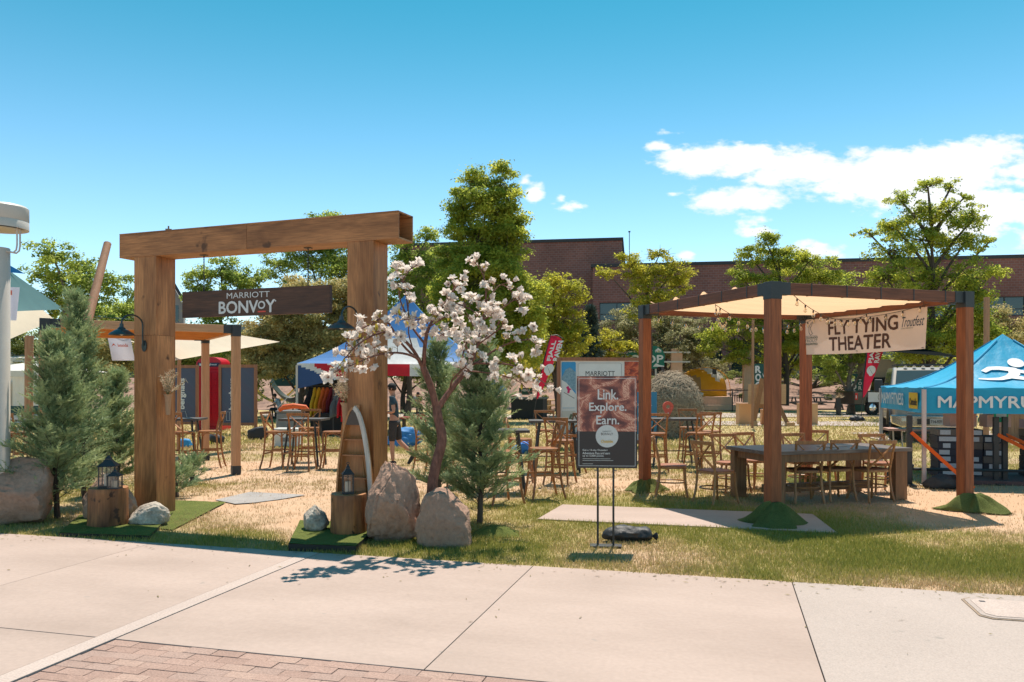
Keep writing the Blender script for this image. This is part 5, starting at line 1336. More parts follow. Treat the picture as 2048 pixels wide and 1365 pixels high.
# ================================================================== BUILDINGS
def brick_mat(name):
    m, nt, b = _mat(name); N = nt.nodes; L = nt.links
    t_ = N.new('ShaderNodeTexCoord'); mp_ = N.new('ShaderNodeMapping'); mp_.inputs['Rotation'].default_value = (R(90), 0, 0); L.new(t_.outputs['Object'], mp_.inputs[0])
    br_ = N.new('ShaderNodeTexBrick'); br_.inputs['Scale'].default_value = 1.0; br_.inputs['Brick Width'].default_value = .42; br_.inputs['Row Height'].default_value = .21; br_.inputs['Mortar Size'].default_value = .018
    br_.inputs['Color1'].default_value = (.26, .10, .08, 1); br_.inputs['Color2'].default_value = (.20, .078, .066, 1); br_.inputs['Mortar'].default_value = (.26, .17, .15, 1)
    L.new(mp_.outputs[0], br_.inputs['Vector'])
    n = N.new('ShaderNodeTexNoise'); n.inputs['Scale'].default_value = .35; n.inputs['Detail'].default_value = 6; L.new(t_.outputs['Object'], n.inputs['Vector'])
    r = N.new('ShaderNodeMapRange'); L.new(n.outputs[0], r.inputs[0]); r.inputs[1].default_value = .3; r.inputs[2].default_value = .7; r.inputs[3].default_value = .82; r.inputs[4].default_value = 1.15
    s = N.new('ShaderNodeVectorMath'); s.operation = 'SCALE'; L.new(br_.outputs[0], s.inputs[0]); L.new(r.outputs[0], s.inputs['Scale'])
    L.new(s.outputs[0], b.inputs['Base Color']); b.inputs['Roughness'].default_value = .9
    bp = N.new('ShaderNodeBump'); bp.inputs['Strength'].default_value = .4; bp.inputs['Distance'].default_value = .02; L.new(br_.outputs['Fac'], bp.inputs['Height']); bp.invert = True; L.new(bp.outputs[0], b.inputs['Normal'])
    return m
m_brick = brick_mat('dark_red_brick'); m_coping = flat('dark_metal_coping', (.05, .045, .05)); m_glassd = flat('dark_window_glass', (.02, .045, .045), rough=.08, spec=.7)
m_wall_d = flat('dark_maroon_wall', (.06, .03, .035))
bd = thing('brick_building', 'long dark red brick building with flat roof and strip windows behind the trees', 'building', at(1190, 71, 1.9), math.atan2(-8.4, 54))
# lower wing: front face along local x, local -y faces the lawn
def bl(px, Y): 
    w = at(px, Y) - bd.location; a = -bd.rotation_euler[2]; return w.x * math.cos(a) - w.y * math.sin(a)
ZL = 12.0 - 1.9
x1 = 62.0; wz0, wz1 = 5.35, 6.95
wins = [(.4, 5.0), (26.2, 30.4), (30.7, 36.5), (36.8, 42), (42.3, 48)]
# wall built in bands so that the windows are real openings
def wall_band(z0, z1, holes, x0=-0.2, x_1=x1, y0=0, y1=.35, nm='wall'):
    xs_ = [x0] + [v for h in holes for v in h] + [x_1]
    for i in range(0, len(xs_), 2):
        if xs_[i + 1] - xs_[i] > .05: MB().bx(xs_[i], xs_[i + 1], y0, y1, z0, z1).build(nm, m_brick, bd)
wall_band(3.55, wz0, []); wall_band(wz0, wz1, wins); wall_band(wz1, ZL, [])
wall_band(-.2, .5, [])
for i in range(12):
    x = 1 + i * 5.2; MB().bx(x - .4, x + .4, 0, .35, .5, 3.55).build('pier', m_brick, bd)
for (a, b) in wins:
    w = MB().bx(a, b, .12, .15, wz0, wz1).build('window', m_glassd, bd)
    f = MB(); f.bx(a, b, .05, .12, wz0, wz0 + .07); f.bx(a, b, .05, .12, wz1 - .07, wz1); f.bx(a, b, .055, .115, wz0 + .55, wz0 + .60)
    for k in range(int((b - a) / 1.5) + 1): f.bx(a + k * 1.5, a + k * 1.5 + .06, .052, .118, wz0 + .071, wz1 - .071)
    f.build('window_frame', m_coping, w)
for i in range(11):
    x = 1 + i * 5.2; w = MB().bx(x + .4, x + 4.8, 1.0, 1.05, .5, 3.55).build('window', m_glassd, bd)
    f = MB(); [f.bx(x + .4 + k * 1.1, x + .46 + k * 1.1, .94, 1.0, .5, 3.55) for k in range(5)]; f.build('window_frame', m_wall_d, w)
MB().bx(-.2, x1, .36, 25, -.2, ZL - .1).build('inner_block', m_brick, bd)
for o in list(bd.children):
    if o.name.startswith('inner_block'): o.scale = (1, 1, 1); o.location = (0, 1.0, 0)
MB().bx(-.35, x1 + .1, -.12, 26.2, ZL, ZL + .28).build('coping', m_coping, bd)
# taller block at the left
ZH = 14.9 - 1.9
MB().bx(-19, 2.35, 3.2, 24, -.2, ZH).build('tall_block', m_brick, bd)
MB().bx(-19.1, 2.45, 3.08, 24.1, ZH, ZH + .28).build('coping', m_coping, bd)
MB().bx(2.36, 2.44, 4.0, 4.6, ZH - 4, ZH - .2).build('downpipe', m_coping, bd)
mst = MB().tube([(3.0, 4, ZL + .28), (3.0, 4, ZH + .95)], .035, 6); mst.box((3.0, 4, ZH + .95), (.2, .1, .12)); mst.build('roof_mast', m_coping, bd)
# church with cross behind the left arch post
m_stone = flat('grey_brown_church_wall', (.30, .24, .21)); m_roof = flat('grey_shingle_roof', (.33, .31, .29))
chp = thing('church', 'grey church gable and small cross behind the left arch post', 'church', at(335, 85, 2), R(18))
MB().prism([(-3.5, 0), (1.6, 0), (1.6, 8.0), (-1.0, 13.2), (-3.5, 8.0)], 0, 2.5).build('gable_wall', m_stone, chp)
rf_ = MB(); rf_.beam((-1.0, -.3, 13.35), (2.1, -.3, 7.6), .3, .2, up=(0, 1, 0)); rf_.beam((-1.0, -.3, 13.35), (-4.0, -.3, 7.6), .3, .2, up=(0, 1, 0)); rf_.build('gable_trim', m_coping, chp)
MB().bx(.5, 1.1, -.06, 0, 6.2, 8.0).build('window', m_glassd, chp)
cr2 = MB(); cr2.bx(-.08, .08, 1, 1.2, 13, 16.65); cr2.bx(-.32, .32, 1.02, 1.18, 16.15, 16.35); cr2.build('cross', flat('weathered_timber', (.30, .2, .14)), chp)
hs = thing('low_building', 'low pale building with wide grey roof beyond the slatted pergola', 'building', at(470, 78, 2), R(-8))
MB().bx(-9, 9, 0, 12, 0, 3.2).build('wall', m_stone, hs)
MB().prism([(-10, 3.2), (10, 3.2), (7, 5.4), (-7, 5.4)], -.6, 12.6).build('roof', m_roof, hs)
for x in (-6, -2, 2, 6): MB().bx(x - .7, x + .7, -.05, 0, 1.0, 2.4).build('window', m_glassd, hs)
hs2 = thing('low_building', 'pale grey roofed building behind the leaning pole', 'building', at(195, 80, 2), R(5))
MB().bx(-4.5, 4.5, 0, 10, 0, 3.2).build('wall', m_stone, hs2)
MB().prism([(-5, 3.2), (5, 3.2), (3, 7.2), (-3, 7.2)], -.5, 10.5).build('roof', m_roof, hs2)
MB().bx(-1, 1, -.05, 0, 1.0, 2.4).build('window', m_glassd, hs2)

# ================================================================== FAR LEFT: lamp, sails, tents
m_alu = M('pale_grey_lamp_paint', (.58, .53, .47), (.52, .47, .42), rough=.45, fine=.04, bump=0)
lamp = thing('street_lamp', 'pale grey street lamp with round drum head at the left edge', 'street lamp', at(-3, 9.75))
MB().lathe([(.13, 0), (.13, .03), (.125, .04), (.125, 3.36), (.118, 3.37), (0, 3.37)], 28).build('pole', m_alu, lamp, smooth=True)
MB().lathe([(.0, 3.64), (.27, 3.61), (.325, 3.60), (.325, 3.69), (.318, 3.70), (.325, 3.71), (.325, 3.86), (.30, 3.885), (0, 3.90)], 40).build('lamp_head', m_alu, lamp, smooth=True)
MB().lathe([(.0, 3.628), (.26, 3.60)], 30, caps=False).build('lens', flat('ribbed_lens', (.55, .46, .34), rough=.3), lamp)
for y in (-.03, .03):
    MB().tube([(.10, y, 3.33), (.20, y, 3.31), (.235, y, 3.34), (.245, y, 3.40), (.245, y, 3.62)], .010, 8).build('bracket_tube', m_alu, lamp, smooth=True)
def sail(name, pts, mat, label, cat='shade sail', sag=.3, n=16, group=None, edge=None):
    o_ = Vector(pts[0]); mb = MB()
    P = [Vector(p) - o_ for p in pts]
    if len(P) == 3: P.append(P[2])
    def f(u, v):
        p = P[0] * (1 - u) * (1 - v) + P[1] * u * (1 - v) + P[2] * u * v + P[3] * (1 - u) * v
        return p + Vector((0, 0, -sag * 16 * u * (1 - u) * v * (1 - v) * .5))
    mb.grid(f, n, n); o = mb.build(name, mat, smooth=True, loc=o_); return tag(o, label, cat, group)
m_teal = M('teal_sail_cloth', (.07, .17, .18), (.055, .14, .155), rough=.8, transl=.2, fine=.05, bump=0); m_bluec = M('blue_sail_cloth', (.03, .20, .50), None, rough=.8, transl=.4, bump=0)
m_beige = M('beige_sail_cloth', (.72, .62, .50), (.66, .57, .46), rough=.85, transl=.35, fine=.05, bump=0); m_whitec = M('white_tent_cloth', (.78, .76, .73), (.72, .70, .68), rough=.8, transl=.25, fine=.04, bump=0)
m_greenc = M('dark_green_sail', (.03, .075, .07), None, rough=.8, transl=.2, bump=0)
def P3(px, py, Y): return at(px, Y, zat(py, Y))
sail('shade_sail', [P3(-40, 500, 15), P3(128, 619, 16.5), P3(-40, 626, 13.5)], m_teal, 'teal triangular shade sail reaching right from behind the street lamp', sag=.12)
sail('shade_sail', [P3(-40, 498, 15.2), P3(50, 548, 15.6), P3(-40, 540, 15.2)], m_bluec, 'blue triangle of cloth above the teal sail by the street lamp', sag=.02)
sail('shade_sail', [P3(355, 650, 19), P3(560, 684, 22), P3(345, 722, 17)], m_beige, 'beige shade sail stretched behind the slatted pergola posts', sag=.1)
sail('shade_sail', [P3(175, 664, 19), P3(290, 690, 19), P3(230, 672, 23)], m_beige, 'small beige sail corner seen under the slatted roof left of the arch', sag=.02)
sail('shade_sail', [P3(-30, 700, 26), P3(110, 640, 30), P3(60, 600, 30), P3(-60, 640, 27)], m_beige, 'large peaked beige awning left of the slatted pergola', sag=-.2)
sail('shade_sail', [P3(150, 630, 30), P3(270, 640, 30), P3(210, 632, 34), P3(140, 626, 34)], m_greenc, 'thin dark green sail edge above the slatted pergola beam', sag=.1)
sail('shade_sail', [P3(1735, 700, 36), P3(1930, 716, 31), P3(1850, 698, 40)], flat('black_sail', (.012, .014, .014), spec=.0, rough=1.0), 'dark shade sail above the pickup truck', sag=.0)
m_pole = M('weathered_pole', (.42, .22, .13), (.32, .16, .09), rough=.7, **WV)
tag(MB().tube([P3(215, 488, 16) - P3(160, 700, 14.5), (0, 0, 0)], [.075, .09], 10).build('leaning_pole', m_pole, smooth=True, loc=P3(160, 700, 14.5)), 'thick timber pole leaning right above the left evergreens', 'pole')
for (px, py0, py1, Y, r, lb) in ((57, 672, 812, 22, .11, 'upright timber pole in front of the white tents'), (137, 580, 830, 17, .05, 'thin timber pole behind the left evergreens'), (1972, 595, 700, 20, .07, 'slim timber pole rising behind the blue tent peak'), (1758, 660, 735, 46, .13, 'pale timber pole behind the right feather flag'),
                            (1505, 640, 852, 30, .05, 'thin wooden pole beside the peach pylon'), (357, 690, 850, 20, .05, 'timber pole just right of the left arch post'), (476, 676, 850, 24, .06, 'grey pole behind the slatted pergola corner')):
    z0 = max(0, zat(py1, Y)) ; tag(MB().tube([(0, 0, -z0), (.02, 0, zat(py0, Y) - z0)], r, 8).build('pole', m_pole, smooth=True, loc=at(px, Y, z0)), lb, 'pole')
def box_tent(px0, px1, Y, zt, zp, dep, label, wall=True):
    a = at(px0, Y); b = at(px1, Y); W = (b - a).length; t = thing('white_tent', label, 'tent', a)
    rf = MB(); c = (W / 2, dep / 2, zp); q = [(-.1, -.1, zt), (W + .1, -.1, zt), (W + .1, dep, zt), (-.1, dep, zt)]
    rf.add(q + [c], [(0, 1, 4), (1, 2, 4), (2, 3, 4), (3, 0, 4)]); rf.build('roof', m_whitec, t)
    MB().bx(-.1, W + .1, -.12, -.1, zt - .25, zt).build('valance', m_whitec, t)
    if wall: 
        g = MB(); g.grid(lambda u, v: (u * W, .06 * math.sin(u * 40), v * (zt - .26)), 40, 2); g.build('wall', m_whitec, t, smooth=True)
        MB().bx(W * .4, W * .55, -.105, -.09, .1, zt * .8).build('door_flap', m_whitec, t)
    for x in (0, W): MB().tube([(x, -.05, 0), (x, -.05, zt)], .025, 6).build('leg', m_alu, t)
box_tent(-60, 92, 34, zat(742, 34), zat(718, 34), 5, 'low white walled tent at the far left')
box_tent(-90, 66, 46, zat(716, 46), zat(697, 46), 5, 'white peaked tent with brown edge behind the walled tent')
# pale flags with print
m_flagw = M('pale_lavender_flag', (.66, .64, .72), (.56, .55, .66), rough=.8, transl=.35, fine=.04, bump=0); m_orangered = flat('orange_red_print', (.75, .12, .04))
ff = thing('hanging_flag', 'pale flag with red emblem and mirrored word hanging beside the left arch post', 'flag', P3(214, 676, 17.5))
w_, h_ = .52, .50
F_a = lambda x, z: (x + .11 * (1 - z / .5) * 1.0 - .0, .03 * math.sin(x * 9 + z * 3), z - .5 - .0 * x)
fl_ = MB(); fl_.grid(lambda u, v: F_a(u * w_, v * h_), 14, 12); fl_.build('cloth', m_flagw, ff, smooth=True)
bfl = lambda x, z: (F_a(x, z)[0], F_a(x, z)[1] - .006, F_a(x, z)[2])
letters('abound', ff, .20, .30, .24, .07, m_orangered, fn=lambda x, z: bfl(.64 - x, z), bold=.01)
arr = MB(); arr.add([bfl(.04, .30), bfl(.10, .38), bfl(.16, .31), bfl(.10, .345)], [(0, 1, 3), (1, 2, 3)]); arr.build('arrow_emblem', m_orangered, ff)
MB().tube([(-.02, 0, .0), (.55, 0, .02)], .006, 6).build('top_cord', m_black, ff)
fg = thing('hanging_flag', 'pale blue flag hanging just right of the street lamp', 'flag', P3(14, 575, 12))
g_ = MB(); g_.grid(lambda u, v: (u * .17 * (1.1 - .3 * v), .02 * math.sin(u * 9), -v * .50), 8, 8); g_.build('cloth', m_flagw, fg, smooth=True)
MB().prism([(.03, -.12), (.09, -.12), (.09, -.05), (.03, -.05)], -.03, -.027).build('red_print', m_orangered, fg)
# hammock rack row, far left
hr = thing('hammock_rack', 'dark teal hammock on crossed white stands at the far left', 'hammock', at(-20, 26))
g_ = MB(); g_.grid(lambda u, v: (u * 1.75, v * .5 - .25, .92 - .1 * math.sin(PI * v)), 10, 6); g_.prism([(0, .62), (1.75, .70), (1.75, .98), (0, .96)], -.28, -.26); g_.build('cloth', flat('dark_teal_cloth', (.015, .06, .065)), hr)
for i in range(5):
    x = .1 + i * .38; MB().beam((x, 0, 0), (x + .26, 0, .9), .02, .02).build('stand_leg', m_alu, hr); MB().beam((x + .26, 0, 0), (x, 0, .9), .02, .02).build('stand_leg', m_alu, hr)

# ------------------------------------------------------------------ frames, phone box
m_frame_w = M('reddish_frame_wood', (.36, .15, .08), (.24, .10, .055), rough=.6, **WV)
def flag_board_mat(name):
    m, nt, b = _mat(name); N = nt.nodes; L = nt.links
    t_ = N.new('ShaderNodeTexCoord'); w = N.new('ShaderNodeTexWave'); w.inputs['Scale'].default_value = .9; w.bands_direction = 'DIAGONAL'; w.inputs['Distortion'].default_value = .6; L.new(t_.outputs['Object'], w.inputs[0])
    r = N.new('ShaderNodeValToRGB'); L.new(w.outputs[0], r.inputs[0]); e = r.color_ramp.elements; e[0].color = (.05, .065, .115, 1); e[0].position = .35; e[1].color = (.056, .062, .112, 1); e[1].position = .8
    q = e.new(.55); q.color = (.054, .072, .128, 1); L.new(r.outputs[0], b.inputs['Base Color']); b.inputs['Roughness'].default_value = .5; return m
m_navyb = flag_board_mat('navy_flag_print')
def berg(px0, px1, Y, label, zt, logo_only=False):
    a = at(px0, Y); W = (at(px1, Y) - a).length; t = thing('framed_board', label, 'display board', a, 0, 'navy boards beside the phone box')
    MB().bx(0, .09, -.05, .05, 0, zt).build('frame_post', m_frame_w, t, bev=.005); MB().bx(W - .09, W, -.05, .05, 0, zt).build('frame_post', m_frame_w, t, bev=.005)
    MB().bx(.09, W - .09, -.045, .045, zt - .10, zt).build('frame_rail', m_frame_w, t); MB().bx(.09, W - .09, -.045, .045, .28, .38).build('frame_rail', m_frame_w, t)
    MB().bx(.09, W - .09, -.01, .01, .38, zt - .10).build('printed_panel', m_navyb, t)
    x = .56 if not logo_only else .34
    letters('berghaus', t, x, .82, .24, 1.05, m_white, y=-.014, turn=1, bold=.025)
    lg = MB()
    for (p_, q_) in (((x - .08, .45), (x + .30, .45)), ((x - .08, .45), (x - .08, .74)), ((x + .30, .45), (x + .22, .74)), ((x - .08, .74), (x + .22, .74)), ((x + .02, .45), (x + .02, .74))):
        lg.beam((p_[0], -.014, p_[1]), (q_[0], -.014, q_[1]), .006, .03, up=(0, 1, 0))
    lg.build('logo_outline', m_white, t)
    return t
berg(326, 397, 27.5, 'framed navy board with upright white word berghaus, left of the phone box', 2.33)
berg(438, 514, 26.8, 'framed navy board right of the phone box, partly behind the pale pergola post', 2.33, True)
m_pred = flat('phone_box_red', (.55, .008, .022), rough=.35)
pb = thing('phone_box', 'red telephone box with domed top between two navy boards', 'phone box', at(427, 29.5)); hw = .48
MB().bx(-hw, hw, -hw, hw, 0, .12).build('plinth', m_pred, pb)
MB().bx(-hw + .03, hw - .03, -hw + .03, hw - .03, .12, 2.22).build('body', m_pred, pb, bev=.02)
MB().bx(-hw, hw, -hw, hw, 2.22, 2.30).build('cornice', m_pred, pb, bev=.01)
dm = MB(); dm.prism([(-hw + .02, 2.30), (hw - .02, 2.30)] + [((hw - .02) * math.cos(t), 2.42 + .25 * math.sin(t)) for t in [PI * i / 14 for i in range(15)]], -hw + .02, hw - .02); dm.build('domed_roof', m_pred, pb)
MB().bx(-.40, .40, -hw + .005, -hw + .015, 2.31, 2.45).build('sign_panel', flat('navy_sign_panel', (.03, .03, .07)), pb)
letters('berghaus', pb, -.16, 2.34, .45, .085, m_white, y=-hw + .001, bold=.02); plate(rrect(-.34, -.22, 2.34, 2.42, .01), -hw + .002, 'logo', m_white, pb)
for i in range(7):
    for j in range(3): MB().bx(-.30 + j * .21, -.12 + j * .21, -hw + .01, -hw + .028, .45 + i * .24, .64 + i * .24).build('door_pane', m_pred, pb)

# ------------------------------------------------------------------ union flag tent, clothes
m_jb = M('union_blue_cloth', (.035, .085, .22), (.03, .075, .20), rough=.6, transl=.12, fine=.04, bump=0); m_jr = M('union_red_cloth', (.62, .015, .03), None, rough=.6, transl=.15, bump=0); m_jw = M('union_white_cloth', (.78, .77, .76), None, rough=.6, transl=.15, bump=0)
m_lb = M('light_blue_roof_cloth', (.10, .28, .62), (.08, .24, .56), rough=.5, transl=.15, bump=0)
UT = at(594, 26.5); UW, UD, UZ, UP = 6.5, 3.2, zat(727, 26.5), zat(588, 28)
ut = thing('union_flag_tent', 'pointed tent printed with a union flag behind the right arch post', 'tent', UT)
ap = Vector((3.45, 1.5, UP)); C4 = [Vector((0, 0, UZ)), Vector((UW, 0, UZ - .05)), Vector((UW, UD, UZ)), Vector((0, UD, UZ))]
def roof_face(a, b, mats_fn, name):
    # curved panel between two corners and the apex, split into strips of colour across
    n = 18; m = 14; mb = MB()
    for i in range(n):
        for j in range(m):
            def P(u, v):
                base = a.lerp(b, u); k = v; p = base.lerp(ap, k); sagz = -.42 * (UP - UZ) * k * (1 - k) * 1.3; return p + Vector((0, 0, sagz))
            q = [P(i / n, j / m), P((i + 1) / n, j / m), P((i + 1) / n, (j + 1) / m), P(i / n, (j + 1) / m)]
            mb.add(q, [(0, 1, 2, 3)], mats_fn((i + .5) / n, (j + .5) / m))
    mb.build(name, [m_lb, m_jw, m_jr], ut, smooth=False)
def fr_fn(u, v):
    if v > .50: return 0
    if abs(u - .5) < .20 * (1 - v) + .06: return 1
    return 1 if abs((u if u < .5 else 1 - u) - .18 - v * .9) < .05 else 0
roof_face(C4[0], C4[1], fr_fn, 'roof_panel'); roof_face(C4[1], C4[2], lambda u, v: 0, 'roof_panel'); roof_face(C4[2], C4[3], lambda u, v: 0, 'roof_panel'); roof_face(C4[3], C4[0], fr_fn, 'roof_panel')
va = MB()
def vdep(x): return max(.40, .85 - x * .24)
def vcol(x, z):
    d = UZ - z
    lx = x
    if x < 2.4:
        k = d - (lx - .25) * .42
        if k < -.30: return 1
        if k < -.02: return 2 if lx > .55 else 1
        if k < .14: return 1
        return 0
    c = x - 3.35
    if abs(c) < .42: return 2
    if abs(c) < .75: return 1
    k = (d) - (6.4 - lx) * .35 + .55
    return 2 if .35 < k < .6 else (1 if .2 < k < .75 else 0)
nx_ = 90; nz_ = 12
for i in range(nx_):
    xa, xb = UW * i / nx_, UW * (i + 1) / nx_
    for j in range(nz_):
        q = []
        for (x, jj) in ((xa, j), (xb, j), (xb, j + 1), (xa, j + 1)): q.append((x, -.02 + .03 * math.sin(x * 3), UZ - .05 * x / UW - vdep(x) * jj / nz_))
        va.add(q, [(0, 3, 2, 1)], vcol((xa + xb) / 2, UZ - vdep(xa) * (j + .5) / nz_))
va.build('valance', [m_jb, m_jw, m_jr], ut)
MB().bx(-.01, .01, 0, UD, UZ - .8, UZ).build('side_valance', m_jb, ut); MB().bx(UW - .01, UW + .01, 0, UD, UZ - .45, UZ - .05).build('side_valance', m_jb, ut)
for p in C4: MB().bx(p.x - .035, p.x + .035, p.y - .035, p.y + .035, 0, UZ - .06).build('leg', m_alu, ut)
MB().tube([(0, 0, UZ - .8), (-.55, -.3, .9), (-.62, -.35, 0)], .012, 5).build('guy_strap', m_alu, ut)
tag(MB().prism([(0, 0), (.5, -.75), (.1, -.85), (-.08, -.5)], -.02, .02).build('tent_flap', m_lb, loc=P3(983, 735, 26)), 'folded blue cloth corner hanging from the right end of the union flag tent', 'cloth')
def clothes(px, Y, items, label, h=1.62):
    a = at(px, Y); W = len(items) * .13 + .3; t = thing('clothes_rack', label, 'clothes rack', a)
    MB().tube([(0, 0, h), (W, 0, h)], .014, 8).build('rail', m_black, t)
    for x in (.02, W - .02): MB().beam((x, 0, h), (x, 0, .1), .03, .03).build('upright', m_black, t); MB().beam((x, -.25, .08), (x, .25, .08), .04, .03).build('foot', m_black, t)
    for i, c in enumerate(items):
        x = .16 + i * .14; wd = .32 if i else .42; L_ = rnd.uniform(.72, .92)
        g = MB(); ang = R(62 - i * 4) if i else R(5)
        def f(u, v):
            w = (.10 + .9 * min(1, v * 2.2)) * wd * (.92 + .1 * v); s = (u - .5) * 2; y = s * w * math.sin(ang); xx = s * w * math.cos(ang) * .6
            return (x + xx + .02 * math.sin(u * 22), y + .03 * math.sin(u * 19 + v), h - .06 - .10 * abs(s) * min(1, v * 3) - v * L_)
        g.grid(f, 14, 8); o = g.build('garment', flat('cloth_%02d_%d' % (i, int(px)), c, rough=.8), None, smooth=True, solid=.03, loc=a)
        tag(o, items_lab[i] % 'rack left of the arch post' if px < 660 else items_lab2[i % 4], 'jacket', 'jackets on the clothes racks')
    return t
items_lab = ['black trousers at the near end of the %s', 'bright yellow jacket on the %s', 'golden yellow jacket on the %s', 'orange jacket on the %s', 'rust orange jacket on the %s', 'dark red jacket on the %s', 'deep maroon jacket on the %s', 'dark green jacket on the %s', 'dark teal jacket at the far end of the %s']
items_lab2 = ['grey jacket on the rack behind the right arch post', 'scarlet jacket on the rack behind the right arch post', 'bright red jacket at the end of the rack behind the right arch post', 'crimson jacket on the rack behind the right arch post']
clothes(612, 26.9, [(.012, .013, .02), (.70, .38, .02), (.75, .35, .01), (.70, .14, .02), (.55, .08, .02), (.20, .015, .02), (.10, .012, .02), (.02, .06, .055), (.02, .07, .07)], 'black clothes rack of coloured jackets under the left of the union flag tent')
clothes(665, 25.6, [(.10, .12, .14), (.45, .01, .02), (.55, .01, .02), (.5, .008, .02)], 'short clothes rack of red jackets behind the right arch post', 1.5)
m_darktbl = flat('black_table_cloth', (.012, .013, .016))
tag(MB().bx(0, 1.9, 0, .7, 0, .72).build('draped_table', m_darktbl, loc=at(628, 26.2), bev=.02), 'black draped table under the clothing tent', 'table')
tag(MB().bx(0, 1.6, 0, 1.0, 0, 1.9).build('dark_cabinet', m_darktbl, loc=at(620, 28.6), bev=.02), 'dark cabinet at the back of the clothing tent', 'cabinet')
m_cool = flat('grey_plastic_bin', (.20, .21, .22), rough=.5); m_coolw = flat('white_plastic_cooler', (.70, .68, .64), rough=.5)
b1 = thing('storage_bin', 'large grey plastic bin behind the stool by the clothing tent', 'bin', at(552, 24.5)); MB().bx(0, .75, 0, .5, 0, .80).build('body', m_cool, b1, bev=.05); MB().bx(-.02, .77, -.02, .52, .80, .86).build('lid', m_cool, b1, bev=.02)
b2 = thing('cooler', 'white picnic cooler on the grass under the high table by the tent', 'cooler', at(548, 21.3)); MB().bx(0, .62, 0, .4, 0, .42).build('body', m_coolw, b2, bev=.03); MB().bx(-.015, .635, -.015, .415, .42, .50).build('lid', m_coolw, b2, bev=.02); MB().bx(.18, .42, -.02, 0, .15, .25).build('handle', m_cool, b2)
ol = MB(); ol.tube([(0, 0, 0), (.15, 0, .1), (.45, 0, .14), (.8, .05, .10), (.9, .05, 0)], [.05, .08, .08, .07, .04], 10); tag(ol.build('orange_bag', flat('orange_bag_cloth', (.70, .12, .03)), smooth=True, loc=at(558, 24.4, .87)), 'long orange bag lying on the grey bin', 'bag')
for (px, Y, s, c, lb) in ((370, 21.5, .30, (.03, .25, .55), 'small blue box on the grass under the left high table'), (410, 22.5, .26, (.60, .48, .05), 'small yellow bag on the grass before the phone box'), (432, 22.8, .35, (.03, .03, .035), 'black bag on the grass behind the pale pergola post'), (515, 24.5, .5, (.03, .03, .035), 'black duffel bag at the foot of the right navy board')):
    o = rock('bag', flat('bag_' + str(px), c, rough=.6), at(px, Y), (s * 1.3, s, s * .8), px, lb, amp=.15, cuts=4, sub=3, sq=.5, cat='bag')
# trash box and boards near the blossom tree
db = thing('black_crate', 'large black crate beside the foot of the left feather flag', 'crate', at(1022, 38), R(-12)); MB().bx(0, 1.55, 0, 1.2, 0, .95).build('box', flat('black_crate_paint', (.012, .018, .022)), db, bev=.02); MB().bx(-.03, 1.58, -.03, 1.23, .95, 1.02).build('lid', flat('teal_grey_lid', (.12, .16, .15)), db, bev=.01)
bbd = thing('menu_board', 'dark green menu board on a stand behind the black crate', 'sign', at(1038, 46)); MB().bx(0, .78, 0, .05, 1.02, 1.42).build('panel', flat('dark_green_board', (.012, .06, .045)), bbd)
for x in (.05, .70): MB().bx(x, x + .05, .05, .1, 0, 1.4).build('leg', m_black, bbd)
letters('MENU', bbd, .16, 1.22, .44, .12, m_pgrey, y=-.01, bold=.02)
def picnic(px, Y, L, label, mat, back=False, rz=0.0, grp='picnic tables and benches beyond the lawn'):
    t = thing('picnic_table' if not back else 'park_bench', label, 'picnic table' if not back else 'bench', at(px, Y), rz, grp)
    if back:
        for i in range(3): MB().bx(0, L, .02 + i * .14, .14 + i * .14, .42, .45).build('seat_slat', mat, t)
        for i in range(int(L / .14)): MB().bx(i * .14 + .03, i * .14 + .09, .44, .47, .5, .92).build('back_slat', mat, t)
        MB().bx(0, L, .435, .475, .90, .95).build('back_rail', mat, t); 
        for x in (.02, L - .07): MB().bx(x, x + .05, 0, .5, 0, .42).build('leg', mat, t)
    else:
        for i in range(4): MB().bx(0, L, .45 + i * .19, .62 + i * .19, .72, .76).build('table_board', mat, t)
        for y in (0, 1.25): MB().bx(0, L, y, y + .26, .42, .46).build('seat', mat, t)
        for x in (.2, L - .3):
            MB().beam((x, .55, .72), (x, .08, 0), .08, .05).build('leg', mat, t); MB().beam((x, 1.05, .72), (x, 1.42, 0), .08, .05).build('leg', mat, t)
            MB().bx(x - .02, x + .06, .05, 1.45, .36, .42).build('cross_beam', mat, t)
m_dkwood = flat('dark_bench_wood', (.035, .03, .028)); m_lwood = flat('light_picnic_wood', (.48, .30, .14)); m_teal2 = flat('teal_chair_frame', (.05, .22, .22))
picnic(1558, 50, 2.2, 'dark picnic table just right of the easel', m_dkwood); picnic(1628, 51, 2.2, 'dark picnic table between the easel and the grey tree trunk', m_dkwood); picnic(1708, 52, 2.0, 'dark picnic table behind the grey tree trunk', m_dkwood); picnic(1590, 54, 2.2, 'dark picnic table furthest back below the mulch bank', m_dkwood)
picnic(1463, 50.5, 1.0, 'dark slatted bench left of the peach pylon', m_dkwood, True); picnic(996, 46, 1.0, 'dark slatted bench left of the menu board', m_dkwood, True)
picnic(1052, 45, 1.7, 'light wooden picnic table under the menu board', m_lwood); picnic(1090, 44, 1.4, 'light wooden picnic table right of the left feather flag', m_lwood)
picnic(880, 44, 1.6, 'teal garden table behind the blossom tree fork', m_teal2); picnic(800, 45, 1.1, 'dark slatted bench behind the walking man', m_dkwood, True)
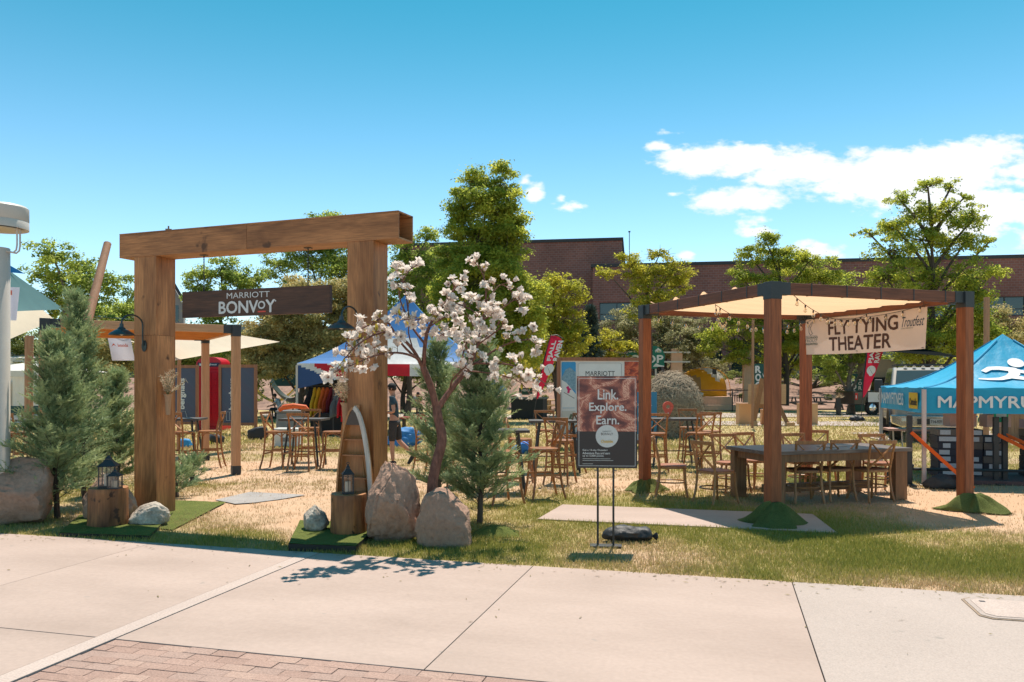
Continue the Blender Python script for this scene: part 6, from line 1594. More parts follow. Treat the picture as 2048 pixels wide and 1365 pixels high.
# hammock and stands behind the seated man
hm = thing('hammock', 'dark hammock on a stand behind the seated person', 'hammock', at(540, 43)); g_ = MB(); g_.grid(lambda u, v: (u * 2.4, (v - .5) * .9, 1.75 - 1.1 * math.sin(PI * u) ** .8 * 1 + .25 * abs(v - .5) * 2), 16, 6); g_.build('cloth', flat('dark_green_hammock', (.02, .045, .04)), hm, smooth=True)
for x, d in ((0, -.35), (2.4, .35)): MB().beam((x, 0, 1.75), (x - d, 0, 0), .06, .06).build('stand_post', m_dkwood, hm)
hm2 = thing('hammock', 'yellow and green hammock slung left of the seated person', 'hammock', at(505, 46)); g_ = MB(); g_.grid(lambda u, v: (u * 2.6, (v - .5) * .9, 1.5 - .9 * math.sin(PI * u) ** .8 + .2 * abs(v - .5)), 16, 6); g_.build('cloth', flat('yellow_hammock', (.45, .32, .03)), hm2, smooth=True)
for x, d in ((0, -.3), (2.6, .3)): MB().beam((x, 0, 1.5), (x - d, 0, 0), .06, .06).build('stand_post', m_dkwood, hm2)
tb = thing('hanging_banner', 'dark teal banner with pale lettering in the shade behind the seated person', 'banner', at(545, 52, .4)); MB().bx(0, 4.2, 0, .03, 1.1, 2.7).build('sheet', flat('dark_teal_banner', (.01, .06, .08)), tb)
letters('OUT THERE', tb, .7, 1.95, 1.9, .5, m_pgrey, y=-.02, bold=.02)
for x in (0, 4.2): MB().bx(x - .03, x + .03, 0, .05, 0, 2.8).build('post', m_black, tb)
rock('blue_cushion', flat('blue_heap_cloth', (.03, .18, .55)), at(1045, 19.5), (.55, .45, .32), 9, 'crumpled bright blue bag on the grass behind the stools', cat='bag', sub=4, amp=.4, cuts=3)
rock('blue_cushion', flat('blue_heap_cloth2', (.05, .22, .5)), at(812, 21.5), (.9, .5, .5), 19, 'blue bag heap on the ground behind the walking man', cat='bag', sub=4, amp=.4, cuts=3)
cr_b = thing('red_table', 'red and yellow crate table behind the walking man', 'table', at(800, 24)); MB().bx(0, 1.3, 0, .6, .62, .68).build('top', flat('dull_red', (.30, .06, .04)), cr_b)
for x in (.05, 1.2): MB().bx(x, x + .06, .1, .5, 0, .62).build('leg', m_dkwood, cr_b)
# ================================================================== FEATHER FLAGS
def feather(px, Y, label, seed, h=3.65, lean=.05, w=.78, sandb=False):
    t = thing('feather_flag', label, 'feather flag', at(px, Y), R(0), 'red feather flags')
    def edge(z): return lean * (z / h) * 2.2 + .55 * max(0, z / h - .55) ** 1.6
    pole = [(edge(h * i / 16), 0, h * i / 16) for i in range(17)]
    MB().tube(pole + [(edge(h) + .25, 0, h + .03), (edge(h) + .5, 0, h - .12)], .018, 6).build('pole', m_black, t, smooth=True)
    zb = .28 * h
    def f(u, v):
        z = zb + v * (h - zb); wd = w * (v ** .62) * 1.0 if v < .88 else w * .924 * math.sqrt(max(0, 1 - ((v - .88) / .125) ** 2))
        return (edge(z) + u * wd, .03 * math.sin(z * 3 + u * 4), z)
    g = MB(); g.grid(f, 10, 40); g.build('sail_cloth', M('crimson_flag_cloth', (.62, .02, .06), (.54, .015, .05), rough=.7, transl=.25, fine=.03, bump=0), t, smooth=True)
    g = MB(); g.grid(lambda u, v: (f(u * .07, v)[0], f(u, v)[1] - .004, f(u, v)[2]), 1, 40); g.build('pole_sleeve', flat('black_sleeve', (.015, .015, .018)), t)
    sl = lambda x, z: (edge(z) + x, -.05 + .03 * math.sin(z * 3 + x * 4) - .0, z)
    letters('FJALL', t, .13, h * .72, .20, .80, m_white, turn=1, bold=.04, fn=sl); letters('RAVEN', t, .38, h * .72, .20, .80, m_white, turn=1, bold=.04, fn=sl)
    c = (.30, h * .625); fx = [(c[0] + .20 * math.cos(a) * (1 + (.22 if 250 < d < 300 else 0)), c[1] + .21 * math.sin(a) * (1 + (.25 if 250 < d < 300 else 0))) for d in range(0, 360, 15) for a in [R(d)]]
    mb = MB(); mb.add([sl(*p) for p in fx], [tuple(range(len(fx)))]); mb.build('round_emblem', m_white, t)
    em = MB(); em.beam(sl(c[0] - .10, c[1] + .12), sl(c[0] + .08, c[1] - .17), .012, .02, up=(0, 1, 0)); em.build('emblem_line', m_black, t)
    MB().lathe([(0, 0), (.22, 0), (.22, .02), (.03, .04), (.03, .12)], 14).build('base', m_black, t)
    return t
feather(1064, 32.6, 'red feather flag with white lettering left of the photo wall', 1, lean=.28, w=.60)
feather(1722, 36, 'red feather flag with round white emblem below the fly tying banner', 2, lean=.10, w=.85)
sandbag(at(1714, 35.6), .7, .17, 'black sandbag at the foot of the right feather flag', tail=False)

# ================================================================== PHOTO WALL, BLUE POSTER
PW = at(1114, 21.0); pw = thing('photo_wall', 'tall wood framed photo wall with ski picture and white panel behind the canyon poster', 'display wall', PW, R(4)); W = 2.42; Ht = 2.39
for x in (0, W - .09): MB().bx(x, x + .09, -.05, .05, 0, Ht).build('frame_post', m_frame_w, pw, bev=.004)
MB().bx(.09, W - .09, -.045, .045, Ht - .09, Ht).build('frame_rail', m_frame_w, pw); MB().bx(.09, W - .09, -.045, .045, .10, .2).build('frame_rail', m_frame_w, pw)
MB().bx(.09, W - .09, -.005, .02, .20, Ht - .09).build('wall_panel', m_white, pw)
# ski picture: sky, far mountain, slope, skier
plate(rrect(.12, .50, 1.05, 2.27, .04), -.006, 'sky_print', flat('print_sky_blue', (.05, .30, .60)), pw); 
plate([(.121, 1.85), (.22, 2.06), (.34, 2.13), (.499, 2.0), (.499, 1.5), (.121, 1.7)], -.009, 'mountain_print', M('print_mountain', (.10, .22, .30), (.30, .42, .5), stretch=(20, 20, 20), bump=0), pw)
plate([(.121, 1.80), (.25, 1.72), (.499, 1.42), (.499, 1.06), (.121, 1.06)], -.012, 'snow_print', m_white, pw)
plate([(.24, 1.60), (.30, 1.64), (.33, 1.58), (.39, 1.55), (.34, 1.52), (.33, 1.45), (.27, 1.44), (.28, 1.52)], -.015, 'skier_print', flat('magenta_print', (.60, .02, .14)), pw)
plate([(.18, 1.46), (.46, 1.30), (.46, 1.315), (.18, 1.475)], -.015, 'ski_print', m_black, pw)
o = plate(rrect(.54, 1.74, 1.0, 2.26, .05), -.006, 'white_panel', flat('print_white', (.76, .75, .74)), pw)
bo = MB(); rp = rrect(.56, 1.72, 1.02, 2.24, .05)
for i in range(len(rp)): bo.beam((rp[i][0], -.010, rp[i][1]), (rp[(i + 1) % len(rp)][0], -.010, rp[(i + 1) % len(rp)][1]), .003, .012, up=(0, 1, 0))
bo.build('panel_outline', m_black, pw)
letters('MARRIOTT', pw, .76, 1.90, .78, .13, m_black, y=-.012); letters('BONVoY', pw, .72, 1.62, .86, .22, m_black, y=-.012)
MB().bx(1.80, W - .1, -.012, -.006, .9, 2.28).build('canyon_print', m_canyon2, pw)
plate(rrect(.12, .50, .22, .98, .03), -.006, 'beach_print', flat('print_sand', (.60, .56, .50)), pw); plate([(.3, .75), (.36, .9), (.42, .88), (.38, .8), (.44, .75), (.36, .74), (.35, .6), (.33, .6)], -.009, 'palm_print', flat('print_palm', (.12, .14, .08)), pw)
plate(disc((.30, .42), .06, 0, 14), -.009, 'person_print', flat('print_skin', (.45, .14, .10)), pw); plate(disc((.60, .34), .12, 0, 14), -.009, 'person_print', flat('print_skin2', (.38, .16, .12)), pw)
bp_ = thing('poster_stand', 'blue poster on a stand, half hidden behind the left pergola post', 'sign stand', at(1285, 17.3), R(-3))
MB().bx(-.30, .31, -.006, .006, .60, 1.52).build('poster_board', flat('sky_blue_print', (.06, .27, .44)), bp_)
for i, (s, w) in enumerate((('Link.', .20), ('Explore.', .36), ('Earn.', .22))): letters(s, bp_, .0 - w / 2 + .02, 1.33 - i * .13, w, .09, m_white, y=-.009, bold=.015)
plate(disc((.01, .93), .115, 0, 28), -.0075, 'round_badge', m_pgrey, bp_)
for x in (-.08, .09): MB().tube([(x, .012, 0), (x, .012, .8)], .011, 8).build('pole', m_black, bp_)
MB().bx(-.17, .18, -.06, .08, 0, .015).build('base_plate', m_black, bp_)

# ================================================================== TWIG DOME, CAMP, EASEL
m_twig = M('grey_brown_twigs', (.50, .39, .27), (.24, .18, .12), rough=.9, attr='tint', bump=0)
td = thing('twig_dome', 'rounded hut of woven dry twigs behind the map marker', 'twig hut', at(1343, 25.5)); rs = np.random.RandomState(8); n = 15000
d = rs.randn(n, 3); d[:, 2] = np.abs(d[:, 2]); d /= np.linalg.norm(d, axis=1)[:, None]; rad = np.array([.96, .96, 1.0]); rj = (1 + rs.randn(n, 1) * .035)
P = d * rad * rj; P[:, 2] = P[:, 2] * 1.25 + .78; low = rs.rand(n) < .30; P[low, 2] = rs.rand(low.sum()) * .85; sc = 1 / np.linalg.norm(P[low][:, :2], axis=1) * .95; P[low, 0] *= sc; P[low, 1] *= sc
tg = np.cross(d, rs.randn(n, 3)); tg /= np.linalg.norm(tg, axis=1)[:, None]; L = .05 + .13 * rs.rand(n, 1); nn = np.cross(tg, d) * .006
V = np.stack([P - tg * L - nn, P - tg * L + nn, P + tg * L + nn + d * .03, P + tg * L - nn + d * .03], 1).reshape(-1, 3)
tw_ = mesh_np('twig_shell', V, np.arange(len(V)).reshape(-1, 4), m_twig, td, attrs={'tint': np.repeat(rs.rand(n) * .8, 4)}); tw_['kind'] = 'stuff'
MB().lathe([(.90, 0), (.90, .8), (.86, 1.3), (.68, 1.75), (.4, 1.95), (0, 2.0)], 24).build('dark_core', flat('twig_core', (.09, .07, .045)), td, smooth=True)
m_peach = M('peach_painted_board', (.70, .42, .28), (.64, .38, .25), rough=.7, fine=.06, bump=0, fscale=(9, 9, 2)); m_peach_y = flat('orange_peach_board', (.68, .38, .18))
GPL = 'tall peach boards of the camp sign'
for (px, wd, py, lb, Y) in ((1122, 20, 703, 'tall peach board directly behind the left end of the photo wall', 50), (1161, 18, 709, 'tall peach board above the photo wall middle', 50.5), (1216, 23, 700, 'tall peach board left of the green camp sign', 50), (1354, 22, 698, 'tall peach board right of the green camp sign', 50), (1498, 21, 697, 'tall peach pylon behind the easel', 50)):
    w = wd / FPX * Y; t = thing('peach_pylon', lb, 'pylon', at(px, Y), 0, GPL); MB().bx(-w / 2, w / 2, 0, .3, 0, zat(py, Y)).build('board', m_peach, t, bev=.01); MB().bx(-w / 2 - .1, w / 2 + .1, -.1, .5, 0, .12).build('base', m_peach, t)
cg = thing('camp_sign', 'green cloud shaped sign reading camp co-op on two white rails', 'sign', at(1283, 49.6, zat(738, 49.6))); k = 49.6 / FPX
shp = [(1236, 710), (1243, 702), (1252, 700), (1256, 692), (1268, 690), (1276, 694), (1290, 693), (1312, 692), (1322, 697), (1326, 702), (1330, 712), (1328, 724), (1329, 733), (1318, 733), (1312, 738), (1290, 737), (1282, 738), (1262, 737), (1240, 737), (1238, 726)]
MB().prism([((x - 1283) * k, (738 - y) * k) for x, y in shp][::-1], -.03, .03).build('panel', flat('forest_green_paint', (.015, .16, .11)), cg)
S = lambda x: (x - 1283) * k
letters('Camp', cg, S(1250), (738 - 708) * k, (1305 - 1250) * k, 13 * k, m_white, y=-.035, bold=.02); letters('REI', cg, S(1311), (738 - 705) * k, 11 * k, 5 * k, m_white, y=-.035, bold=.03)
letters('CO OP', cg, S(1240), (738 - 726) * k, (1326 - 1240) * k, 15 * k, m_white, y=-.035, bold=.03)
plate([(S(1237), 32 * k), (S(1247), 38 * k), (S(1254), 34 * k), (S(1256), 30 * k), (S(1238), 30 * k)], -.032, 'cloud_print', m_white, cg); plate([(S(1306), 5 * k), (S(1312), 11 * k), (S(1318), 8 * k), (S(1328), 6 * k), (S(1328), 4 * k), (S(1306), 4 * k)], -.032, 'cloud_print', m_white, cg)
plate([(S(1309), 35 * k), (S(1316), 42 * k), (S(1323), 36 * k)], -.033, 'mountain_print', m_white, cg)
for z in (705, 724): MB().bx(S(1190), S(1381), .04, .10, (738 - z - 1.5) * k, (738 - z + 1.5) * k).build('rail', m_alu, cg)
for x in (1262, 1312): MB().bx(S(x) - .05, S(x) + .05, .05, .12, -zat(738, 49.6), 0).build('post', m_alu, cg)
# yellow dome tent on a platform
dk = thing('tent_platform', 'peach stepped platform carrying the yellow tent', 'platform', at(1398, 50)); MB().bx(0, 2.15, 0, 2.6, .33, .84).build('upper_step', m_peach, dk, bev=.01); MB().bx(-.1, 2.5, -.4, 2.6, 0, .33).build('lower_step', m_peach, dk, bev=.01)
rl = thing('railing', 'black railing with brown handrail before the yellow tent', 'railing', at(1385, 48)); MB().bx(0, 3.6, -.03, .03, 1.24, 1.30).build('handrail', flat('brown_handrail', (.22, .10, .07)), rl)
for x in (.0, 2.4, 3.55): MB().bx(x - .02, x + .03, -.02, .02, 0, 1.24).build('post', m_black, rl)
ty = thing('dome_tent', 'yellow and white dome tent with open door on the platform', 'tent', at(1412, 51.5, .84)); m_ty = M('yellow_tent_nylon', (.85, .47, .03), (.78, .40, .02), rough=.5, transl=.5, fine=.04, bump=0); m_tw = M('white_tent_nylon', (.80, .77, .70), None, rough=.5, transl=.3, bump=0)
g = MB(); nu, nv = 40, 20
def dome(u, v):
    a = PI * u; b = PI * v; k = math.sin(a) ** .75; return (-1.55 * math.cos(a), 1.0 - 1.25 * math.cos(b) * k, 1.9 * math.sin(b) ** .75 * math.sin(a) ** .6)
for i in range(nu):
    for j in range(nv):
        u = (i + .5) / nu; v = (j + .5) / nv; m_ = 0
        if .30 < u < .88 and v > .14 + abs(u - .66) * 1.1: m_ = 1
        if .14 < u < .42 and .02 < v < .30 - abs(u - .28) * .9: m_ = 2
        g.add([dome(i / nu, j / nv), dome((i + 1) / nu, j / nv), dome((i + 1) / nu, (j + 1) / nv), dome(i / nu, (j + 1) / nv)], [(0, 1, 2, 3)], m_)
g.build('shell', [m_ty, m_tw, flat('tent_inside', (.42, .22, .08))], ty, smooth=True)
g = MB(); g.grid(lambda u, v: (-1.62 + .5 * v, -.35 + .5 * u, 1.25 * v), 4, 4); g.build('door_flap', m_tw, ty, solid=.01)
rock('pillow', flat('cream_pillow', (.62, .55, .46)), at(1392, 49.6, .84), (.9, .5, .35), 5, 'cream cushion in the doorway of the yellow tent', cat='cushion', sub=3, sq=.4, cuts=2)
for s in ((-1.55, 1.55, 1.85), ): MB().tube([(-1.56 * math.cos(PI * i / 20), -.05 + .0, 1.86 * math.sin(PI * i / 20) ** .62) for i in range(21)], .02, 5).build('tent_pole', m_ty, ty)
tag(MB().bx(-.13, .13, 0, .04, 0, .32).build('small_sign', m_dkwood, loc=P3(1429, 749, 49)), 'small dark hanging sign before the yellow tent', 'sign')
# easel with boards and peach planters
ez = thing('easel', 'large plywood easel board propped on slanting planks behind the long table', 'easel', at(1535, 32.0)); m_ezb = M('peach_plywood', (.56, .33, .18), (.48, .27, .14), rough=.6, **WX); m_ezd = M('orange_brown_plank', (.42, .18, .07), (.32, .13, .05), rough=.6, **WV)
MB().bx(-.78, .74, -.03, .02, .86, 1.66).build('board', m_ezb, ez, bev=.005); MB().bx(-.42, .30, -.02, .03, .70, .86).build('shelf', m_ezd, ez)
MB().beam((-.72, -.45, .06), (-.22, -.07, 1.88), .20, .05, up=(0, 1, 0)).build('front_leg', m_ezd, ez); MB().beam((.72, -.35, .02), (.45, .05, .86), .16, .05, up=(0, 1, 0)).build('front_leg', m_ezd, ez); MB().bx(-.24, .12, -.05, .0, 1.66, 1.84).build('top_block', m_ezd, ez); MB().bx(-.78, -.55, -.5, -.3, 0, .20).build('foot', m_ezb, ez, bev=.01); MB().bx(.60, .95, -.45, -.3, 0, .14).build('foot', m_ezb, ez, bev=.01)
MB().beam((0, .6, 0), (0, .05, 1.5), .12, .05).build('rear_leg', m_ezd, ez)
for (px, w, lb, h) in ((1491, .52, 'peach square planter box left of the easel', .86), (1619, .70, 'peach square planter box right of the easel', .86), (1535, .30, 'narrow peach box under the easel', .6)):
    t = thing('planter_box', lb, 'planter box', at(px, 32.8), 0, 'peach planter boxes by the easel'); MB().bx(-w / 2, w / 2, 0, .5, .0, h).build('box', m_peach_y, t, bev=.01); MB().bx(-w / 2 - .01, w / 2 + .01, -.01, .51, h, h + .02).build('cap', m_peach, t)
ro = thing('rock_sign', 'dark green banner with white upright lettering behind the nearest pergola post', 'sign', at(1509, 46)); MB().bx(0, .95, 0, .05, 0, zat(728, 46)).build('panel', flat('dark_teal_green_print', (.02, .09, .08)), ro)
for i, s in enumerate('ROCK'): letters(s, ro, .06, 2.30 - i * .46, .30, .38, m_white, y=-.01, bold=.04)
for i, s in enumerate('WORK'): letters(s, ro, .46, 2.05 - i * .30, .22, .20, m_white, y=-.01, bold=.02)
rs2 = thing('rock_sign', 'second dark green banner with white lettering beside the pickup tail', 'sign', at(1700, 47)); MB().bx(0, .9, 0, .05, 0, zat(748, 47)).build('panel', flat('dark_teal_green_print', (.02, .09, .08)), rs2)
for i, s in enumerate('ROCK'): letters(s, rs2, .06, 1.75 - i * .42, .30, .34, m_white, y=-.01, bold=.04)
for i, s in enumerate('WORKS'): letters(s, rs2, .50, 1.85 - i * .27, .18, .2, m_white, y=-.01, bold=.02)
dp = MB(); rr = random.Random(4)
for i in range(160):
    a = rr.uniform(0, 6.28); e = rr.uniform(0, 1.4); dd = Vector((math.cos(a) * math.sin(e), math.sin(a) * math.sin(e), math.cos(e))); sd = dd.orthogonal().normalized() * .012; L_ = rr.uniform(.15, .42); c = Vector((0, 0, .9)); dp.add([c + dd * .05 - sd, c + dd * .05 + sd, c + dd * L_], [(0, 1, 2)])
dg = thing('dried_grass_vase', 'tan dried grass bunch in a pot left of the grey tree trunk', 'dried flowers', at(1677, 42)); dp.build('dried_plumes', m_pampas, dg)['kind'] = 'stuff'; MB().lathe([(.10, 0), (.16, .45), (.08, .95)], 12, caps=False).build('pot', flat('dark_pot', (.05, .045, .04)), dg)

# ================================================================== BLUE TENT
m_bt = M('bright_blue_canopy', (.02, .38, .62), (.015, .34, .57), rough=.5, transl=.18, fine=.06, fscale=(3.5, 3.5, 3.5), bump=1.0); m_btw = flat('white_canopy_print', (.80, .80, .80))
N0 = Vector((6.88, 13.3, 0)); UXv = Vector((3.1, -.72, 0)).normalized(); UYv = Vector((.72, 3.1, 0)).normalized(); BA = math.atan2(UXv.y, UXv.x)
bt = thing('blue_tent', 'bright blue canopy tent with white runner figure and lettering at the right', 'tent', N0, BA); BS = 3.2; BZ, BV = 1.63, .42; BP = 2.60
apx = Vector((BS * .52, BS * .45, BP))
def bp2(a, b, u, v):
    p = a.lerp(b, u).lerp(apx, v); return p + Vector((0, 0, -.88 * v * (1 - v) * (1 - .35 * v)))
cs4 = [Vector((0, 0, BZ)), Vector((BS, 0, BZ)), Vector((BS, BS, BZ)), Vector((0, BS, BZ))]
for i in range(4):
    a, b = cs4[i], cs4[(i + 1) % 4]; g = MB(); g.grid(lambda u, v: bp2(a, b, u, v) + Vector((0, 0, .012 * math.sin(u * 22 + v * 9) * (1 - v))), 24, 18); g.build('roof_panel', m_bt, bt, smooth=True)
    g = MB(); g.grid(lambda u, v: a.lerp(b, u) + Vector((0, 0, -BV * v)) + Vector((.012 * math.sin(v * 4 + u * 8), .012 * math.sin(u * 14), 0)), 24, 4); g.build('valance', m_bt, bt, smooth=True)
    MB().tube([bp2(a, b, 0, k / 12) + Vector((0, 0, .01)) for k in range(12)], .014, 5).build('roof_seam', M('pale_blue_seam', (.10, .45, .70), None, bump=0), bt)
for x, y in ((0, 0), (BS, 0), (0, BS), (BS, BS)):
    MB().bx(x - .03, x + .03, y - .03, y + .03, 0, BZ - .02).build('leg', flat('pale_pink_leg', (.62, .52, .50)), bt); MB().bx(x - .06, x + .06, y - .06, y + .06, 0, .02).build('foot', m_alu, bt)
letters('MAPMYRUN', bt, .21, BZ - .32, 1.66, .185, m_btw, y=-.022, bold=.02)
def side_fn(x, z): return (-.024, BS - x, z)
letters('MAPMYFITNESS', bt, .18, BZ - .32, 1.75, .22, m_btw, bold=.01, fn=side_fn, nrm=(-1, 0, 0))
yl = MB(); yl.add([side_fn(2.32, BZ - .36), side_fn(2.90, BZ - .36), side_fn(2.90, BZ - .08), side_fn(2.32, BZ - .08)], [(0, 1, 2, 3)]); yl.build('yellow_patch', flat('yellow_print', (.80, .48, .03)), bt)
letters('Outside', bt, 2.37, BZ - .30, .48, .12, m_black, bold=.02, fn=lambda x, z: (-.027, BS - x, z), nrm=(-1, 0, 0))
def roofp(x, z):        # picture on the front roof panel: x along the eave, z up the slope 0..1
    v = z; u = (x / BS - .52 * v) / max(.05, (1 - v)); p = bp2(cs4[0], cs4[1], u, v); return (p.x, p.y - .012, p.z + .02)
def blob2(pts, w, name='runner_print'):
    g = MB()
    for i in range(len(pts) - 1):
        (x0, z0), (x1_, z1_) = pts[i], pts[i + 1]; w0, w1 = w[i], w[i + 1]; dx, dz = x1_ - x0, (z1_ - z0) * 1.9; L = math.hypot(dx, dz) + 1e-6; nx_, nz_ = -dz / L, dx / L / 1.9
        g.add([roofp(x0 + nx_ * w0, z0 + nz_ * w0), roofp(x0 - nx_ * w0, z0 - nz_ * w0), roofp(x1_ - nx_ * w1, z1_ - nz_ * w1), roofp(x1_ + nx_ * w1, z1_ + nz_ * w1)], [(0, 1, 2, 3)])
        g.add([roofp(x1_ + w1 * math.cos(a), z1_ + w1 * math.sin(a) / 1.9) for a in [2 * PI * k / 12 for k in range(12)]], [tuple(range(12))])
    g.build(name, m_btw, bt)
hd = MB(); hd.add([roofp(1.67 + .13 * math.cos(a), .60 + .13 * math.sin(a) / 1.9) for a in [2 * PI * k / 20 for k in range(20)]], [tuple(range(20))]); hd.build('runner_head', m_btw, bt)
blob2([(1.10, .46), (1.22, .515), (1.36, .52), (1.58, .49)], [.045, .05, .055, .07]); blob2([(1.58, .49), (1.56, .42), (1.46, .36)], [.085, .085, .07]); blob2([(1.46, .36), (1.30, .315), (1.12, .31), (.98, .32)], [.065, .05, .04, .02]); blob2([(1.50, .36), (1.72, .31), (1.86, .23)], [.07, .06, .045]); blob2([(1.60, .48), (1.76, .44), (1.92, .43)], [.06, .045, .035])
rock('sandbag', m_bag, at(1882, 13.0), (.62, .34, .26), 31, 'rounded black sandbag at the near leg of the blue tent', cat='sandbag', amp=.12, cuts=3, sub=4, group='black sandbags')

# stock under the blue tent
def bw(x, y, z=0): return N0 + UXv * x + UYv * y + Vector((0, 0, z))
dkm = thing('mat_platform', 'low dark maroon platform in the shade of the blue tent', 'platform', bw(.55, .35), BA); MB().bx(0, 3.4, 0, 1.6, 0, .07).build('deck', M('dark_maroon_carpet', (.19, .10, .095), None, rough=.95), dkm, bev=.005)
m_lab = M('pale_label_card', (.60, .57, .60), (.50, .48, .52), rough=.7, bump=0); m_dbox = M('dark_stock_box', (.03, .03, .045), (.055, .045, .06), rough=.7, bump=0); m_bbox = M('grey_brown_box', (.20, .15, .13), None, rough=.8, bump=0)
rr = random.Random(9)
for (x0, nc, lbx) in ((.48, 3, 'left'), (1.95, 3, 'right')):
    for lev in range(7):
        for c_ in range(nc):
            w = .36; x = x0 + c_ * .37 + rr.uniform(-.01, .01); z = .075 + lev * .118
            if lbx == 'left' and c_ == 2 and lev > 5: continue
            t = thing('stock_box', '%s box of the %s stack under the blue tent, %s, %s column' % (('dark flat', 'flat labelled')[c_ % 2], lbx, ('lowest row', 'second row', 'third row', 'fourth row', 'fifth row', 'sixth row', 'top row')[lev], ('left', 'middle', 'right')[c_]), 'box', bw(x, 1.0 + rr.uniform(-.02, .02), z), BA, 'flat boxes stacked under the blue tent')
            MB().bx(0, w, 0, .5, 0, .112).build('carton', rr.choice([m_dbox, m_dbox, m_bbox]), t)
            if rr.random() < .85: MB().bx(.03 if rr.random() < .6 else .08, rr.choice([.20, .30, .34]), -.004, -.001, .018, .098).build('label_card', m_lab, t)
for (x, y, l, lb, a, b) in ((.18, -.05, 1, 'orange ramp rail leaning left of the front pergola post shadow', (-.20, -.0, .88), (.62, -.42, .02)), (1.15, -.0, 1, 'long orange ramp rail right of the pergola post, lower one', (1.28, .55, .83), (2.35, -.25, .14)), (1.25, .2, 1, 'long orange ramp rail right of the pergola post, upper one', (1.40, .65, .84), (2.6, -.05, .18))):
    t = thing('orange_ramp', lb, 'ramp', bw(*a), 0, 'orange ramps leaning on black posts'); d_ = bw(*b) - bw(*a)
    m_or = flat('bright_orange_plastic', (.80, .13, .015), rough=.4)
    MB().beam((0, 0, 0), d_, .085, .02).build('track', m_or, t); MB().beam(Vector((0, 0, .02)) + UYv * .045, d_ + Vector((0, 0, .02)) + UYv * .045, .01, .04).build('side_lip', m_or, t); MB().beam(Vector((0, 0, .02)) - UYv * .045, d_ + Vector((0, 0, .02)) - UYv * .045, .01, .04).build('side_lip', m_or, t)
for (x, y, z, lb) in ((-.22, .02, 1.18, 'black upright post just right of the blue tent corner leg'), (1.26, .55, 1.14, 'black upright post left of the pair under the blue tent'), (1.42, .62, 1.14, 'black upright post right of the pair under the blue tent')):
    t = thing('black_post', lb, 'post', bw(x, y), BA, 'black posts holding the ramps'); MB().bx(-.04, .04, -.04, .04, .02, z).build('upright', m_black, t, bev=.005); MB().bx(-.06, .06, -.25, .25, 0, .03).build('foot', m_black, t)
    MB().bx(-.05, .05, -.05, .05, z * .62, z * .72).build('clamp', m_black, t)
rb = thing('black_rail', 'black horizontal bar across the foot of the stacked boxes', 'rail', bw(-.25, .15), BA); MB().tube([(0, 0, .26), (2.4, .1, .26)], .025, 8).build('bar', m_black, rb); MB().tube([(0, 0, .34), (.12, 0, .30)], .04, 8).build('grip', m_black, rb)
ft = thing('folding_table', 'small folding table with peach top behind the blue tent corner leg', 'table', bw(.05, 1.6), BA); MB().bx(-.25, .75, 0, .5, .82, .86).build('top', flat('dull_peach_top', (.50, .28, .22)), ft)
for x in (-.15, .0, .6, .7): MB().beam((x, .1, .82), (x + .05, .15, 0), .02, .02).build('leg', m_alu, ft)
for (x, w, h, c, lb) in ((.75, .45, .26, (.72, .36, .28), 'peach open carton on the left box stack'), (1.35, .40, .22, (.70, .40, .34), 'pink carton between the stacks behind the black posts'), (2.0, .35, .15, (.62, .36, .42), 'pink bag lying on the right box stack')):
    t = thing('open_carton', lb, 'carton', bw(x, 1.25, .93 if x < 1.9 else .91), BA + .1, 'pink cartons on the stacks'); mb = MB()
    mb.bx(0, w, 0, .01, 0, h); mb.bx(0, w, .3, .31, 0, h); mb.bx(0, .01, .011, .299, 0, h); mb.bx(w - .01, w, .011, .299, 0, h); mb.bx(.011, w - .011, .011, .299, 0, .01); mb.build('walls', flat('pink_card_%d' % int(x * 10), c), t)
    MB().beam((0, -.06, h + .03), (w, -.06, h + .03), .1, .006).build('flap', flat('pink_card_%d' % int(x * 10), c), t)
gn = thing('green_sign', 'small bright green sign hanging below the blue tent valance', 'sign', bw(1.30, .75, .98 + .2), BA); MB().bx(0, .22, 0, .01, -.14, .08).build('panel', flat('bright_green_print', (.02, .42, .20)), gn); MB().bx(.03, .19, -.003, -.001, -.06, 0.02).build('print', m_pgrey, gn)
bkk = thing('black_backpack', 'black backpack leaning at the right end of the long table', 'backpack', at(1795, 13.6), R(-10)); mb = MB(); mb.grid(lambda u, v: ((u - .5) * .34 * (1.1 - .5 * v) + .06 * v, -.12 * math.sin(PI * u) * (1 - v * .4), v * .62), 14, 8); mb.build('shell', m_bag, bkk, smooth=True, solid=.1); MB().bx(.02, .10, -.135, -.125, .12, .46).build('print_strip', m_pgrey, bkk)
# plank fence behind
pf = thing('plank_fence', 'light brown vertical plank fence under the right end of the blue tent', 'fence', at(1985, 24), R(-6)); m_pl = M('brown_fence_plank', (.36, .20, .11), (.26, .14, .075), rough=.8, **WV); f0 = None
for i in range(14):
    if f0 is None: f0 = MB().bx(0, .148, 0, .02, .02, 1.05).build('plank', m_pl, pf, bev=.003)
    else:
        o = f0.copy(); COL.objects.link(o); o.location = (i * .155, rnd.uniform(-.004, .004), rnd.uniform(-.01, .01))
for z in (.25, .85): MB().bx(0, 2.2, .021, .06, z, z + .08).build('rail', m_pl, pf)

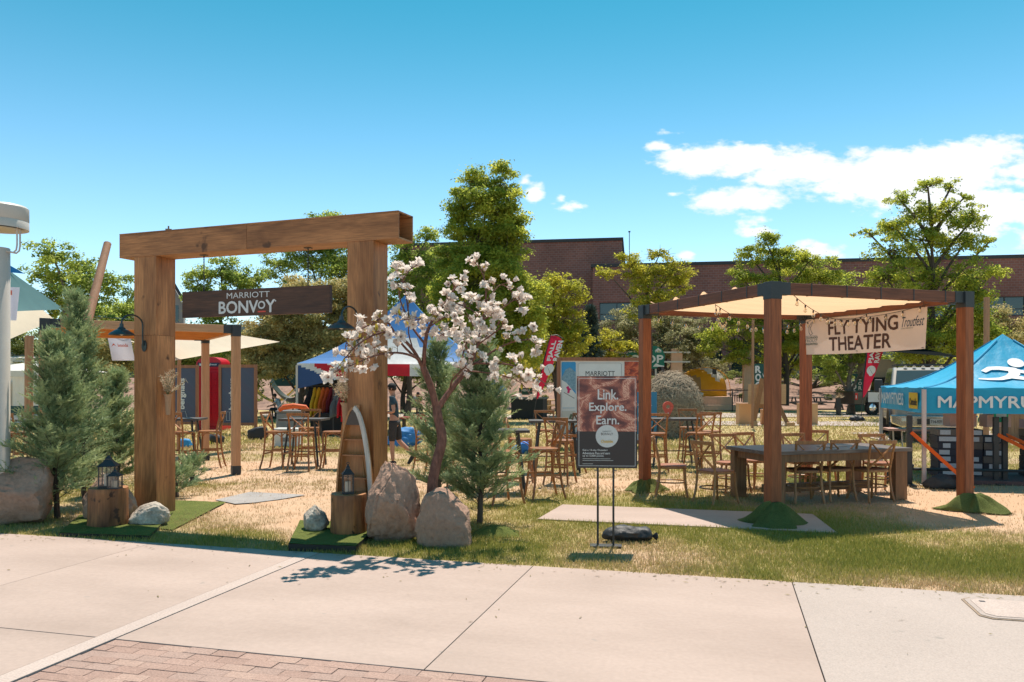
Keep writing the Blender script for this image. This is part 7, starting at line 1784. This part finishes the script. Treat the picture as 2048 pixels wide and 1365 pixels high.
# ================================================================== TRUCKS
m_sil = M('silver_truck_paint', (.30, .27, .24), (.27, .245, .22), rough=.3, metal=.5, coat=.6, fine=.02, bump=0); m_char = M('charcoal_truck_paint', (.035, .032, .03), None, rough=.3, metal=.3, coat=.6, bump=0)
m_chrome = M('chrome', (.62, .60, .58), (.58, .56, .54), rough=.15, metal=1.0, fine=.02, bump=0); m_tyre = M('tyre_rubber', (.025, .024, .023), (.045, .04, .036), rough=.85, stretch=(12, 12, 12), bump=.5, fscale=(30, 30, 30)); m_wing = glass_mat('windscreen_glass', (.22, .27, .27), .02)
def wheel(t, x, y, r, w, side):
    ty_ = MB(); prof = [(r * .62, -w / 2), (r * .93, -w / 2), (r, -w * .36), (r * .985, -w * .12), (r, -w * .1), (r, w * .1), (r * .985, w * .12), (r, w * .36), (r * .93, w / 2), (r * .62, w / 2)]
    ty_.lathe(prof, 36, caps=False)
    for i in range(32):
        a = 2 * PI * i / 32; ty_.box((r * 1.0 * math.cos(a), r * 1.0 * math.sin(a), (-1) ** i * w * .22), (r * .07, r * .10, w * .42), Matrix.Rotation(a, 3, 'Z'))
    o = ty_.build('wheel', m_tyre, t, smooth=True); o.location = (x, y, r); o.rotation_euler = (0, R(90), 0)
    rm = MB().lathe([(r * .62, -w * .3), (r * .60, w * .38), (r * .55, w * .40)], 28, caps=False); rm.lathe([(0, w * .30), (r * .12, w * .34), (r * .14, w * .28), (r * .55, w * .18)], 20, caps=False)
    for i in range(6):
        a = 2 * PI * i / 6; rm.beam((r * .1 * math.cos(a), r * .1 * math.sin(a), w * .32 * side), (r * .60 * math.cos(a), r * .60 * math.sin(a), w * .36 * side), .03, r * .16)
    rm.build('rim', m_chrome, o, smooth=True)
    return o
# heavy silver pickup facing the camera
tk = thing('pickup_truck', 'silver heavy pickup facing the camera behind the blue tent', 'truck', at(1866, 22.6), R(-21)); HW_ = 1.02
def sect(pts, y0, y1): pass
body = MB(); prof = [(.0, .62), (.0, 1.22), (.12, 1.34), (1.35, 1.42), (1.50, 1.42), (5.6, 1.42), (5.75, 1.36), (5.75, .55), (4.9, .55), (4.75, .95), (4.0, .95), (3.85, .55), (1.45, .55), (1.3, .98), (.55, .98), (.40, .62)]
body.add([(s * HW_ * (1 if .1 < y < 5.7 else .96), y, z) for s in (-1, 1) for (y, z) in prof], [tuple(range(len(prof))), tuple(reversed(range(len(prof), 2 * len(prof))))] + [((i + 1) % len(prof), i, len(prof) + i, len(prof) + (i + 1) % len(prof)) for i in range(len(prof))]); body.build('body', m_sil, tk, bev=.05)
cab = MB(); A_ = [(1.42, 1.42), (2.15, 2.12), (2.35, 2.20), (4.2, 2.20), (4.45, 2.12), (4.7, 1.42)]
cab.add([(s * (HW_ - .04 - (z - 1.42) * .17), y, z) for s in (-1, 1) for (y, z) in A_], [tuple(range(6)), tuple(reversed(range(6, 12)))] + [((i + 1) % 6, i, 6 + i, 6 + (i + 1) % 6) for i in range(6)]); cab.build('cab', m_sil, tk, bev=.04)
ws = MB(); f_ = lambda x, t: (x, 1.42 + .73 * t - .02 - .012, 1.42 + .70 * t + .03); ws.add([f_(-.86, .06), f_(.86, .06), f_(.76, .93), f_(-.76, .93)], [(0, 1, 2, 3)]); ws.build('windscreen', flat('dark_reflecting_glass', (.05, .065, .065), rough=.06, spec=.9), tk, solid=.01)
for s in (-1, 1):
    sw_ = MB(); g2 = lambda y, z: (s * (HW_ - .04 - (z - 1.42) * .17 + .006), y, z); sw_.add([g2(1.72, 1.47), g2(2.95, 1.47), g2(2.95, 2.06), g2(2.25, 2.06)], [(0, 1, 2, 3)]); sw_.add([g2(3.02, 1.47), g2(4.3, 1.47), g2(4.15, 2.06), g2(3.02, 2.06)], [(0, 1, 2, 3)]); sw_.build('side_window', flat('dark_reflecting_glass', (.05, .065, .065)), tk, solid=.01)
    mi = MB().bx(s * 1.30 - .12, s * 1.30 + .12, 1.62, 1.74, 1.42, 1.82).build('mirror', m_black, tk, bev=.03); MB().beam((s * 1.0, 1.7, 1.52), (s * 1.2, 1.68, 1.55), .05, .04).build('mirror_arm', m_black, tk); MB().beam((s * 1.0, 1.7, 1.68), (s * 1.2, 1.68, 1.70), .05, .04).build('mirror_arm', m_black, tk)
    MB().bx(s * .80 - .17, s * .80 + .17, -.03, .05, 1.02, 1.28).build('headlight', flat('headlight_glass', (.55, .55, .52), rough=.15), tk, bev=.02)
    fe = MB(); P = [(s * (HW_ + .03), .93 + .56 * math.cos(a), .45 + .56 * math.sin(a)) for a in [PI * i / 12 for i in range(13)]]; fe.tube(P, .05, 6); fe.build('wheel_arch', m_black, tk, smooth=True)
    MB().bx(s * .72 - .10, s * .72 + .10, -.21, -.18, .62, .72).build('fog_lamp', flat('headlight_glass', (.5, .5, .5)), tk, bev=.01)
gr = MB(); gr.bx(-.62, .62, -.02, .03, .90, 1.28); gr.build('grille', m_black, tk, bev=.02)
for z in (.96, 1.08, 1.20): MB().bx(-.66, .66, -.045, -.021, z - .02, z + .025).build('grille_bar', m_chrome, tk, bev=.008)
for (a, b, c, d, m_) in ((-.66, .66, .86, .90, m_chrome), (-.66, .66, 1.28, 1.32, m_chrome)): MB().bx(a, b, -.03, .03, c, d).build('grille_frame', m_, tk, bev=.01)
bm = MB(); bm.prism([(-1.08, .56), (-.85, .46), (.85, .46), (1.08, .56), (1.10, .80), (-1.10, .80)], -.18, .12); bm.build('bumper', m_chrome, tk, bev=.03); MB().bx(-.42, .42, -.19, -.17, .54, .70).build('bumper_opening', m_black, tk)
MB().bx(-.70, .70, -.10, .10, .28, .45).build('air_dam', m_black, tk)
lpz = MB().bx(-.10, .22, -.215, -.205, .54, .70).build('licence_plate', flat('plate_green_white', (.42, .40, .40)), tk); letters('714-97F', lpz, -.08, .58, .28, .085, flat('plate_dark', (.05, .03, .03)), y=-.217, bold=.02)
for x in (-.5, -.25, 0, .25, .5): MB().lathe([(0, .05), (.04, .04), (.06, 0)], 10, c=(x, 2.25, 2.20)).build('roof_marker_light', flat('amber_lens', (.55, .42, .30)), tk)
for s in (-1, 1): MB().beam((s * .72, 2.35, 2.27), (s * .72, 4.2, 2.27), .04, .04).build('roof_rail', m_black, tk)
for y in (2.5, 3.2, 3.9): MB().beam((-.74, y, 2.29), (.74, y, 2.29), .04, .03).build('roof_bar', m_black, tk)
for y in (.93, 4.37):
    for s in (-1, 1): wheel(tk, s * .90, y, .45, .30, s)
MB().bx(-.78, .78, 4.72, 5.7, 1.38, 1.425).build('bed_opening', m_black, tk)
# charcoal pickup seen from the side, further back, nose to the right
t2 = thing('pickup_truck', 'charcoal pickup seen from the side with a white door panel, behind the right feather flag', 'truck', at(1708, 42), R(6)); L_ = 5.7
pr = [(0, .55), (0, 1.22), (.05, 1.28), (2.0, 1.28), (2.15, 1.92), (2.4, 2.0), (3.7, 1.98), (4.35, 1.34), (5.55, 1.22), (5.7, 1.0), (5.7, .5), (5.1, .5), (4.95, .92), (4.2, .92), (4.05, .5), (1.65, .5), (1.5, .95), (.72, .95), (.6, .55)]
mb = MB(); mb.prism(pr, 0, 1.95); mb.build('body', m_char, t2, bev=.04)
for (a, b) in (((2.28, 1.36), (3.02, 1.88)), ((3.10, 1.36), (3.75, 1.88))): MB().prism([(a[0], a[1]), (b[0] + (.35 if a[0] > 3 else 0), a[1]), (b[0], b[1]), (a[0] + .06, b[1])], -.012, .0).build('side_window', flat('dark_reflecting_glass', (.05, .065, .065)), t2)
MB().bx(.06, .20, -.02, .05, .82, 1.18).build('tail_light', flat('tail_light_red', (.55, .015, .015), rough=.2), t2); MB().bx(.09, .14, -.025, -.021, .90, 1.05).build('tail_light_lens', m_white, t2)
MB().bx(.78, 2.2, -.03, -.005, .70, 1.22).build('white_panel', flat('white_magnet_panel', (.70, .70, .72)), t2)
em = MB(); 
for r0, r1 in ((.24, .21), (.165, .15)):
    n = 36; vs = [(1.55 + r0 * math.cos(2 * PI * i / n), -.034, .96 + r0 * math.sin(2 * PI * i / n)) for i in range(n)] + [(1.55 + r1 * math.cos(2 * PI * i / n), -.034, .96 + r1 * math.sin(2 * PI * i / n)) for i in range(n)]
    em.add(vs, [(i, (i + 1) % n, n + (i + 1) % n, n + i) for i in range(n)])
em.build('round_emblem', flat('dark_teal_print', (.05, .13, .13)), t2); letters('h', t2, 1.48, .87, .14, .2, flat('dark_teal_print', (.05, .13, .13)), y=-.034, bold=.05)
for x in (1.11, 4.57):
    w_o = wheel(t2, x, .15, .39, .26, -1); w_o.rotation_euler = (R(90), 0, 0)
bxx = thing('canvas_box', 'tan canvas rooftop tent box above the charcoal pickup', 'rooftop tent', at(1745, 43.0, 1.95), R(6)); MB().bx(.0, 1.5, .2, 1.5, -.45 + .5, 1.05).build('case', M('tan_canvas', (.32, .24, .18), (.22, .18, .14), stretch=(1, 1, 1)), bxx, bev=.04); MB().bx(0, 1.5, .2, 1.5, -.02, .05).build('base_tray', m_black, bxx)

# ================================================================== PEOPLE
m_skin = flat('tan_skin', (.52, .26, .17), rough=.55); m_hair = flat('dark_brown_hair', (.03, .02, .015), rough=.7)  # one skin colour with slight random tone
def skin_mesh(name, joints, edges, mat, parent, sub=2, root=0):
    me = bpy.data.meshes.new(name); me.from_pydata([j[0] for j in joints], edges, []); o = bpy.data.objects.new(name, me); COL.objects.link(o)
    md = o.modifiers.new('s', 'SKIN'); md.use_smooth_shade = True
    for i, j in enumerate(joints):
        r = j[1]; me.skin_vertices[0].data[i].radius = (r, r) if not isinstance(r, tuple) else r
    me.skin_vertices[0].data[root].use_root = True
    s2 = o.modifiers.new('u', 'SUBSURF'); s2.levels = sub; s2.render_levels = sub
    dg = bpy.context.evaluated_depsgraph_get(); dg.update(); nm = bpy.data.meshes.new_from_object(o.evaluated_get(dg)); bpy.data.objects.remove(o)
    nm.materials.clear(); nm.materials.append(mat); n = bpy.data.objects.new(name, nm); COL.objects.link(n); n.parent = parent
    return n
def person(name_label, loc, rz, J, shirt, shorts, shoes, cap=None, hair=m_hair, sleeve=.55, leg=.45, sub=2, glasses=False):
    """J: dict of joints; body in skin, then shirt and shorts as their own layers"""
    t = thing('person', name_label, 'person', loc, rz)
    j = lambda k: Vector(J[k])
    jt, ed = [], []
    def add(p, r, par=None):
        jt.append((tuple(p), r)); i = len(jt) - 1
        if par is not None: ed.append((par, i))
        return i
    pel = add(j('pel'), (.115, .09)); wai = add(j('pel').lerp(j('chest'), .45), (.105, .08), pel); che = add(j('chest'), (.135, .095), wai); nk = add(j('neck'), .055, che); hb = add(j('head') + Vector((0, 0, -.07)), .062, nk); hd_ = add(j('head'), (.078, .092), hb); ht_ = add(j('head') + Vector((0, 0, .075)), .066, hd_)
    fwd = Vector(J.get('fwd', (0, -1, 0)))
    for s in ('l', 'r'):
        sh = add(j(s + 'sh'), .052, che); el = add(j(s + 'el'), .038, sh); wr = add(j(s + 'wr'), .025, el); dr = (j(s + 'wr') - j(s + 'el')).normalized(); pm = add(j(s + 'wr') + dr * .06, (.035, .018), wr)
        hp = add(j(s + 'hp'), .082, pel); kn = add(j(s + 'kn'), .055, hp); ca = add(j(s + 'kn').lerp(j(s + 'an'), .35), .052, kn); an = add(j(s + 'an'), .034, ca)
    body_ = skin_mesh('body', jt, ed, m_skin, t, sub)
    # fingers and nose, ears
    fx = MB()
    for s in ('l', 'r'):
        w = j(s + 'wr'); dr = (w - j(s + 'el')).normalized(); sd = dr.orthogonal().normalized(); up = dr.cross(sd); pc = w + dr * .085
        for k, (o_, ln) in enumerate(((-.026, .058), (-.009, .068), (.009, .064), (.026, .05))): b0 = pc + sd * o_; fx.tube([b0 - dr * .02, b0 + dr * ln * .5 - up * .006, b0 + dr * ln - up * .022], [.009, .0085, .007], 6)
        fx.tube([w + dr * .03 + sd * -.03, w + dr * .06 + sd * -.055, w + dr * .095 + sd * -.06 - up * .01], [.011, .010, .008], 6)
    fx.build('fingers', m_skin, t, smooth=True)
    H = j('head'); sdv = fwd.cross(Vector((0, 0, 1))).normalized(); ns = MB(); ns.tube([H + fwd * .088 + Vector((0, 0, .015)), H + fwd * .112 + Vector((0, 0, -.022)), H + fwd * .09 + Vector((0, 0, -.032))], [.008, .014, .010], 6)
    for s in (-1, 1): ns.tube([H + sdv * s * .078 + Vector((0, 0, .02)), H + sdv * s * .09 - fwd * .012, H + sdv * s * .08 + Vector((0, 0, -.03))], [.010, .014, .009], 6)
    ns.build('nose_and_ears', m_skin, t, smooth=True)
    ey = MB(); [ey.tube([H + fwd * .088 + sdv * s * .032 + Vector((0, 0, .012)), H + fwd * .094 + sdv * s * .032 + Vector((0, 0, .012))], .009, 6) for s in (-1, 1)]; ey.build('eyes', m_black, t)
    mo = MB(); mo.tube([H + fwd * .090 - sdv * .022 + Vector((0, 0, -.055)), H + fwd * .096 + Vector((0, 0, -.057)), H + fwd * .090 + sdv * .022 + Vector((0, 0, -.055))], .005, 5); mo.build('mouth', flat('lip_tone', (.30, .10, .08)), t)
    # shirt
    jt, ed = [], []
    p0 = add(j('pel') + Vector((0, 0, .0)), (.128, .105)); p1 = add(j('pel').lerp(j('chest'), .5), (.132, .108), p0); p2 = add(j('chest'), (.150, .112), p1); p3 = add(j('chest').lerp(j('neck'), .72), (.075, .068), p2)
    for s in ('l', 'r'): a = add(j(s + 'sh'), .068, p2); add(j(s + 'sh').lerp(j(s + 'el'), sleeve), .060, a)
    skin_mesh('shirt', jt, ed, shirt, t, sub)
    jt, ed = [], []
    p0 = add(j('pel') + Vector((0, 0, .03)), (.122, .100))
    for s in ('l', 'r'): a = add(j(s + 'hp'), .098, p0); b = add(j(s + 'hp').lerp(j(s + 'kn'), .6), .088, a); add(j(s + 'hp').lerp(j(s + 'kn'), 1.02) if leg < 1 else j(s + 'kn'), .082, b)
    if leg >= 1:
        for s in ('l', 'r'): k = [i for i in range(len(jt)) if jt[i][0] == tuple(j(s + 'kn'))][0]; add(j(s + 'an'), .06, k)
    skin_mesh('shorts' if leg < 1 else 'trousers', jt, ed, shorts, t, sub)
    for s in ('l', 'r'):
        a = j(s + 'an'); f2 = Vector(J.get(s + 'toe', tuple(fwd))).normalized(); sh_ = MB(); sh_.tube([a - f2 * .07 + Vector((0, 0, -.03)), a + Vector((0, 0, -.025)), a + f2 * .09 + Vector((0, 0, -.045)), a + f2 * .18 + Vector((0, 0, -.055))], [.036, .045, .042, .030], 10); sh_.build('shoe', shoes, t, smooth=True)
    hm_ = MB()
    if cap:
        vs, fs = ico(3); q = [v for v in vs]; hm_.add([H + Vector((v.x * .092, v.y * .102, (v.z * .085 if v.z > 0 else v.z * .01) + .035)) for v in q], fs); hm_.build('cap', cap, t, smooth=True)
        br_ = MB(); br_.grid(lambda u, v: H + fwd * (.07 + .10 * v * math.sin(PI * (.12 + .76 * u)) ** .5) + sdv * ((u - .5) * .15) + Vector((0, 0, .045 - .012 * v)), 8, 4); br_.build('cap_brim', cap, t, smooth=True, solid=.006)
        hr_ = MB(); hr_.add([H - fwd * .012 + Vector((v.x * .088, v.y * .098, v.z * .06 - .0)) for v in vs if True], fs); hr_.build('hair', hair, t, smooth=True)
    else:
        vs, fs = ico(3); hm_.add([H - fwd * .018 + Vector((v.x * .092, v.y * .10, v.z * .095 + .022)) * 1.0 for v in vs], fs); hm_.build('hair', hair, t, smooth=True)
    if glasses:
        g = MB(); g.tube([H + fwd * .098 - sdv * .055 + Vector((0, 0, .014)), H + fwd * .108 + Vector((0, 0, .014)), H + fwd * .098 + sdv * .055 + Vector((0, 0, .014))], .014, 6); g.tube([H + fwd * .09 + sdv * .06 + Vector((0, 0, .016)), H - fwd * .01 + sdv * .088 + Vector((0, 0, .016))], .004, 5); g.tube([H + fwd * .09 - sdv * .06 + Vector((0, 0, .016)), H - fwd * .01 - sdv * .088 + Vector((0, 0, .016))], .004, 5); g.build('sunglasses', m_black, t, smooth=True)
    return t
m_tee = M('navy_grey_tshirt', (.035, .065, .085), (.025, .05, .068), rough=.85, fine=.15); m_shrt = M('dark_grey_shorts', (.05, .045, .045), (.035, .032, .032), rough=.85, fine=.15); m_cap = flat('black_cap', (.015, .017, .018), rough=.8); m_shoe = flat('dark_running_shoe', (.03, .032, .035))
# walking left (local forward = -x)
WJ = dict(fwd=(-1, 0, 0), pel=(0, 0, .93), chest=(-.015, 0, 1.30), neck=(-.03, 0, 1.47), head=(-.055, 0, 1.60), lsh=(-.02, .17, 1.39), rsh=(-.02, -.17, 1.39), lel=(-.02, .22, 1.13), rel=(.02, -.23, 1.12), lwr=(-.24, .16, 1.09), rwr=(-.23, -.17, 1.10),
          lhp=(.02, .09, .88), rhp=(-.02, -.09, .88), lkn=(.08, .09, .50), rkn=(-.04, -.09, .48), lan=(.38, .09, .22), ran=(-.02, -.09, .085), ltoe=(-.55, 0, -.75), rtoe=(-1, 0, 0))
person('man in black cap, navy shirt and dark shorts walking left beside the right arch post', at(789, 16.6), 0, WJ, m_tee, m_shrt, m_shoe, cap=m_cap, glasses=True)
ph = thing('phone', 'dark phone held in front of the walking man', 'phone', at(789, 16.6) + Vector((-.36, -.06, 1.12))); MB().bx(-.04, .04, -.08, .08, 0, .01).build('case', m_black, ph)
m_ltee = M('pale_blue_shirt', (.38, .46, .52), (.32, .40, .46), rough=.85)
SJ = dict(fwd=(-.9, -.2, -.2), pel=(.0, 0, .50), chest=(-.13, 0, .84), neck=(-.22, 0, .99), head=(-.29, 0, 1.10), lsh=(-.12, .17, .92), rsh=(-.12, -.17, .92), lel=(-.30, .2, .68), rel=(-.30, -.2, .68), lwr=(-.52, .1, .62), rwr=(-.52, -.1, .62),
          lhp=(0, .10, .47), rhp=(0, -.10, .47), lkn=(-.44, .13, .47), rkn=(-.46, -.13, .48), lan=(-.40, .13, .085), ran=(-.46, -.13, .085))
stl = thing('low_stool', 'low dark seat under the person in the pale shirt', 'seat', at(562, 37.6)); MB().bx(-.28, .28, -.25, .25, .34, .40).build('seat_pad', m_dkwood, stl, bev=.01)
for x in (-.22, .22): MB().bx(x - .03, x + .03, -.22, .22, 0, .34).build('leg', m_dkwood, stl)
person('seated person in pale blue shirt and black shorts leaning forward left of the clothing tent', at(561, 37.6), 0, SJ, m_ltee, flat('black_shorts', (.015, .015, .018)), m_shoe)
st2 = thing('low_stool', 'low dark seat under the person sitting right of the walking man', 'seat', at(826, 44)); MB().bx(-.28, .28, -.25, .25, .34, .40).build('seat_pad', m_dkwood, st2, bev=.01)
for x in (-.22, .22): MB().bx(x - .03, x + .03, -.22, .22, 0, .34).build('leg', m_dkwood, st2)
SJ2 = dict(SJ); 
person('seated person in grey shirt and dark cap just right of the walking man', at(826, 44), R(170), SJ2, flat('grey_shirt', (.25, .26, .27)), flat('dark_trousers', (.02, .02, .025)), m_shoe, cap=m_cap, leg=1)
BJ = dict(fwd=(.85, -.3, -.3), pel=(0, 0, .95), chest=(.12, 0, 1.28), neck=(.22, 0, 1.42), head=(.30, 0, 1.52), lsh=(.12, .17, 1.36), rsh=(.12, -.17, 1.36), lel=(.22, .2, 1.10), rel=(.24, -.2, 1.10), lwr=(.42, .1, 1.0), rwr=(.42, -.1, 1.0), lhp=(0, .09, .90), rhp=(0, -.09, .90), lkn=(.05, .1, .48), rkn=(-.02, -.1, .48), lan=(0, .1, .085), ran=(-.06, -.1, .085))
person('standing person in dark red jacket leaning right, seen between the evergreens', at(934, 36), 0, BJ, flat('dark_red_jacket', (.10, .02, .02)), flat('grey_green_trousers', (.12, .14, .12)), m_shoe, cap=m_cap, sleeve=.98, leg=1)
